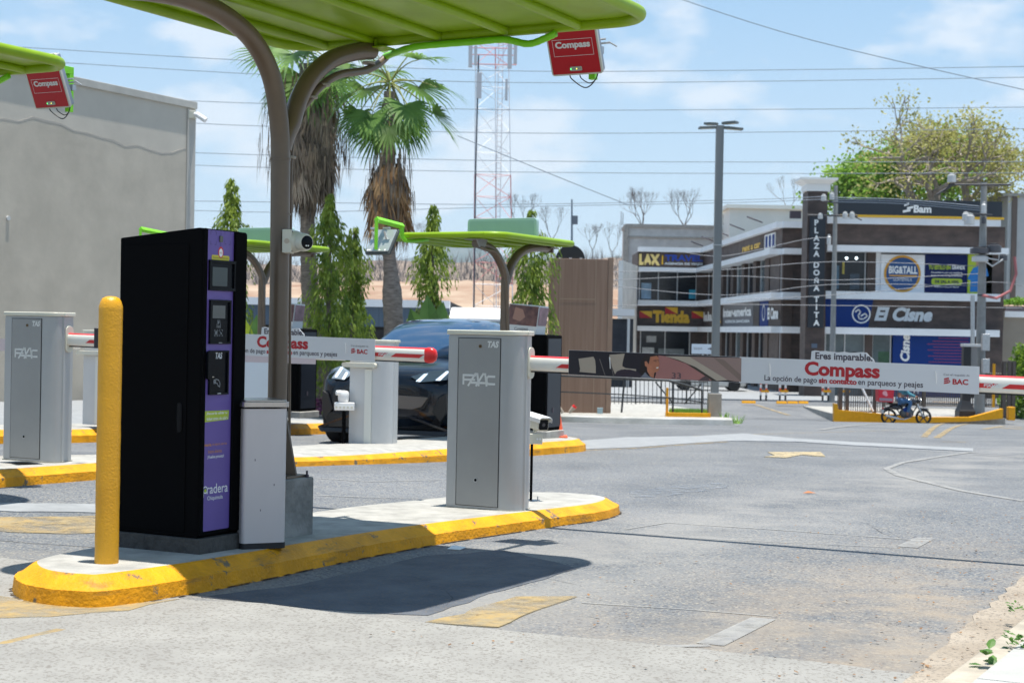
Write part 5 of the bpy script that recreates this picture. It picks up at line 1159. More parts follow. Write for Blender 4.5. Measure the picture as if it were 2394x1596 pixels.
# shrubs and flower beds
def shrub(name, label, cat, px, py, Y, wx, wz, n_, mat, lf=(.05, .10), group='low planting', depth=.5, base=None):
    b = at(px, py, Y); b.z = g(b.x, Y) if base is None else base
    mb = MB(); mb.recalc = False
    for i in range(n_):
        a = rnd.uniform(0, 2*math.pi); r = rnd.random()**.5; z = rnd.random()
        k = math.sqrt(max(.05, 1-z*z*.9)); p = Vector((b.x+math.cos(a)*r*wx*k, b.y+math.sin(a)*r*depth*k, b.z+.03+z*wz*rnd.uniform(.75, 1.1)))
        leafq(mb, p, Vector((rnd.uniform(-1, 1), rnd.uniform(-1, 1), rnd.uniform(-.3, 1))), rnd.uniform(*lf), rnd.uniform(*lf)*.35)
    return solo(name, label, cat, mb, mat, tuple(b), group=group, smooth=False)
M_purl = leafmat('purple_leaf', (.10, .02, .07), (.28, .10, .22), 6, .2); M_shr = leafmat('shrub_leaf', (.06, .13, .015), (.20, .30, .03), 4, .35)
shrub('purple_shrub', 'low purple-leaved bed to the left of the dark car', 'shrub', 748, 930, 31, .75, .30, 900, M_purl)
shrub('clipped_shrub', 'bright green clipped shrub above the purple bed', 'shrub', 752, 905, 34, .8, .75, 1500, M_shr)
shrub('clipped_shrub', 'clipped green shrub under the tallest weeping tree', 'shrub', 790, 905, 36, .9, .6, 1200, M_shr)
shrub('roadside_shrub', 'leafy green shrub at the right edge beside the tan wall', 'shrub', 2395, 850, 70, 1.1, 3.0, 2600, M_shr, lf=(.12, .25), depth=1.2)
# weeds by the right-hand pavement
M_weed = leafmat('weed_leaf', (.05, .13, .02), (.13, .26, .05), 14, .3)
def weed(label, px, py, wx, n_, lf, hh=.1):
    b = plane_hit(px, py, DV, 1) if False else gnd(px, py); b.z += .06
    mb = MB(); mb.recalc = False
    for i in range(n_):
        a = rnd.uniform(0, 2*math.pi); r = wx*rnd.random()**.6; c = b+Vector((math.cos(a)*r, math.sin(a)*r, rnd.uniform(0, hh)))
        d = Vector((math.cos(a)+rnd.uniform(-.6, .6), math.sin(a)+rnd.uniform(-.6, .6), rnd.uniform(.1, .9))).normalized(); L_ = rnd.uniform(*lf); s = d.cross(Vector((0, 0, 1))).normalized()*L_*.26; up = Vector((0, 0, -L_*.12))
        mb.add([c, c+d*L_*.35+s, c+d*L_*.75+s*.8+up*.5, c+d*L_+up, c+d*L_*.75-s*.8+up*.5, c+d*L_*.35-s, c+d*L_*.5+Vector((0, 0, .004))], [(0, 1, 6), (1, 2, 6), (2, 3, 6), (3, 4, 6), (4, 5, 6), (5, 0, 6)])
    return solo('weed', label, 'plant', mb, M_weed, tuple(b), group='weeds along the pavement', smooth=False)
weed('small green weed sprouting from the joint of the right-hand pavement kerb', 2380, 1466, .035, 22, (.015, .032), .04)
weed('leafy green weed clump growing over the pavement slabs in the bottom corner', 2385, 1562, .05, 60, (.016, .032), .06)
weed('single broad leaf tip rising at the bottom edge of the pavement', 2302, 1604, .03, 7, (.05, .07), .07)
# leaf litter drifting along the gutter
mb = MB(); mb.recalc = False
for i in range(800):
    dd = rnd.uniform(4.8, 11.5); nn = -1.16-abs(rnd.gauss(0, .32))*(1+max(0, dd-6)*.25) if rnd.random() < .62 else rnd.uniform(-3.3, -1.2)
    w = I2W(nn, dd); z = g(w.x, w.y)+.006; L_ = rnd.uniform(.006, .022); a = rnd.uniform(0, 6.3); d = Vector((math.cos(a), math.sin(a), rnd.uniform(-.1, .4)))*L_; s = Vector((-math.sin(a), math.cos(a), rnd.uniform(-.2, .3)))*L_*.35; p = Vector((w.x, w.y, z+.003))
    mb.add([p, p+d*.5+s, p+d, p+d*.5-s], [(0, 1, 2, 3)])
o = mesh_obj('leaf_litter', mb, mt('litter_brown', (.10, .055, .03), .9, col2=(.30, .17, .08), vs=40), smooth=False); tag(o, kind='stuff')
# woody trees built from recursive limbs
def limbs(mb, tips, p, d, L_, r, depth, spread=.6, up=.15, bend=.25, nch=(2, 3)):
    P = [p]; dd = d.copy()
    for i in range(3): dd = (dd+Vector((rnd.uniform(-bend, bend), rnd.uniform(-bend, bend), rnd.uniform(-bend, bend)+up*.3))).normalized(); P.append(P[-1]+dd*L_/3)
    mb.tube(P, [r, r*.88, r*.78, r*.66], 6 if r > .05 else 4, caps=False)
    if depth == 0: tips.append((P[-1], dd)); tips.append((P[2], dd)); return
    for k in range(rnd.randint(*nch)):
        v = (dd+Vector((rnd.gauss(0, spread), rnd.gauss(0, spread), rnd.gauss(up, spread*.6)))).normalized()
        limbs(mb, tips, P[-1], v, L_*rnd.uniform(.66, .86), r*.64, depth-1, spread, up, bend, nch)
def woody(label, px, py, Y, Hh, L0, r0, depth, leaf=None, nl=0, lf=(.2, .3), spread=.6, up=.15, clump=.9, zb=None, group=None, name='tree', lean=(0, 0, 1), nch=(2, 3), bark=None, trunks=1):
    b = at(px, py, Y); zb = g(b.x, Y) if zb is None else zb
    T = thing(name, label, 'tree', (b.x, Y, zb), 'W', group)
    mb = MB(); mb.recalc = False; tips = []
    top = Vector((b.x, Y, b.z))
    mb.tube([(b.x, Y, zb), (b.x, Y, (zb+b.z)/2), top], [r0*1.5, r0*1.15, r0], 8, caps=False)
    for k in range(trunks):
        a = 2*math.pi*k/trunks+.4; limbs(mb, tips, top, (Vector(lean)+Vector((math.cos(a)*.7, math.sin(a)*.5, 0))*(trunks > 1)).normalized(), L0, r0*.9, depth, spread, up, .22, nch)
    part(T, 'trunk', mb, bark or M_bark2)
    if leaf:
        ml = MB(); ml.recalc = False; per = max(1, nl//len(tips))
        for p, d in tips:
            for k in range(per):
                q = p+Vector((rnd.gauss(0, clump), rnd.gauss(0, clump), rnd.gauss(0, clump*.6)))
                leafq(ml, q, Vector((rnd.uniform(-1, 1), rnd.uniform(-1, 1), rnd.uniform(-.8, .6))), rnd.uniform(*lf), rnd.uniform(*lf)*.3)
        part(T, 'crown', ml, leaf, smooth=False)
    return T
M_ylf = leafmat('yellowing_leaf', (.21, .21, .055), (.38, .37, .13), .5, .4); M_glf = leafmat('fresh_leaf', (.09, .19, .025), (.24, .38, .06), .6, .45)
M_pale = mt('pale_bark', (.30, .26, .22), .9, var=.25, vs=3)
woody('dense fresh green tree behind the white tower cap', 2085, 600, 104, 8, 2.2, .30, 4, M_glf, 9000, (.25, .45), clump=.75, name='leafy_tree', group='trees behind the plaza', trunks=3, spread=.62)
woody('wide sparse yellowing tree with pale limbs above the black roof sign', 2190, 535, 98, 8, 2.45, .32, 5, M_ylf, 10500, (.16, .30), spread=.66, up=.04, clump=.55, name='leafy_tree', group='trees behind the plaza', trunks=5, bark=M_pale)
woody('green tree filling in behind the yellowing one, above the black roof sign', 2200, 560, 112, 8, 2.3, .30, 4, M_glf, 5500, (.25, .42), clump=1.0, name='leafy_tree', group='trees behind the plaza', trunks=4)
def bare(label, px, py, Y, L0, d=5, **k): return woody(label, px, py, Y, 4, L0, .045*L0, d, spread=.42, up=.25, name='bare_tree', group='bare leafless trees', bark=mt('twig_grey', (.11, .09, .085), .9), **k)
bare('bare grey tree left of the lattice tower base', 985, 600, 122, .80, zb=4)
bare('bare grey tree directly right of the lattice tower', 1225, 545, 120, .95, trunks=3, zb=4)
bare('bare twiggy tree behind the thin mast', 1290, 560, 118, .75, trunks=2, zb=4)
bare('bare twiggy tree right of the black disc on the pylon', 1385, 585, 118, .62, trunks=2, zb=2)
bare('bare twiggy tree at the left end of the grey block wall', 1432, 590, 118, .65, trunks=2, zb=2)
bare('bare spreading branches above the left part of the grey block wall', 1500, 530, 134, 1.0, trunks=4, zb=2)
bare('bare spreading branches above the grey block wall, beside the lamp post', 1600, 530, 134, 1.0, trunks=4, zb=2)
bare('wispy bare tree top just left of the white tower cap', 1845, 490, 128, .8, trunks=2, zb=2)
bare('reddish bare tree on the dry slope right of the second weeping tree', 905, 640, 125, .7, trunks=2, zb=3)
bare('bare tree on the dry slope between the distant canopy fork and the brown pylon', 1130, 620, 125, .7, trunks=2, zb=3)
# ================================================================ BUILDINGS AND STREET
rnd = random.Random(33)
M_tile = mt('brown_wall_tile', (.040, .027, .023), .6, col2=(.095, .064, .053), vs=1.1, stretch=(1, 1, 2.2))
M_ledge = mt('white_ledge', (.80, .81, .82), .5, var=.05, vs=1)
M_signb = mt('sign_black', (.010, .016, .026), .35)
M_blue = mt('sign_blue', (.006, .036, .19), .6, spec=.2); M_navy = mt('banner_navy', (.006, .015, .085), .6, spec=.2); M_limes = mt('banner_lime', (.40, .52, .02), .5)
M_ylw = mt('letter_yellow', (.72, .42, .02), .45); M_cblock = mt('grey_block', (.50, .49, .47), .9, col2=(.64, .63, .60), vs=1.2)
M_stucco = mt('stucco_upper', (.50, .46, .40), .95, var=.06, vs=1.0, bump=.3, bs=6); M_stucco2 = mt('stucco_lower', (.455, .41, .345), .95, var=.10, vs=.9, bump=.4, bs=5)
class Fac:
    def __init__(s, x0, Y0, x1, Y1):
        a = at(x0, 700, Y0); b = at(x1, 700, Y1); s.o = Vector((a.x, Y0, 0)); s.d = (Vector((b.x, Y1, 0))-s.o); s.L = s.d.length; s.d.normalize(); s.n = Vector((s.d.y, -s.d.x, 0))
    def M(s, u, v, e): p = s.o+s.d*u+s.n*e; return (p.x, p.y, v)
    def h(s, x, y, e=0.): p = plane_hit(x, y, s.n, s.o.dot(s.n)+e); return (p-s.o).dot(s.d), p.z
    def u(s, x): return s.h(x, 700)[0]
    def box(s, mb, u0, u1, z0, z1, e0, e1): return mb.prism([(u0, z0), (u1, z0), (u1, z1), (u0, z1)], s.M, e0, e1)
    def rect(s, x0, y0, x1, y1):
        xm, ym = (x0+x1)/2, (y0+y1)/2; return s.h(x0, ym)[0], s.h(x1, ym)[0], s.h(xm, y1)[1], s.h(xm, y0)[1]
# ---- blank wall on the left
NW = -24.7
cpt_ = plane_hit(457, 260, NV, NW); d1 = cpt_.dot(DV); ztop = plane_hit(457, 256, NV, NW).z
T = thing('warehouse', 'tall blank grey stucco building filling the left edge behind the barriers', 'building', (NW, d1, 0), 'I')
zm = plane_hit(300, 340, NV, NW).z; base_z = -1.3; dN = 4.0
edge = []; k = 64
for i in range(k+1): 
    dd = dN+(d1-dN)*i/k; edge.append((dd, zm+.16*noise.fractal(Vector((dd*.5, 3, 0)), 1, 2, 4)*2+(.10 if (i//7) % 2 else 0)))
MW = RT(NW)
mb = MB(); mb.prism([(dN, base_z), (d1, base_z)]+edge[::-1], MW, -.3, -.004); part(T, 'lower_render', mb, M_stucco2)
mb = MB(); mb.prism([(dN, base_z), (d1, base_z), (d1, ztop), (dN, ztop)], MW, -9, -.301); part(T, 'wall', mb, M_stucco)
mb = MB(); mb.prism([(dN, zm-.9), (d1, zm-.9), (d1, ztop-.001), (dN, ztop-.001)], MW, -.3, -.012); part(T, 'upper_render', mb, M_stucco)
mb = MB(); mb.prism([(a, b+.006*0) for a, b in edge]+[(a, b+.035+.03*abs(noise.noise(Vector((a*2, 0, 0))))) for a, b in edge[::-1]], MW, -.02, -.001); part(T, 'render_seam', mb, mt('seam_dirt', (.37, .345, .31), .95))
mb = MB(); 
pts = [(dN, ztop)]+[(d1+.02, ztop), (d1+.02, ztop+.17), (dN, ztop+.17)]
mb.prism(pts, MW, -.5, .045); part(T, 'coping', mb, mt('coping_grey', (.44, .425, .39), .8, var=.1, vs=2), bevel=.01)
mb = MB(); mb.box(NW-.002, NW+.02, d1-.30, d1-.0, base_z, ztop-.02); part(T, 'corner_shade_strip', mb, mt('corner_shade_grey', (.44, .42, .385), .9, var=.08, vs=2))  # darker grey strip standing in for the shadow near the wall corner
mb = MB(); c = plane_hit(18, 510, NV, NW); mb.cyl((NW, c.dot(DV), c.z), (NW+.035, c.dot(DV), c.z), .05, 10); part(T, 'drain_spout', mb, M_aluL)
c = plane_hit(452, 270, NV, NW+.05)
T = thing('wall_camera', 'small white security camera on the top corner of the blank grey wall', 'security camera', tuple(c))
mb = MB(); mb.box(c.x-.10, c.x+.06, c.y-.1, c.y+.1, c.z-.08, c.z+.10); part(T, 'mount_box', mb, M_cream, bevel=.01)
mb = MB(); mb.tube([(c.x+.05, c.y-.1, c.z+.02), (c.x+.12, c.y-.15, c.z+.0), (c.x+.34, c.y-.2, c.z-.14)], [.04, .065, .065], 12); part(T, 'camera_body', mb, M_white)
# ---- long low building behind the lanes
T = thing('low_store', 'long low dark glass building with blue-grey metal fascia behind the weeping trees', 'building', (-5, 56, 0))
F = Fac(540, 56, 1275, 56); uL, uR = 0, F.L; um_ = F.u(1052)
_, _, zg, zt = F.rect(600, 700, 1000, 905)
zf0 = F.h(800, 762)[1]; zf1 = F.h(800, 716)[1]; zr = F.h(800, 700)[1]; z0 = -2.
mb = MB(); F.box(mb, -6, um_, z0, zr, -14, -.3); F.box(mb, um_+.005, uR, z0, F.h(1160, 735)[1], -14, -.3); part(T, 'wall', mb, mt('store_dark_wall', (.03, .03, .032), .6))
mb = MB(); F.box(mb, -6, um_, zf0, zf1, -.299, .2); fs = part(T, 'fascia', mb, mt('corrugated_blue_grey', (.10, .14, .19), .4, .3, var=.2, vs=14, stretch=(3, 1, .02)))
mb = MB(); F.box(mb, -6, um_, zf1+.002, zr+.02, -.5, .35); part(T, 'roof_edge', mb, M_ledge)
zz0 = F.h(1160, 746)[1]; zz1 = F.h(1160, 719)[1]
mb = MB(); mb.add([F.M(um_+.01, zz0, 1.2), F.M(uR, zz0, 1.2), F.M(uR, zz1, -1.5), F.M(um_+.01, zz1, -1.5), F.M(um_+.01, zz0-.08, 1.2), F.M(uR, zz0-.08, 1.2), F.M(uR, zz1-.08, -1.5), F.M(um_+.01, zz1-.08, -1.5)], [(0, 1, 2, 3), (4, 7, 6, 5), (0, 4, 5, 1), (2, 6, 7, 3), (1, 5, 6, 2), (0, 3, 7, 4)]); part(T, 'white_roof', mb, mt('white_roof_sheet', (.66, .66, .66), .5))
for i in range(13):
    u0 = -5.9+i*(uR+5.6)/13; mb = MB(); F.box(mb, u0, u0+(uR+5.6)/13-.12, z0+.2, zf0-.1, -.299, -.25); w_ = part(T, 'window', mb, M_glass)
    if i % 3 == 1:
        mb = MB(); F.box(mb, u0-.10, u0-.02, z0, zf0, -.299, -.1); part(T, 'mullion', mb, mt('store_mullion', (.05, .055, .06), .5))
mb = MB()
for x in (823, 832, 841, 937, 952, 968, 590, 600, 641): u, v = F.h(x, 757.5+ (x % 3)); mb.disc((u, v), .055, F.M, -.24, 10)
part(T, 'ceiling_lamp', mb, mt('warm_lamp', (1., .78, .45), .4, emit=1.6))
for x in (1172, 1195):
    mb = MB(); u = F.u(x); F.box(mb, u-.12, u+.12, z0, zz0-.1, .3, .5); part(T, 'roof_post', mb, M_aluL)
# earth bank behind
mb = MB(); n_ = 220
for j in range(19):
    for i in range(n_+1):
        X = -75+140*i/n_; Y = 118+j*2.2; v = j/18
        top = 1.05+lerpt([(-80, 95), (-30, 105), (-18, 125), (-9, 132), (-4, 138), (4, 128), (14, 120), (30, 110), (80, 90)], X)*120/FPX
        z = -2.3+(top+2.3)*(sstep(0, .35, v)*.55+sstep(.45, .8, v)*.45)+.30*noise.fractal(Vector((X*.35, Y*.5, 0)), 1, 2, 5)*(1 if j else 0)
        mb.v.append((X, Y, z))
for j in range(18):
    for i in range(n_): a = j*(n_+1)+i; mb.f.append((a, a+1, a+n_+2, a+n_+1)); mb.m.append(0)
mb.recalc = False; struct('earth_bank', mb, mt('dry_earth', (.23, .13, .085), .95, col2=(.38, .29, .215), vs=.55, bump=1., bs=1.6, stretch=(.22, .5, 2.4)))
mb = MB(); n_ = 260
for j in range(13):
    for i in range(n_+1):
        X = -230+440*i/n_; Y = 250+j*12; v = j/12
        top = 1.05+lerpt([(-230, 140), (-60, 160), (-30, 185), (0, 180), (22, 205), (40, 190), (80, 150), (230, 120)], X)*300/FPX
        mb.v.append((X, Y, -2.3+(top+2.3)*sstep(0, .75, v)+.8*noise.fractal(Vector((X*.08, Y*.06, 5)), 1, 2, 5)*(v > 0)))
for j in range(12):
    for i in range(n_): a = j*(n_+1)+i; mb.f.append((a, a+1, a+n_+2, a+n_+1)); mb.m.append(0)
mb.recalc = False; struct('scrub_hill', mb, mt('scrub_slope', (.13, .10, .085), .95, col2=(.27, .21, .165), vs=.35, bump=1., bs=1.5))
mb = MB(); mb.recalc = False
for i in range(2600):
    X = rnd.uniform(-60, 75); Y = rnd.uniform(160, 300); 
    z = 1.05+rnd.uniform(80, 205)*Y/FPX; L_ = rnd.uniform(.8, 2.6)
    z = 1.05+lerpt([(-60, 150), (0, 172), (22, 190), (75, 140)], X)*Y/FPX - rnd.uniform(0, 3.5)
    for q in range(3):
        d = Vector((rnd.gauss(0, .35), 0, 1)).normalized()*L_; s = Vector((.035, 0, 0)); p = Vector((X, Y, z-1)); mb.add([p-s, p+s, p+d], [(0, 1, 2)])
o = mesh_obj('dry_brush', mb, mt('brush_twig', (.24, .20, .185), .95, col2=(.34, .29, .26), vs=.3), smooth=False); tag(o, kind='stuff')
# ---- lattice tower
Yt = 112
def lattice(label):
    bL, bR = at(1106, 800, Yt), at(1200, 800, Yt); tL, tR = at(1113, 60, Yt), at(1188, 60, Yt); zb = g(bL.x, Yt); ctr = (bL.x+bR.x)/2
    T = thing('lattice_tower', label, 'radio tower', (ctr, Yt, zb))
    z1 = tL.z; zt0 = bL.z
    def leg(i, z):
        t = (z-zt0)/(z1-zt0); xl = bL.x+(tL.x-bL.x)*t; xr = bR.x+(tR.x-bR.x)*t; w = (xr-xl)
        return [Vector((xl, Yt, z)), Vector((xr, Yt+.3, z)), Vector(((xl+xr)/2+.2, Yt+w*.85, z))][i]
    mw, mr_ = MB(), MB(); zs = []; z = zb
    while z < z1: zs.append(z); z += 1.55
    red = lambda i: (i//5) % 2 == 1
    for i, (a, b) in enumerate(zip(zs, zs[1:])):
        m_ = mr_ if red(i+1) else mw
        for k_ in range(3):
            m_.tube([leg(k_, a), leg(k_, b)], .038, 5); A, B, C_, D = leg(k_, a), leg((k_+1) % 3, b), leg((k_+1) % 3, a), leg(k_, b)
            m_.tube([A, B] if i % 2 else [C_, D], .020, 4); m_.tube([D, B], .015, 4)
    part(T, 'white_section', mw, mt('tower_white', (.80, .80, .82), .5), smooth=False); part(T, 'red_section', mr_, mt('tower_red', (.62, .20, .20), .5), smooth=False)
    ml = MB(); x = ctr+.15
    for dx in (-.16, .16): ml.tube([(x+dx, Yt+.6, zb), (x+dx, Yt+.6, z1)], .018, 4)
    z = zb
    while z < z1: ml.tube([(x-.16, Yt+.6, z), (x+.16, Yt+.6, z)], .016, 4); z += .38
    part(T, 'ladder', ml, mt('tower_ladder', (.42, .36, .38), .5), smooth=False)
    for x, y, h, w in ((1100, 128, 60, 9), (1112, 130, 45, 7), (1192, 130, 62, 10), (1205, 125, 50, 8), (1120, 200, 60, 12), (1184, 210, 50, 6)):
        p = at(x, y, Yt-.3); s = Yt/FPX; ma = MB(); ma.box(p.x-w*s/2, p.x+w*s/2, p.y-.1, p.y+.1, p.z-h*s/2, p.z+h*s/2); part(T, 'antenna', ma, mt('antenna_grey', (.50, .50, .52), .5), bevel=.02)
    ma = MB()
    for y in (112, 128, 150): 
        a, b = at(1102, y, Yt), at(1208, y+2, Yt); ma.tube([a, b], .035, 5)
    part(T, 'antenna_frame', ma, mt('tower_red', (.50, .10, .10), .5))
    p = at(1100, 110, Yt); q = at(1090, 800, Yt)
    mc = MB(); mc.tube([at(1119, 130, Yt-.3), at(1112, 400, Yt-.3), at(1107, 800, Yt-.3)], .055, 6); part(T, 'feeder_cable', mc, mt('feeder_dark', (.05, .06, .08), .6))
    return T
lattice('red and white lattice radio mast rising behind the palms and the teal sign')
# thin mast behind the pylon
T = thing('thin_mast', 'thin dark mast with a small box right above the pylon disc', 'mast', tuple(at(1337, 600, 78))); b = at(1337, 640, 78); t_ = at(1337, 466, 78)
mb = MB(); mb.tube([b, t_], [.06, .04], 8); part(T, 'pole', mb, M_wire); c = at(1345, 514, 78); mb = MB(); mb.box(c.x-.15, c.x+.12, c.y-.1, c.y+.1, c.z-.22, c.z+.2); part(T, 'equipment_box', mb, mt('box_grey', (.15, .17, .2), .5))
mb = MB(); mb.tube([at(1337, 560, 78), at(1325, 600, 78)], .03, 5); mb.tube([at(1337, 560, 78), at(1352, 600, 78)], .03, 5); part(T, 'stay', mb, M_wire)
# ---- brown pylon
Yp = 36.; F = Fac(1283, Yp, 1421, Yp); zb = F.h(1350, 961)[1]; zt = F.h(1350, 605)[1]; o = F.o
T = thing('sign_pylon', 'tall wood-brown sign pylon with a black disc behind its top', 'sign pylon', (F.M(F.L/2, 0, 0)[0], Yp, zb))
M_wood = mt('brown_laminate', (.21, .125, .085), .6, col2=(.27, .175, .125), vs=5, stretch=(3, 1, .10))
mb = MB(); F.box(mb, 0, F.L, zb-.1, zt, -.42, 0); part(T, 'body', mb, M_wood, bevel=.006)
mb = MB(); F.box(mb, F.L+.001, F.L+.115, zb-.1, zt+.04, -.42, .01); part(T, 'side_trim', mb, mt('laminate_edge', (.26, .17, .12), .6, var=.1, vs=3), bevel=.006)
mb = MB()
for x in (1309, 1392): u = F.u(x); F.box(mb, u-.008, u+.008, zb, zt, .0005, .003)
u0, u1 = F.u(1309), F.u(1392); v = F.h(1350, 699)[1]; F.box(mb, u0, u1, v-.012, v+.012, .0032, .005); part(T, 'joint_line', mb, mt('joint_light', (.30, .215, .15), .6))
u, v = F.h(1334, 606); mb = MB(); mb.prism([(u+.335*math.cos(R(a)), v-.0+.335*math.sin(R(a))) for a in range(0, 360, 9)], F.M, -.30, -.14); part(T, 'disc', mb, mt('disc_black', (.012, .012, .014), .5), bevel=.01)
mb = MB()
for dx in (-.24, 0, .24): F.box(mb, u+dx-.03, u+dx+.03, zt, zt+.03, -.2, -.12)
part(T, 'disc_bracket', mb, M_gal)
for x, sx in ((1313, -1), (1340, 1)):
    p = F.M(F.u(x), F.h(x, 955)[1], .5); T = thing('spot_light', ('left' if sx < 0 else 'right')+' one of two small red-capped spotlights at the foot of the brown pylon', 'spotlight', p)
    mb = MB(); mb.tube([(p[0]-sx*.06, p[1], p[2]-.06), (p[0]+sx*.04, p[1], p[2]+.05)], [.03, .055], 12); part(T, 'lamp_body', mb, mt('spot_tan', (.35, .30, .25), .5))
    mb = MB(); mb.tube([(p[0]+sx*.04, p[1], p[2]+.05), (p[0]+sx*.075, p[1], p[2]+.09)], [.056, .05], 12); part(T, 'lamp_cap', mb, M_red); mb = MB(); mb.tube([(p[0]-sx*.02, p[1], p[2]-.02), (p[0]-sx*.05, p[1], p[2]-.1)], .012, 6); part(T, 'stem', mb, M_gal)
p = F.M(F.u(1406), F.h(1406, 956)[1], .3); mb = MB(); mb.box(p[0]-.06, p[0]+.06, p[1]-.05, p[1]+.05, p[2]-.09, p[2]+.03); mb.box(p[0]-.065, p[0]+.065, p[1]-.055, p[1]+.055, p[2]+.031, p[2]+.045)
solo('meter_box', 'little pale blue box at the bottom right of the brown pylon', 'box', mb, mt('box_blue', (.36, .48, .52), .5), p)
# ---- lamp post
Yl = 35.2; b = at(1669.5, 975, Yl); zt = at(1683, 294, Yl).z; tx = at(1676, 620, Yl).x
T = thing('lamp_post', 'tall grey square lamp post with four flat heads on a concrete plinth', 'street lamp', tuple(b))
mb = MB(); mb.box(b.x-.145, b.x+.145, Yl-.145, Yl+.145, b.z-.15, b.z+.53); part(T, 'plinth', mb, mt('plinth_tan', (.30, .27, .23), .9, var=.1, vs=6), bevel=.012)
mb = MB(); mb.box(b.x-.082, b.x+.082, Yl-.082, Yl+.082, b.z+.545, zt); ob = part(T, 'pole', mb, mt('lamp_grey', (.19, .20, .20), .45, .2), smooth=False)
mb = MB(); mb.box(b.x-.12, b.x+.12, Yl-.12, Yl+.12, b.z+.531, b.z+.545); mb.box(b.x-.10, b.x+.10, Yl-.10, Yl+.10, 3.0, 3.02); part(T, 'base_plate', mb, M_gal)
for a, ln in ((R(185), .42), (R(150), .30), (R(5), .46), (R(-30), .36)):
    d = Vector((math.cos(a), math.sin(a), -.06 if ln > .4 else .03)); p0 = Vector((b.x, Yl, zt-.06 if ln > .4 else zt+.02)); s = Vector((-math.sin(a), math.cos(a), 0))
    mb = MB(); mb.add([tuple(p0+d*q+s*w_*sg+Vector((0, 0, h_))) for h_ in (0, .05) for q, w_ in ((.05, .04), (.16, .11), (ln+.05, .10)) for sg in (-1, 1)], [(0, 1, 3, 2), (2, 3, 5, 4), (6, 8, 9, 7), (8, 10, 11, 9), (0, 2, 8, 6), (2, 4, 10, 8), (4, 5, 11, 10), (5, 3, 9, 11), (3, 1, 7, 9), (0, 6, 7, 1)])
    hd = part(T, 'lamp_head', mb, mt('lamp_head_grey', (.13, .15, .15), .4), bevel=.008); mb = MB(); mb.add([tuple(p0+d*q+s*.07*sg+Vector((0, 0, -.004))) for q in (.18, ln) for sg in (-1, 1)], [(0, 1, 3, 2)]); part(hd, 'lens', mb, mt('lens_pale', (.55, .52, .42), .4))
# ---- railings on the median
M_rail = mt('rail_black', (.02, .024, .028), .5)
def px_rail(T, nm, pts, Y, r, mat): mb = MB(); mb.tube([at(x, y, Y) for x, y in pts], r, 6); return part(T, nm, mb, mat)
T = thing('hand_rail', 'black pipe handrail curving down the median in front of the brown pylon', 'railing', tuple(at(1450, 963, 34.6)))
px_rail(T, 'top_rail', [(1288, 877), (1460, 884), (1562, 889), (1610, 902), (1642, 912)], 34.6, .024, M_rail); px_rail(T, 'middle_rail', [(1300, 915), (1456, 922), (1573, 930), (1641, 940)], 34.6, .014, M_rail)
for a, b_ in (((1307, 878), (1302, 962)), ((1460, 884), (1453, 964)), ((1573, 893), (1573, 970)), ((1641, 912), (1641, 973))): px_rail(T, 'rail_post', [a, b_], 34.6, .022, M_rail)
T = thing('picket_fence', 'dark thin-barred fence behind the black handrail, between pylon and lamp post', 'fence', tuple(at(1540, 942, 38)))
px_rail(T, 'top_rail', [(1425, 886), (1655, 893)], 38, .016, M_rail); px_rail(T, 'bottom_rail', [(1425, 938), (1655, 943)], 38, .014, M_rail)
mb = MB()
for i in range(24): x = 1427+i*9.9; mb.tube([at(x, 884+i*.3, 38), at(x-.5, 944, 38)], .009 if i % 6 else .02, 5)
part(T, 'bars', mb, M_rail); px_rail(T, 'brace', [(1532, 892), (1575, 944)], 38, .016, M_rail); px_rail(T, 'brace', [(1640, 896), (1600, 944)], 38, .016, M_rail)
p = at(1559, 969, 34.8); q = at(1560, 906, 34.8); mb = MB(); mb.tube([p, (p.x, p.y, q.z)], .028, 12); solo('marker_post', 'slim yellow post beside the grass patch on the median', 'post', mb, M_yel2, tuple(p))
p = at(1610, 965, 35.6); mb = MB(); mb.recalc = False
for i in range(2600):
    x = rnd.uniform(1566, 1652); Y = rnd.uniform(34.6, 37.4); b_ = at(x, 960, Y); b_.z = zM(b_.x, Y)+.06; h_ = rnd.uniform(.05, .15); d = Vector((rnd.uniform(-.05, .05), rnd.uniform(-.05, .05), h_)); s = Vector((.008, 0, 0)); mb.add([b_-s, b_+s, b_+d], [(0, 1, 2)])
M_grs = leafmat('grass_blade', (.10, .22, .02), (.20, .36, .04), 5, .3); o = mesh_obj('lawn_grass', mb, M_grs, smooth=False); tag(o, kind='stuff')
mb = MB(); a = [at(x, 966, Y) for x, Y in ((1562, 34.5), (1655, 34.5), (1655, 37.6), (1562, 37.6))]
for i in range(4):
    p0, p1 = a[i], a[(i+1) % 4]; n2 = (p1-p0); n2.z = 0; n2.normalize(); s = Vector((-n2.y, n2.x, 0))*.06
    z0_, z1_ = zM(p0.x, p0.y), zM(p1.x, p1.y); mb.add([(q.x, q.y, z_) for q, z_ in ((p0-s, z0_), (p1-s, z1_), (p1+s, z1_), (p0+s, z0_), (p0-s, z0_+.1), (p1-s, z1_+.1), (p1+s, z1_+.1), (p0+s, z0_+.1))], [(0, 3, 2, 1), (4, 5, 6, 7), (0, 1, 5, 4), (1, 2, 6, 5), (2, 3, 7, 6), (3, 0, 4, 7)])
struct('grass_edging', mb, M_yel2, smooth=False)
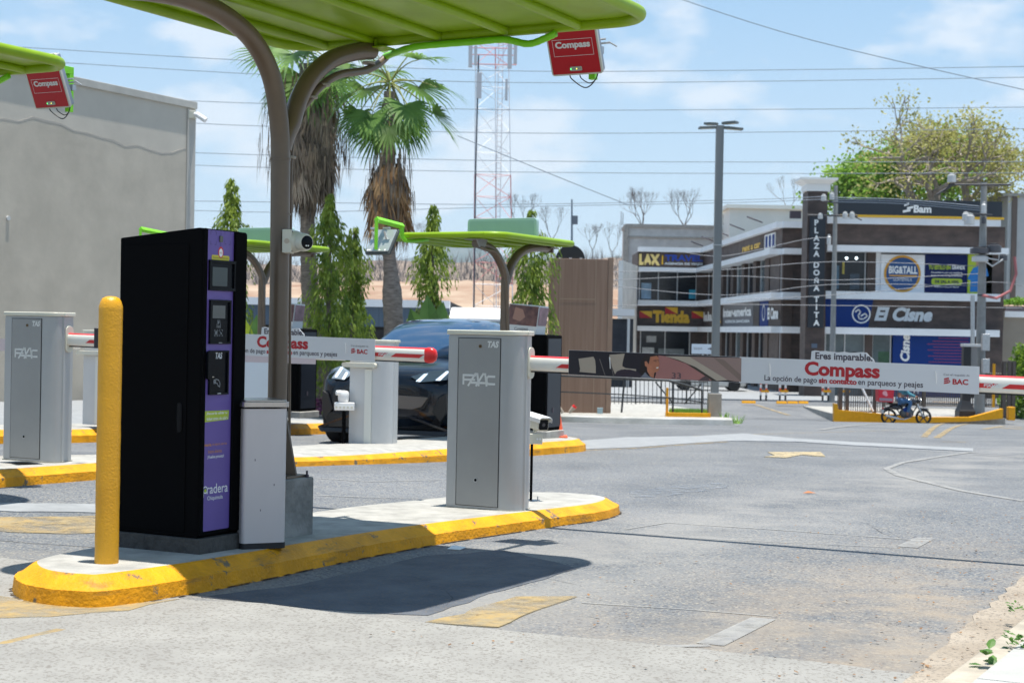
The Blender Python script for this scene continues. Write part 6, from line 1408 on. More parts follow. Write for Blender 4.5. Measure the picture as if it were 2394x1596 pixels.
def tuft(label, px, py, Y, n_=26, h=.25):
    b_ = at(px, py, Y); mb = MB(); mb.recalc = False
    for i in range(n_): d = Vector((rnd.gauss(0, .10), rnd.gauss(0, .10), h*rnd.uniform(.5, 1))); p = b_+Vector((rnd.gauss(0, .05), rnd.gauss(0, .05), 0)); s = Vector((.010, 0, 0)); mb.add([p-s, p+s, p+d], [(0, 1, 2)])
    return solo('grass_tuft', label, 'plant', mb, M_grs, tuple(b_), smooth=False, group='grass tufts at the median tip')
tuft('spiky grass tuft at the very tip of the median kerb', 1722, 990, 33.8); tuft('smaller grass tuft right beside the lamp plinth', 1697, 975, 34.6, 16, .15)
# ---- shopping plaza
ZG = -2.3; L1a, L1b, L2a, L2b, L3a, L3b, ZR0, ZR1 = 1.14, 1.50, 3.0, 3.40, 5.50, 5.82, 6.98, 7.32
P_ = thing('shopping_plaza', 'two-storey dark brown plaza with white ledges, shop signs and a corner tower', 'building', (15, 90, ZG))
FR_ = Fac(1930, 84, 2347, 84); FC = Fac(1826, 88, 1884, 88); FO = Fac(1645, 117, 1826, 88); FL = Fac(1490, 117, 1645, 117)
for F, nm in ((FR_, 'r'), (FC, 'c'), (FO, 'o'), (FL, 'l')):
    top = ZR0
    mb = MB(); F.box(mb, 0, F.L, ZG, top, -6, -.62); part(P_, 'wall', mb, M_tile)
    for a, b in ((L1b, L2a), (L3b, ZR0)): mb = MB(); F.box(mb, 0, F.L, a, b, -.62, 0); part(P_, 'wall_band', mb, M_tile)
    ex = .0 if nm in 'co' else .0
    for a, b, e in ((L1a, L1b, .55), (L2a, L2b, .55), (L3a, L3b, .70), (ZR0, ZR1, .35)):
        mb = MB(); F.box(mb, -.1 if nm == 'r' else 0, F.L-(.35 if nm == 'r' and e < .6 else 0), a, b, -.7, e); part(P_, 'ledge', mb, M_ledge)
mb = MB(); FL.box(mb, FL.L-1.2, FL.L+1.2, ZG, ZR0, -5, -.45); part(P_, 'corner_wall', mb, M_tile)
# windows
def win(F, x0, x1, z0, z1, mat=M_glass, bars=2, e=-.3, px=True):
    u0, u1 = (F.u(x0), F.u(x1)) if px else (x0, x1)
    mb = MB(); F.box(mb, u0, u1, z0, z1, -.6, e-.02); w_ = part(P_, 'window', mb, mat)
    mb = MB()
    for i in range(bars+2): u = u0+(u1-u0)*i/(bars+1); F.box(mb, u-.035, u+.035, z0, z1, e-.02, e+.03)
    part(w_, 'frame', mb, M_aluL); return w_
M_pil = mt('pillar_brown', (.07, .045, .035), .6, var=.2, vs=2)
win(FR_, 1950, 2024, L2b, L3a, bars=0); win(FR_, 1934, 2025, ZG+.1, L1a, M_glassl, 1); win(FR_, 2044, 2087, ZG+.1, L1a, M_glassl, 0)
def pier(F, x0, x1, z0, z1, e=-.1, mat=M_pil): mb = MB(); F.box(mb, F.u(x0), F.u(x1), z0, z1, -.6, e); part(P_, 'pillar', mb, mat)
pier(FR_, 2027, 2047, L2b, L3a); pier(FR_, 2047, 2059, L2b, L3a, -.15, M_ledge); pier(FR_, 2026, 2043, ZG, L1a); pier(FR_, 2300, 2347, ZG, ZR0, -.05, M_tile)
win(FC, 1828, 1858, L2b, L3a, M_glassl, 0); win(FC, 1862, 1884, L2b, L3a, M_glassl, 0); win(FC, 1828, 1884, ZG, L1a, M_glass, 2)
for i in range(7):
    t0 = FO.L*(i/7+.015); t1 = FO.L*((i+1)/7-.03); win(FO, t0, t1, L2b, L3a, M_glassl if i in (3, 5, 6) else M_glass, 0, px=False); win(FO, t0, t1, ZG, L1a, M_glass if i % 3 else M_glassl, 0, px=False)
    mb = MB(); FO.box(mb, t1+.05, t1+FO.L*.035, ZG, L3a-.01, -.6, -.05); part(P_, 'pillar', mb, M_pil)
win(FL, 1495, 1628, L2b, L3a, M_glass, 2); win(FL, 1500, 1615, ZG, L1a, M_glass, 1); pier(FL, 1628, 1645, L2b, L3a); 
def sgn(F, nm, x0, y0, x1, y1, mat, e=.02, e0=-.5): u0, u1, v0, v1 = F.rect(x0, y0, x1, y1); mb = MB(); F.box(mb, u0, u1, v0, v1, e0, e); return part(P_, nm, mb, mat)
def ltr(par, F, s, x0, y0, x1, y1, mat, e=.08, bold=.02, ex=.06, shear=0., ang=0., align='l', stretch=True):
    u0, u1, v0, v1 = F.rect(x0, y0, x1, y1); mb = MB()
    if ang: mb.text(s, F.M, u1, v0, w=v1-v0, h=u1-u0, e=e, bold=bold, ang=ang, shear=shear)
    else: mb.text(s, F.M, u0, v0, w=u1-u0, h=v1-v0, e=e, bold=bold, shear=shear)
    return part(par, 'lettering', mb, mat, smooth=False)
for F, x0, y0, x1, y1, c_ in ((FL, 1500, 661, 1523, 698, (.30, .42, .52)), (FL, 1612, 677, 1630, 698, (.02, .30, .42)), (FL, 1502, 812, 1530, 838, (.42, .43, .42)), (FL, 1540, 815, 1600, 838, (.16, .18, .18)), (FL, 1512, 785, 1535, 800, (.35, .36, .36)), (FC, 1829, 628, 1845, 640, (.6, .62, .62)), (FR_, 1956, 620, 1964, 675, (.08, .16, .22)), (FR_, 1972, 612, 1977, 640, (.45, .36, .06)), (FR_, 1990, 640, 2012, 676, (.05, .07, .09)), (FR_, 1996, 822, 2006, 846, (.015, .015, .018)), (FR_, 2056, 822, 2084, 848, (.03, .09, .04)), (FC, 1862, 632, 1882, 642, (.5, .5, .48))):
    u0, u1, v0, v1 = F.rect(x0, y0, x1, y1); mb = MB(); F.box(mb, u0, u1, v0, v1, -.319, -.30); part(P_, 'window_display', mb, mt('display_%d' % int(sum(c_)*1000), c_, .5, var=.3, vs=3))
# right wing signs
s_ = sgn(FR_, 'roof_sign', 1956, 469, 2338, 511, M_signb, .36, -.4)
mb = MB(); u0, u1 = FR_.u(1956), FR_.u(2338); FR_.box(mb, u0, u1, ZR1+.005, ZR1+.13, .361, .40); part(s_, 'yellow_line', mb, M_ylw)
ltr(s_, FR_, 'Bam', 2132, 481, 2173, 499, M_wink, .38, .04)
mb = MB(); a = FR_.h(2112, 489)
for k_ in range(3): mb.prism([(a[0]+(-.12, .1, -.05)[k_], a[1]-.22+k_*.17), (a[0]+(.28, .42, .20)[k_], a[1]-.14+k_*.17), (a[0]+(.28, .42, .20)[k_], a[1]-.02+k_*.17), (a[0]+(-.12, .1, -.05)[k_], a[1]-.10+k_*.17)], FR_.M, .361, .40)
part(s_, 'emblem', mb, M_wink)
s_ = sgn(FR_, 'logo_panel', 2060, 595, 2162, 683, M_ledge, -.05)
a = FR_.h(2110, 640)
mb = MB(); mb.disc(a, .98, FR_.M, -.03, 40); part(s_, 'orange_ring', mb, mt('ring_orange', (.68, .32, .02), .45)); mb = MB(); mb.disc(a, .86, FR_.M, -.015, 40); dd = part(s_, 'blue_disc', mb, mt('disc_blue', (.01, .07, .22), .45))
ltr(dd, FR_, 'BIG&TALL', 2078, 622, 2145, 640, M_wink, 0, .04); ltr(dd, FR_, 'GUATEMALA', 2088, 650, 2132, 657, M_wink, 0, .0); mb = MB(); u0, u1, v0, v1 = FR_.rect(2079, 643, 2144, 646); FR_.box(mb, u0, u1, v0, v1, -.01, 0); part(dd, 'orange_bar', mb, mt('ring_orange', (.68, .32, .02), .45))
s_ = sgn(FR_, 'advert_banner', 2163, 595, 2262, 686, M_navy, -.05)
ltr(s_, FR_, 'TU ESTILO EN', 2172, 620, 2223, 630, M_limes, -.04, .04); ltr(s_, FR_, 'GRANDE', 2226, 620, 2256, 630, M_wink, -.04, .04); ltr(s_, FR_, 'No podrás ni usar una guayabera', 2178, 635, 2250, 640, M_wink, -.04); ltr(s_, FR_, 'luego si sea siempre perfecta', 2178, 642, 2250, 647, M_wink, -.04)
u0, u1, v0, v1 = FR_.rect(2178, 651, 2250, 666); mb = MB(); mb.rrect(u0, u1, v0, v1, .12, FR_.M, -.045, -.03); pl_ = part(s_, 'lime_pill', mb, M_limes); ltr(pl_, FR_, 'DE 2XL A 10XL', 2186, 655, 2243, 662, M_navy, -.02, .04); ltr(s_, FR_, 'TENEMOS LA TALLA DE VERDAD', 2184, 669, 2242, 672, M_wink, -.04)
s_ = sgn(FR_, 'lime_banner', 2263, 595, 2320, 688, M_limes, -.05)
mb = MB(); h_ = lambda x, y: FR_.h(x, y)
mb.poly([h_(*p) for p in ((2268, 640), (2276, 626), (2288, 622), (2300, 622), (2308, 627), (2312, 645), (2300, 648), (2301, 670), (2298, 682), (2268, 682), (2270, 655), (2262, 652))], FR_.M, -.04); part(s_, 'printed_shirt', mb, mt('shirt_blue', (.01, .18, .50), .5))
mb = MB(); mb.poly([h_(*p) for p in ((2282, 622), (2283, 606), (2288, 600), (2295, 600), (2299, 607), (2298, 622))], FR_.M, -.038); part(s_, 'printed_head', mb, mt('print_skin', (.40, .27, .18), .5))
mb = MB(); mb.prism([h_(1930, 697), h_(2042, 697), h_(2029, 767), h_(1930, 767)], FR_.M, -.3, .03); s_ = part(P_, 'shop_sign', mb, M_blue)
a = h_(2013, 734); mb = MB(); mb.ring(a, .46, .07, FR_.M, .06); mb.stroke([(a[0]-.30, a[1]+.12), (a[0]-.16, a[1]+.24), (a[0]-.04, a[1]+.12), (a[0]-.16, a[1]-.08), (a[0]-.10, a[1]-.26), (a[0]+.12, a[1]-.26), (a[0]+.32, a[1]-.10), (a[0]+.20, a[1]+.04), (a[0]+.0, a[1]-.10)], .07, FR_.M, .06); part(s_, 'swan_emblem', mb, M_wink)
ltr(s_, FR_, 'El Cisne', 2043, 718, 2176, 751, mt('letter_silver', (.56, .60, .63), .4), .10, .05, shear=.25)
s_ = sgn(FR_, 'blue_shopfront', 2088, 784, 2268, 930, M_blue, -.12); ltr(s_, FR_, 'Cisne', 2106, 783, 2128, 846, M_wink, -.1, .04, ang=R(90), shear=.15)
mb = MB()
for i in range(9): u0, u1, v0, v1 = FR_.rect(2195-((i*13) % 27), 790+i*7, 2266, 791.5+i*7); FR_.box(mb, u0, u1, v0, v1, -.12, -.105)
part(s_, 'red_line', mb, mt('line_red', (.30, .04, .10), .5))
mb = MB()
for x, y in ((1953, 602), (1982, 603), (2005, 603)): mb.disc(h_(x, y), .075, FR_.M, -.29, 10)
part(P_, 'shop_lamp', mb, mt('lamp_cool', (.8, .95, 1), .4, emit=2.5))
# centre tower
FT = Fac(1884, 82.5, 1930, 82.5); mb = MB(); zt = FT.h(1906, 447)[1]; FT.box(mb, 0, FT.L, ZG, zt, -1.5, 0); tw = part(P_, 'tower', mb, M_tile)
mb = MB(); z1 = FT.h(1906, 431)[1]; FT.box(mb, -.12, FT.L+.12, zt, z1, -1.2, .1); z2 = FT.h(1906, 421)[1]; mb.add([FT.M(u, v, e) for v, o_ in ((z1, .12), (z2, .45), (z2+.1, .45)) for u, e in ((-o_, o_), (FT.L+o_, o_), (FT.L+o_, -1.2-o_), (-o_, -1.2-o_))], [(0, 1, 5, 4), (1, 2, 6, 5), (2, 3, 7, 6), (3, 0, 4, 7), (4, 5, 9, 8), (5, 6, 10, 9), (6, 7, 11, 10), (7, 4, 8, 11), (8, 9, 10, 11)]); part(tw, 'tower_cap', mb, mt('cap_white', (.84, .83, .80), .5))
u0, u1, v0, v1 = FT.rect(1890, 508, 1926, 766); mb = MB(); FT.box(mb, u0, u1, v0, v1, .001, .18); vs_ = part(tw, 'vertical_sign', mb, M_signb)
chs = 'PLAZA DOÑA TITA'; y = 513; mb = MB(); stp = (763-513)/14.35
for i, c_ in enumerate(chs):
    if c_ == ' ': y += stp*.45; continue
    a = FT.h(1907, y+stp*.86); top = FT.h(1907, y)[1]; mb.text(c_, FT.M, a[0], a[1], h=(top-a[1])*.93, e=.20, bold=.04, align='c'); y += stp*1.04
part(vs_, 'lettering', mb, M_wink, smooth=False)
mb = MB(); u0, u1, v0, v1 = FT.rect(1897, 803, 1910, 813); FT.box(mb, u0, u1, v0, v1, .001, .05); part(tw, 'name_plate', mb, mt('plate_blue_grey', (.10, .13, .18), .5))
# left wing and oblique signs
s_ = sgn(FL, 'fascia_sign', 1491, 592, 1644, 624, M_tile, .03); ltr(s_, FL, 'LAX', 1494, 594, 1543, 620, mt('lax_gold', (.78, .60, .22), .4), .08, .07); ltr(s_, FL, '|', 1547, 597, 1550, 618, M_ylw, .08); ltr(s_, FL, 'TRAVEL', 1554, 596, 1643, 611, mt('travel_blue', (.01, .05, .36), .4), .08, .04); ltr(s_, FL, 'AGENCIA DE VIAJES', 1553, 614, 1643, 621, mt('letter_silver', (.56, .60, .63), .4), .08, .04)
s_ = sgn(FL, 'shop_sign', 1493, 712, 1644, 762, M_tile, .03); ltr(s_, FL, 'Tienda', 1526, 726, 1612, 755, M_ylw, .10, .07)
for x0, y0 in ((1495, 727), (1555, 718), (1617, 728)):
    u0, u1, v0, v1 = FL.rect(x0, y0, x0+29, y0+16); mb = MB(); mb.prism([(u0, v0), (u1, v0), (u0, v1)], FL.M, .04, .08); part(s_, 'red_flag', mb, M_dred); mb = MB(); mb.prism([(u1, v0), (u1, v1), (u0, v1)], FL.M, .04, .10); part(s_, 'yellow_flag', mb, M_ylw)
def osgn(nm, x0, x1, z0, z1, mat, e=.03): mb = MB(); FO.box(mb, FO.u(x0), FO.u(x1), z0, z1, -.3, e); return part(P_, nm, mb, mat)
def oltr(par, s, x0, x1, z0, z1, mat, e=.08, **k): mb = MB(); u0, u1 = FO.u(x0), FO.u(x1); mb.text(s, FO.M, u0, z0, w=u1-u0, h=z1-z0, e=e, bold=.05); return part(par, 'lettering', mb, mat, smooth=False)
s_ = osgn('shop_sign', 1646, 1690, L1b+.05, L2a-.05, M_tile); oltr(s_, 'lala', 1648, 1668, 1.9, 2.6, M_wink); oltr(s_, 'Café', 1670, 1689, 1.75, 2.1, M_ylw)
s_ = osgn('shop_sign', 1692, 1762, L1b+.02, L2a-.02, mt('sign_grey', (.17, .17, .18), .5)); oltr(s_, 'Inter-america', 1694, 1760, 2.15, 2.75, M_wink); oltr(s_, 'AGENCIA BANCARIA', 1698, 1757, 1.75, 1.95, M_wink)
osgn('dark_panel', 1763, 1777, L1b+.02, L2a-.02, M_signb, .04)
s_ = osgn('shop_sign', 1778, 1797, L1b+.02, L2a-.02, M_blue); mb = MB(); mb.ring((FO.u(1788), 2.3), .42, .1, FO.M, .06); part(s_, 'ring_emblem', mb, M_wink); oltr(s_, 'El Cisne', 1798, 1823, 1.9, 2.6, M_wink)
s_ = osgn('fascia_sign', 1787, 1811, 6.0, 6.85, M_wink, .06); mb = MB(); 
for x in (1790, 1798, 1806): FO.box(mb, FO.u(x), FO.u(x+4), 6.1, 6.75, .061, .09)
part(s_, 'blue_stripe', mb, M_blue)
s_ = osgn('fascia_sign', 1734, 1780, 6.1, 6.7, M_tile, .03); oltr(s_, 'rent a car', 1736, 1778, 6.2, 6.6, M_ylw)
# roof floodlights and side wall
for x, y, x2, y2 in ((1747, 507, 1782, 520), (1707, 525, 1740, 538), (1687, 545, 1702, 551), (1641, 553, 1670, 565), (1617, 565, 1643, 575)):
    mb = MB(); Y = 117-(x-1645)/(181)*29; a, b = at(x, y, Y-1.5), at(x2, y2, Y-.2); mb.tube([a, b], .045, 6); part(P_, 'roof_floodlight', mb, M_ink)
mb = MB(); a = at(1862, 502, 86.5); mb.box(a.x-.35, a.x+.25, a.y-.1, a.y+.2, a.z-.2, a.z+.2); part(P_, 'roof_floodlight', mb, M_ink)
FS = Fac(1455, 108, 1490, 116.9); mb = MB(); FS.box(mb, 0, FS.L, ZG, 5.9, -.3, 0); part(P_, 'side_wall', mb, mt('side_concrete', (.62, .62, .60), .9, var=.15, vs=.8))
# neighbouring buildings
def bldg(name, label, rects, base, win_=()):
    T = thing(name, label, 'building', base)
    for nm, x0, y0, x1, y1, Y, dp, mat in rects:
        F = Fac(x0, Y, x1, Y); _, _, v0, v1 = F.rect(x0, y0, x1, y1); mb = MB(); F.box(mb, 0, F.L, v0, v1, -dp, 0); part(T, nm, mb, mat)
    return T
T = bldg('block_building', 'unfinished grey block building rising behind the plaza left wing', [('wall', 1462, 530, 1676, 640, 128, 5, M_cblock), ('beam', 1460, 525, 1678, 533, 127.9, 5.2, M_conc), ('column', 1455, 525, 1466, 660, 127.8, .4, M_conc), ('lower_beam', 1466, 553, 1676, 557, 127.9, .2, M_conc)], (12, 128, 0))
mb = MB()
for x in (1452, 1456, 1690, 1702, 1835, 1850): mb.tube([at(x, 526, 127), at(x+rnd.uniform(-1, 1), 526-rnd.uniform(15, 40), 127)], .025, 4)
part(T, 'rebar', mb, M_ink)
bldg('cream_building', 'cream upper storey of a building behind the plaza centre', [('wall', 1702, 486, 1884, 600, 124, 6, mt('cream_wall', (.86, .84, .77), .8, var=.05, vs=.5)), ('cornice', 1695, 479, 1886, 488, 123.7, 6.5, mt('cream_trim', (.88, .86, .78), .7))], (18, 124, 0))
T = bldg('grey_building', 'grey block building at the right edge, beyond the plaza', [('wall', 2352, 458, 2440, 702, 95, 8, mt('panel_grey', (.52, .52, .50), .9, var=.1, vs=.6)), ('pier', 2362, 452, 2374, 702, 94.9, .3, mt('pier_brown', (.16, .12, .10), .8)), ('coping', 2340, 452, 2440, 459, 94.8, 8, M_conc)], (30, 95, 0))
bldg('tan_building', 'low tan wall with a planted roof at the right edge', [('wall', 2338, 742, 2440, 905, 86, 5, mt('tan_wall', (.33, .28, .22), .8, var=.05, vs=1)), ('roof_slab', 2350, 728, 2440, 742, 85.8, 5, M_ledge), ('dark_recess', 2352, 716, 2440, 728, 86.4, 3, M_ink)], (28, 86, 0))
p = at(2380, 712, 86.5); shrub('roof_planting', 'bright green planting on the flat roof at the right edge', 'plants', 2385, 712, 86.8, 1.2, .35, 900, M_grs, lf=(.1, .2), depth=.6, base=p.z-.05)
T = bldg('small_shed', 'small white-roofed shed between the brown pylon and the plaza', [('wall', 1432, 745, 1482, 905, 70, 2, mt('shed_dark', (.035, .037, .045), .7, var=.3, vs=2)), ('post', 1468, 745, 1474, 905, 69.5, .2, M_aluL), ('roof', 1425, 722, 1484, 738, 69.6, 2.4, mt('white_roof_sheet', (.66, .66, .66), .5))], (4, 70, 0))
# exit sign
T = thing('exit_sign', 'white road sign reading SALIDA with a black arrow, left of the lamp post', 'sign', tuple(at(1640, 815, 58)))
F = Fac(1617, 58, 1668, 58); u0, u1, v0, v1 = F.rect(1617, 804, 1668, 827); mb = MB(); F.box(mb, u0, u1, v0, v1, -.03, 0); part(T, 'panel', mb, mt('sign_pale', (.62, .68, .74), .5)); mb = MB(); a = F.rect(1622, 812, 1642, 817); mb.text('SALIDA', F.M, a[0], a[2], w=a[1]-a[0], h=a[3]-a[2], e=.004); a = F.rect(1655, 811, 1666, 819); mb.poly([(a[0], (a[2]+a[3])/2-.02), (a[0]+.09, (a[2]+a[3])/2-.02), (a[0]+.09, a[2]), (a[1], (a[2]+a[3])/2), (a[0]+.09, a[3]), (a[0]+.09, (a[2]+a[3])/2+.02), (a[0], (a[2]+a[3])/2+.02)], F.M, .004); part(T, 'lettering', mb, M_ink, smooth=False)
mb = MB(); a = at(1643, 828, 58.03); mb.tube([a, (a.x, a.y, g(a.x, 58))], .03, 8); part(T, 'post', mb, M_gal)
# ---- utility poles and lines
M_pole = mt('concrete_pole', (.27, .27, .26), .85, var=.12, vs=3)
def util(label, px, py0, py1, Y, w0, w1, arms, extra):
    b, t = at(px, py1, Y), at(px, py0, Y); b.z = min(b.z, g(b.x, Y)+.0); s = Y/FPX
    T = thing('utility_pole', label, 'utility pole', tuple(b), 'W', 'concrete utility poles')
    mb = MB(); mb.tube([b, (b.x, b.y, t.z)], [w1*s/2, w0*s/2], 14); part(T, 'pole', mb, M_pole)
    for x0, y0, x1, y1, r in arms: mb = MB(); mb.tube([at(x0, y0, Y-.25), at(x1, y1, Y-.25)], r, 5); part(T, 'cross_arm', mb, mt('arm_dark', (.06, .06, .065), .7))
    for x, y, r, h, m_ in extra:
        c = at(x, y, Y-.35); mb = MB(); mb.lathe([(r*.3, -h/2), (r, -h/2+.02), (r, h/4), (r*.6, h/3), (r*.7, h/2-.02), (r*.2, h/2)], tuple(c), 12); part(T, 'insulator', mb, m_)
    return T
M_por = mt('porcelain', (.55, .55, .54), .3); M_dkp = mt('insulator_dark', (.07, .07, .08), .4)
util('concrete utility pole standing right before the vertical plaza sign', 1944, 434, 935, 77, 9, 15, [(1888, 503, 2005, 505, .05), (1930, 470, 1960, 474, .05), (1990, 503, 2015, 515, .03)], [(1926, 462, .13, .35, M_por), (1945, 458, .12, .4, M_por), (1918, 505, .12, .3, M_por), (1976, 503, .13, .35, M_por), (1992, 503, .13, .35, M_por), (1938, 560, .1, .5, M_por)])
UP = util('concrete utility pole loaded with cables in front of the lime banner', 2289, 426, 972, 66.5, 14, 26, [(2217, 432, 2364, 432, .05), (2190, 455, 2230, 430, .05), (2275, 500, 2320, 503, .04), (2300, 690, 2285, 690, .03)], [(2225, 416, .18, .4, M_por), (2300, 486, .10, .5, M_por), (2266, 512, .22, .5, M_por), (2258, 506, .15, .4, M_por), (2290, 585, .40, .30, M_dkp), (2291, 604, .34, .3, M_por), (2324, 580, .30, .40, M_dkp), (2345, 602, .18, .3, M_dkp), (2300, 515, .1, .3, M_dkp)])
mb = MB(); a = lambda x, y: at(x, y, 66); mb.tube([a(2296, 690), a(2330, 697), a(2362, 680), a(2376, 640), a(2372, 600)], .06, 8); part(UP, 'red_cable', mb, mt('cable_red', (.40, .13, .13), .6)); mb = MB(); mb.tube([a(2274, 690), a(2274, 890)], .09, 8); part(UP, 'steel_duct', mb, M_gal)
mb = MB(); mb.tube([a(2300, 602), a(2335, 608), a(2336, 596)], .03, 6); mb.tube([a(2296, 606), a(2320, 622), a(2345, 606)], .035, 6); part(UP, 'pole_cable', mb, M_por)
c = at(2304, 800, 66); mb = MB(); mb.box(c.x-.16, c.x+.16, c.y-.1, c.y+.1, c.z-.35, c.z+.35); part(UP, 'meter_box', mb, M_gal, bevel=.02); c = at(2304, 855, 66); mb = MB(); mb.box(c.x-.15, c.x+.15, c.y-.1, c.y+.1, c.z-.3, c.z+.3); part(UP, 'meter_box', mb, M_gal, bevel=.02)
ords = ['topmost', 'second highest', 'third highest', 'fourth highest', 'fifth highest', 'sixth highest', 'seventh highest', 'eighth highest', 'ninth highest', 'tenth highest', 'eleventh highest', 'twelfth highest']
SKYW = [[(-60, 104), (600, 143), (1180, 166), (1800, 164), (2460, 155)], [(150, 147), (630, 175), (1180, 193), (1800, 190), (2460, 180)], [(440, 236), (640, 243), (1180, 257), (1800, 256), (2460, 250)], [(450, 288), (640, 296), (1180, 311), (1800, 309), (2460, 300)], [(450, 357), (640, 363), (1180, 376), (1800, 379), (2460, 378)], [(450, 386), (640, 392), (1180, 402), (1800, 406), (2460, 404)], [(450, 470), (700, 473), (1180, 478), (1700, 468), (1925, 460)], [(450, 492), (700, 496), (1180, 484), (1700, 474), (1925, 466)]]
for i, P in enumerate(SKYW):
    mb = MB(); mb.tube(smooth3([at(x, y, 64+i*.7) for x, y in P]), .015, 5, caps=False); solo('power_line', ords[i]+' of the thin power lines crossing the whole sky', 'power line', mb, M_wire, tuple(at(P[2][0], P[2][1], 64+i*.7)), group='power lines across the sky')
for i, (P, lb) in enumerate((([(1560, -12), (1900, 95), (2460, 225)], 'steep power line slanting down through the upper right sky'), ([(1070, 318), (1300, 412), (1470, 480)], 'power line slanting down right of the lattice tower'))):
    mb = MB(); mb.tube(smooth3([at(x, y, 60) for x, y in P]), .017, 5, caps=False); solo('power_line', lb, 'power line', mb, M_wire, tuple(at(P[1][0], P[1][1], 60)))
lowW = [[(1425, 636), (1700, 630), (1944, 612), (2290, 622)], [(1425, 652), (1700, 655), (1944, 640), (2290, 652)], [(1425, 668), (1700, 690), (1944, 665), (2290, 668)], [(1425, 640), (1650, 665), (1944, 700), (2290, 694)], [(1425, 715), (1700, 712), (1944, 714), (2390, 720)], [(1425, 655), (1700, 645), (1944, 655), (2290, 640)], [(1600, 590), (1700, 598), (1880, 560), (1944, 556)], [(1700, 702), (1944, 690), (2290, 660), (2390, 668)], [(1500, 640), (1700, 672), (1944, 680), (2290, 680)]]
for i, P in enumerate(lowW[:1]+lowW[2:3]+lowW[4:8]):
    mb = MB(); mb.tube(smooth3([at(x, y, 66.2+i*.2) for x, y in P]), .015, 5, caps=False); solo('telephone_cable', ['topmost pale cable sagging across the plaza front', 'pale cable crossing the upper shop windows of the plaza', 'lowest pale cable, running level above the shop signs', 'pale cable rising from the plaza left wing towards the tower', 'short pale cable rising over the fascia of the slanted wing', 'pale cable crossing both utility poles at upper window height'][i], 'cable', mb, mt('cable_pale', (.22, .23, .25), .6), tuple(at(P[1][0], P[1][1], 66.2+i*.2)), group='cables across the plaza front')
for i in range(3):
    mb = MB(); mb.tube(smooth3([at(x, y, 70) for x, y in [(1944, 462+i*5), (2100, 466+i*5), (2290, 482+i*5)]]), .02, 5, caps=False); solo('telephone_cable', ['top', 'middle', 'bottom'][i]+' one of three cables between the two utility poles, over the roof sign', 'cable', mb, M_wire, tuple(at(2100, 466, 70)), group='cables between the poles')
# ---- street edge: yellow wall, fences, barricades, totem
Ys = 64.6
mb = MB(); seq = [(1950, 981, 943), (1958, 981, 944), (1960, 981, 958), (2060, 982, 967), (2175, 983, 975), (2268, 980, 975), (2290, 978, 970), (2345, 973, 955)]
vs = []
for x, yb, yt in seq:
    b, t = at(x, yb+5, Ys), at(x, yt, Ys); vs += [(b.x, Ys, b.z), (t.x, Ys, t.z), (t.x, Ys+.3, t.z), (b.x, Ys+.3, b.z)]
fs = [(4*i+j, 4*(i+1)+j, 4*(i+1)+(j+1) % 4, 4*i+(j+1) % 4) for i in range(len(seq)-1) for j in range(4)]+[(0, 1, 2, 3), tuple(4*(len(seq)-1)+j for j in (3, 2, 1, 0))]
mb.add(vs, fs); solo('yellow_wall', 'low yellow painted kerb wall that slopes down behind the motorcycle', 'kerb wall', mb, M_yel2, tuple(at(1955, 981, Ys)))
p = at(2364, 965, 65); mb = MB(); mb.box(p.x-.14, p.x+.14, p.y-.1, p.y+.2, p.z-.3, p.z+.25); solo('yellow_block', 'short yellow painted block right of the grey gate posts', 'kerb block', mb, M_yel2, tuple(p), bevel=.02)
patch('street_platform', [( 0, 0)]*0 or [(1962, 978), (2345, 972), (2345, 960), (1962, 966)], M_conc, 1.) if False else None
mb = MB(); a = [at(1962, 966, 65), at(2350, 960, 65)]; mb.box(a[0].x, a[1].x, 64.95, 73, -3, -2.22); struct('street_platform', mb, M_conc)
M_brn = mt('brown_fence_steel', (.075, .06, .052), .5)
def steel_fence(label, x0, x1, yt, yb, Y, n_, posts, r=.012, lev=None):
    T = thing('steel_fence', label, 'fence', tuple(at((x0+x1)/2, yb, Y)), 'W')
    for y in (yt, yb): 
        a, b = at(x0, y, Y), at(x1, y, Y); b.z = a.z if lev is None else b.z; mb = MB(); mb.tube([a, b], .03, 4); part(T, 'rail', mb, M_brn)
    mb = MB(); a0, a1 = at(x0, yt-4, Y), at(x0, yb+2, Y); s = (at(x1, yt, Y).x-a0.x)/n_
    for i in range(n_+1): mb.box(a0.x+i*s-r, a0.x+i*s+r, Y-r, Y+r, a1.z, a0.z)
    part(T, 'bars', mb, M_brn)
    for x in posts: p, q = at(x, yb+6, Y-.05), at(x, yt-6, Y-.05); mb = MB(); mb.box(p.x-.07, p.x+.07, Y-.12, Y+.02, p.z, q.z); part(T, 'fence_post', mb, M_brn)
    return T
steel_fence('brown steel fence on the yellow wall, left of the motorcycle', 1960, 2064, 868, 960, 65.0, 20, (1964, 1980, 2044), .014)
steel_fence('brown steel fence behind the motorcycle and the black totem', 2066, 2342, 868, 945, 72.5, 58, (2066, 2160, 2300), .022)
steel_fence('grey-brown gate posts at the right edge beyond the boom tip', 2343, 2374, 850, 968, 66.5, 4, (2346, 2357, 2368), .02)
mb = MB(); mb.tube([at(2008, 890, 64.8), at(2041, 961, 64.8)], .045, 8); solo('white_prop', 'slanting white pipe leaning on the brown fence left of the motorcycle', 'pipe', mb, M_ledge, tuple(at(2030, 940, 64.8)))
b = at(2256, 971, 65.4); T = thing('black_totem', 'black square column with a flared foot beside the loaded utility pole', 'column', tuple(b)); zt = at(2256, 810, 65.4).z
M_tot = mt('totem_black', (.010, .010, .012), .5)
mb = MB(); h = lambda w_, z: [(b.x-w_, b.y-w_, z), (b.x+w_, b.y-w_, z), (b.x+w_, b.y+w_, z), (b.x-w_, b.y+w_, z)]
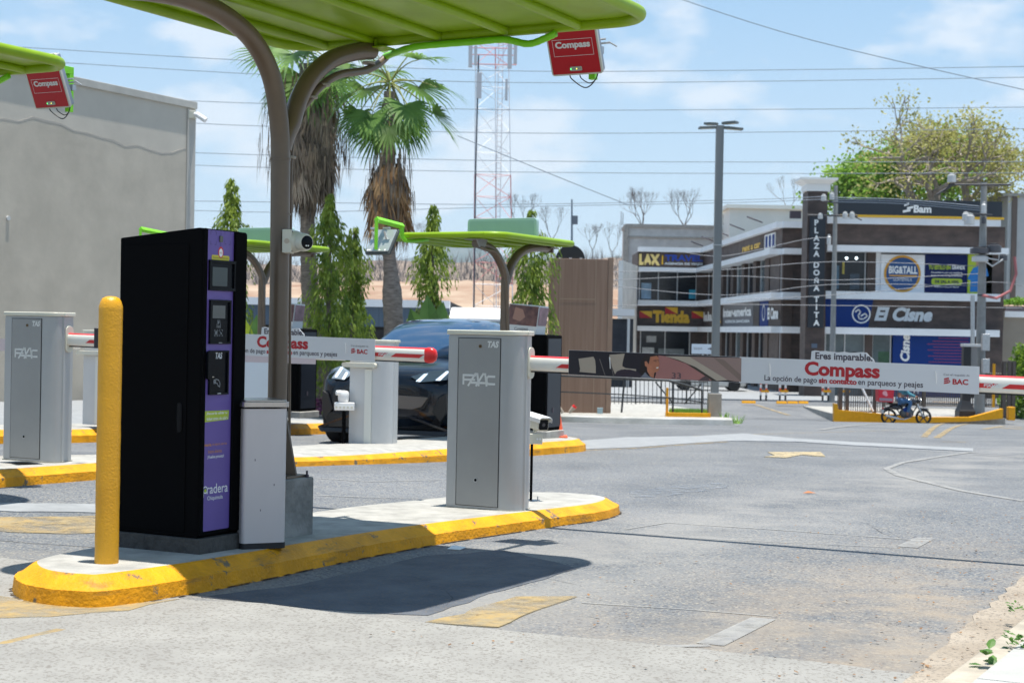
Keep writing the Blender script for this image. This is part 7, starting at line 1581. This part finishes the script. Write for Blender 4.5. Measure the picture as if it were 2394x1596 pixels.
rows = [(.33, b.z-.2), (.33, b.z+.20), (.30, b.z+.26), (.17, b.z+.62), (.15, zt)]; vs = [v for w_, z in rows for v in h(w_, z)]
mb.add(vs, [(4*i+j, 4*i+(j+1) % 4, 4*i+4+(j+1) % 4, 4*i+4+j) for i in range(4) for j in range(4)]+[(3, 2, 1, 0), (16, 17, 18, 19)]); part(T, 'column', mb, M_tot, smooth=False)
mb = MB(); mb.box(b.x-.18, b.x+.55, b.y-.18, b.y+.25, zt+.001, zt+.12); part(T, 'cap', mb, M_aluL, bevel=.01); mb = MB(); mb.box(b.x+.155, b.x+.42, b.y-.1, b.y+.2, b.z+.9, zt); part(T, 'grey_back', mb, mt('totem_grey', (.24, .23, .22), .6))
p = at(2322, 952, 68); mb = MB(); mb.tube([p, (p.x, p.y, at(2322, 850, 68).z)], .06, 10); solo('marker_post', 'yellow post near the right edge, behind the boom tip', 'post', mb, M_yel2, tuple(p))
def barricade(label, x, Y, w=13):
    b = at(x, 936, Y); s = Y/FPX; T = thing('barricade', label, 'barricade', tuple(b), 'W', 'yellow barricades with striped legs'); h_ = 46*s
    for dx in (0, w*s):
        mb = MB(); mb.box(b.x+dx-.04, b.x+dx+.04, b.y-.04, b.y+.04, b.z, b.z+h_*.28); part(T, 'leg', mb, M_tot)
        for k_ in range(4): mb = MB(); mb.box(b.x+dx-.042, b.x+dx+.042, b.y-.042, b.y+.042, b.z+h_*(.28+.18*k_), b.z+h_*(.28+.18*(k_+1))); part(T, 'striped_sleeve', mb, M_cone if k_ % 2 else M_wink)
    for q_ in (.42, .88): mb = MB(); mb.box(b.x+.01, b.x+w*s+.12, b.y-.06, b.y-.043, b.z+h_*q_, b.z+h_*q_+.11); part(T, 'rung', mb, M_yel2)
for x, lb in ((1778, 'first barricade with striped legs right of the lamp post'), (1823, 'second barricade with striped legs right of the lamp post'), (1923, 'barricade with striped legs just left of the yellow wall'), (1967, 'barricade with striped legs half behind the brown fence')): barricade(lb, x, 74.6)
def stop(label, x0, x1, y, Y):
    a, b = at(x0, y, Y), at(x1, y, Y); mb = MB(); mb.prism([(a.y-.1, a.z), (a.y+.1, a.z), (a.y+.07, a.z+.11), (a.y-.07, a.z+.11)], RT(0), a.x, b.x); solo('wheel_stop', label, 'wheel stop', mb, M_yel2, tuple(a), group='yellow wheel stops', bevel=.01)
stop('yellow wheel stop just right of the lamp post', 1734, 1766, 942, 73.5); stop('yellow wheel stop under the first barricade pair', 1815, 1839, 943, 73.5); stop('middle yellow wheel stop of the row of three', 1841, 1865, 943, 73.5); stop('last yellow wheel stop of the row of three', 1867, 1889, 943, 73.5)
stop('long yellow kerb stop behind the fence right of the motorcycle', 2181, 2249, 944, 78); stop('yellow kerb stop at the right edge of the picture', 2376, 2440, 942, 78)
# pale forecourt in front of the plaza
patch('plaza_forecourt', [(-18, 76.5), (40, 76.5), (40, 84), (30, 84), (14, 88), (14, 116), (-18, 116)], M_linec, 1.0, px=True) if False else None
mb = MB(); mb.box(4, 34, 77, 118, -3, -2.12); struct('plaza_forecourt', mb, M_linec)
# ---- parked car behind the advert board
PC = dup(T_CAR, rz=R(90), label='silver white car parked side-on behind the boom, only its roof and sill showing')
PC['group'] = 'cars'
M_silver = mt('silver_paint', (.48, .50, .50), .25, .3, coat=.5)
for c_ in kids(PC):
    if c_.name.startswith(('body', 'roof')): c_.data = c_.data.copy(); c_.data.materials[0] = M_silver
w = at(1725+22, 906, 88); PC.location = (w.x, w.y, -2.12)
# ================================================================ motorcycle and rider
Ym = 63.; o_ = at(2117, 992, Ym); o_.z = g(o_.x, Ym); rnd = random.Random(3)
T = thing('motorcycle', 'black motorcycle riding past the yellow kerb wall, side-on', 'motorcycle', tuple(o_)); BASE[T.name] = (0, 0, 0)
wr, wf = (-.63, .30), (.66, .305)
for nm, (x, z), r in (('rear_wheel', wr, .30), ('front_wheel', wf, .305)):
    mb = MB(); k = 28; vs = []
    for i in range(k):
        a = 2*math.pi*i/k
        for j in range(8): b = 2*math.pi*j/8; q = r-.045+.045*math.cos(b); vs.append((x+q*math.cos(a), .045*math.sin(b), z+q*math.sin(a)))
    mb.add(vs, [(i*8+j, i*8+(j+1) % 8, ((i+1) % k)*8+(j+1) % 8, ((i+1) % k)*8+j) for i in range(k) for j in range(8)]); w_ = part(T, nm, mb, M_tyre)
    mb = MB()
    for i in range(5): a = 2*math.pi*i/5+.3; mb.tube([(x, 0, z), (x+(r-.06)*math.cos(a), 0, z+(r-.06)*math.sin(a))], [.03, .018], 6)
    mb.lathe([(.05, -.05), (.06, 0), (.05, .05)], (x, 0, z), 12, axis='y'); part(w_, 'rim', mb, mt('dark_rim', (.05, .05, .055), .4, .6))
M_chr = mt('chrome', (.62, .62, .62), .15, 1.); M_mb = mt('moto_black', (.012, .012, .016), .25, coat=.5)
mb = MB(); mb.tube([(.40, -.07, .80), (wf[0]-.02, -.07, wf[1]+.02)], .022, 8); mb.tube([(.40, .07, .80), (wf[0]-.02, .07, wf[1]+.02)], .022, 8); part(T, 'front_fork', mb, M_chr)
mb = MB(); mb.tube([(.33, 0, .92), (.42, 0, .72), (.20, 0, .35), (-.15, 0, .30), (-.30, 0, .55), (-.60, 0, .72)], .025, 8); mb.tube([(.40, 0, .76), (.0, 0, .72), (-.35, 0, .66)], .025, 8); mb.tube([(-.2, -.06, .38), (wr[0], -.06, wr[1])], .022, 6); mb.tube([(-.2, .06, .38), (wr[0], .06, wr[1])], .022, 6); part(T, 'frame', mb, M_mb)
def ell(c, s, mat, nm, par=None, rot=0.):
    mb = MB(); vs = []; n_, m_ = 16, 10
    for i in range(m_+1):
        for j in range(n_):
            ph = math.pi*i/m_; a = 2*math.pi*j/n_; x = s[0]*math.sin(ph)*math.cos(a); y = s[1]*math.sin(ph)*math.sin(a); z = s[2]*math.cos(ph); x, z = x*math.cos(rot)-z*math.sin(rot), x*math.sin(rot)+z*math.cos(rot); vs.append((c[0]+x, c[1]+y, c[2]+z))
    mb.add(vs, [(i*n_+j, i*n_+(j+1) % n_, (i+1)*n_+(j+1) % n_, (i+1)*n_+j) for i in range(m_) for j in range(n_)]); return part(par or T, nm, mb, mat)
ell((.17, 0, .86), (.27, .14, .14), M_mb, 'fuel_tank', rot=-.1); ell((-.32, 0, .80), (.38, .13, .07), mt('seat_vinyl', (.012, .012, .012), .6), 'seat'); ell((.03, 0, .45), (.27, .15, .21), mt('engine_grey', (.12, .12, .12), .4, .6), 'engine'); ell((-.02, -.14, .58), (.12, .03, .09), M_blue, 'side_cover'); ell((-.36, 0, .66), (.26, .12, .10), M_mb, 'tail_cowl')
ell((.47, 0, .90), (.09, .09, .09), M_mb, 'headlight_shell'); ell((.53, 0, .90), (.04, .075, .075), M_chr, 'headlight'); ell((wf[0], 0, wf[1]+.31), (.22, .06, .04), M_mb, 'mudguard', rot=-.1); ell((wr[0]-.02, 0, wr[1]+.33), (.28, .07, .05), M_mb, 'mudguard', rot=.25); ell((-.86, 0, .60), (.03, .08, .05), M_red, 'tail_light')
mb = MB(); mb.tube([(.15, -.14, .30), (-.10, -.15, .22), (-.30, -.15, .24)], .025, 8); mb.tube([(-.30, -.15, .24), (-.80, -.16, .36)], [.045, .05], 10); part(T, 'exhaust', mb, M_chr)
mb = MB(); mb.tube([(.33, -.34, 1.03), (.36, -.2, 1.05), (.40, 0, .98), (.36, .2, 1.05), (.33, .34, 1.03)], .014, 8); part(T, 'handlebar', mb, M_mb)
for s_ in (-1, 1):
    mb = MB(); mb.tube([(.36, s_*.22, 1.05), (.38, s_*.27, 1.20)], .008, 6); m2 = part(T, 'mirror_stem', mb, M_mb); mb = MB(); mb.lathe([(.01, -.02), (.055, -.015), (.055, 0), (.01, .005)], (.38, s_*.27, 1.23), 12, axis='x'); part(m2, 'mirror', mb, M_chr)
mb = MB(); mb.box(-.92, -.84, -.10, .10, .42, .56); part(T, 'number_plate', mb, M_aluL)
bx = thing('delivery_box', 'red delivery box with a white round mark strapped behind the rider', 'delivery box', (o_.x, o_.y, o_.z)); BASE[bx.name] = (0, 0, 0)
M_bag = mt('bag_red', (.60, .015, .035), .5, var=.1, vs=4); mb = MB(); mb.prism([(-1.08, .86), (-.52, .84), (-.50, 1.38), (-1.10, 1.42)], FR(0), -.25, .25); part(bx, 'shell', mb, M_bag, bevel=.03)
mb = MB(); mb.prism([(-1.05, .90), (-.56, .885), (-.56, .99), (-1.05, 1.005)], FR(-.25), .001, .004); part(bx, 'reflective_band', mb, mt('band_grey', (.30, .22, .26), .4)); mb = MB(); mb.disc((-.85, 1.18), .085, FR(-.25), .003); mb.disc((-.80, 1.12), .055, FR(-.25), .004); part(bx, 'round_mark', mb, mt('mark_pink', (.75, .35, .38), .5))
# rider: one continuous skinned body, with clothing areas coloured on separate close-fitting shells
def skin(T, nm, V, E_, rad, mat, root=0, lv=2):
    me = bpy.data.meshes.new(nm); me.from_pydata(V, E_, []); o = bpy.data.objects.new(nm, me); COL.objects.link(o)
    sk = o.modifiers.new('s', 'SKIN'); sk.use_smooth_shade = True
    for i, r_ in enumerate(rad): me.skin_vertices[0].data[i].radius = (r_, r_)
    me.skin_vertices[0].data[root].use_root = True
    sb = o.modifiers.new('u', 'SUBSURF'); sb.levels = sb.render_levels = lv
    dg = bpy.context.evaluated_depsgraph_get(); ev = o.evaluated_get(dg); m2 = bpy.data.meshes.new_from_object(ev); bpy.data.objects.remove(o)
    m2.materials.clear(); m2.materials.append(mat); m2.shade_smooth(); q = bpy.data.objects.new(nm, m2); COL.objects.link(q); q.parent = T; return q
Rd = thing('person', 'rider in a teal jacket and blue jeans seated on the motorcycle', 'person', tuple(o_)); BASE[Rd.name] = (0, 0, 0)
M_skin = mt('skin', (.30, .15, .09), .5)
V = [(-.22, 0, .92), (-.20, 0, 1.08), (-.12, 0, 1.28), (-.06, 0, 1.42), (-.02, 0, 1.50), (.02, 0, 1.62), (.03, 0, 1.70),
     (-.10, -.20, 1.40), (.02, -.27, 1.18), (.28, -.30, 1.07), (-.10, .20, 1.40), (.02, .27, 1.18), (.28, .30, 1.07),
     (-.20, -.11, .90), (.14, -.19, .88), (.02, -.18, .46), (.02, -.18, .36), (.14, -.18, .34), (-.20, .11, .90), (.14, .19, .88), (.02, .18, .46), (.02, .18, .36), (.14, .18, .34)]
E_ = [(0, 1), (1, 2), (2, 3), (3, 4), (4, 5), (5, 6), (3, 7), (7, 8), (8, 9), (3, 10), (10, 11), (11, 12), (0, 13), (13, 14), (14, 15), (15, 16), (16, 17), (0, 18), (18, 19), (19, 20), (20, 21), (21, 22)]
rad = [.13, .125, .15, .12, .05, .095, .085, .06, .045, .033, .06, .045, .033, .095, .075, .045, .04, .035, .095, .075, .045, .04, .035]
body = skin(Rd, 'body', V, E_, rad, M_skin)
def shell(nm, idx, mat, gr=.012):
    m_ = {a: i for i, a in enumerate(idx)}; return skin(Rd, nm, [V[a] for a in idx], [(m_[a], m_[b]) for a, b in E_ if a in m_ and b in m_], [rad[a]+gr for a in idx], mat)
shell('jacket', [1, 2, 3, 7, 8, 9, 10, 11, 12], mt('jacket_teal', (.06, .22, .28), .7, var=.2, vs=6), .016); shell('jeans', [0, 13, 14, 15, 18, 19, 20], mt('jeans_blue', (.05, .13, .26), .8, var=.25, vs=8))
for s_ in (-1, 1):
    ell((.09, s_*.18, .345), (.14, .05, .05), M_ink, 'shoe', Rd)
    mb = MB(); c = Vector((.31, s_*.30, 1.06)); mb.tube([c+Vector((-.05, 0, .01)), c], [.03, .038], 8); hd = part(Rd, 'hand', mb, M_skin)
    mb = MB()
    for k_ in range(4): y_ = s_*(.265+.022*k_); mb.tube([(.325, y_, 1.085), (.36, y_, 1.075), (.362, y_, 1.045), (.335, y_, 1.03)], [.011, .0105, .010, .008], 6)
    mb.tube([(.31, s_*.255, 1.06), (.33, s_*.25, 1.03), (.345, s_*.262, 1.02)], [.012, .011, .009], 6); part(hd, 'fingers', mb, M_skin)
hm = ell((.03, 0, 1.70), (.145, .125, .145), mt('helmet_black', (.015, .015, .018), .2, coat=.6), 'helmet', Rd); ell((.10, 0, 1.69), (.085, .105, .06), M_blackg, 'visor', hm)
mb = MB(); mb.tube([(-.17, -.12, 1.38), (-.02, -.13, 1.36), (.06, -.10, 1.18), (.02, -.08, 1.02)], .018, 6); part(Rd, 'harness_strap', mb, M_dred)

for o in (T, bx, Rd): o.scale = (1.07,)*3
# ================================================================ air
mb = MB(); mb.box(-9300, 9300, -60, 9300, -90, 700)
hz = bpy.data.materials.new('air'); hz.use_nodes = True; t = hz.node_tree; t.nodes.clear(); o_ = N('ShaderNodeOutputMaterial', t); v_ = N('ShaderNodeVolumePrincipled', t)
v_.inputs['Color'].default_value = (.70, .86, 1, 1); v_.inputs['Density'].default_value = .00006; v_.inputs['Anisotropy'].default_value = .2; t.links.new(v_.outputs[0], o_.inputs['Volume'])
o = mesh_obj('haze', mb, hz, smooth=False); tag(o, kind='stuff')
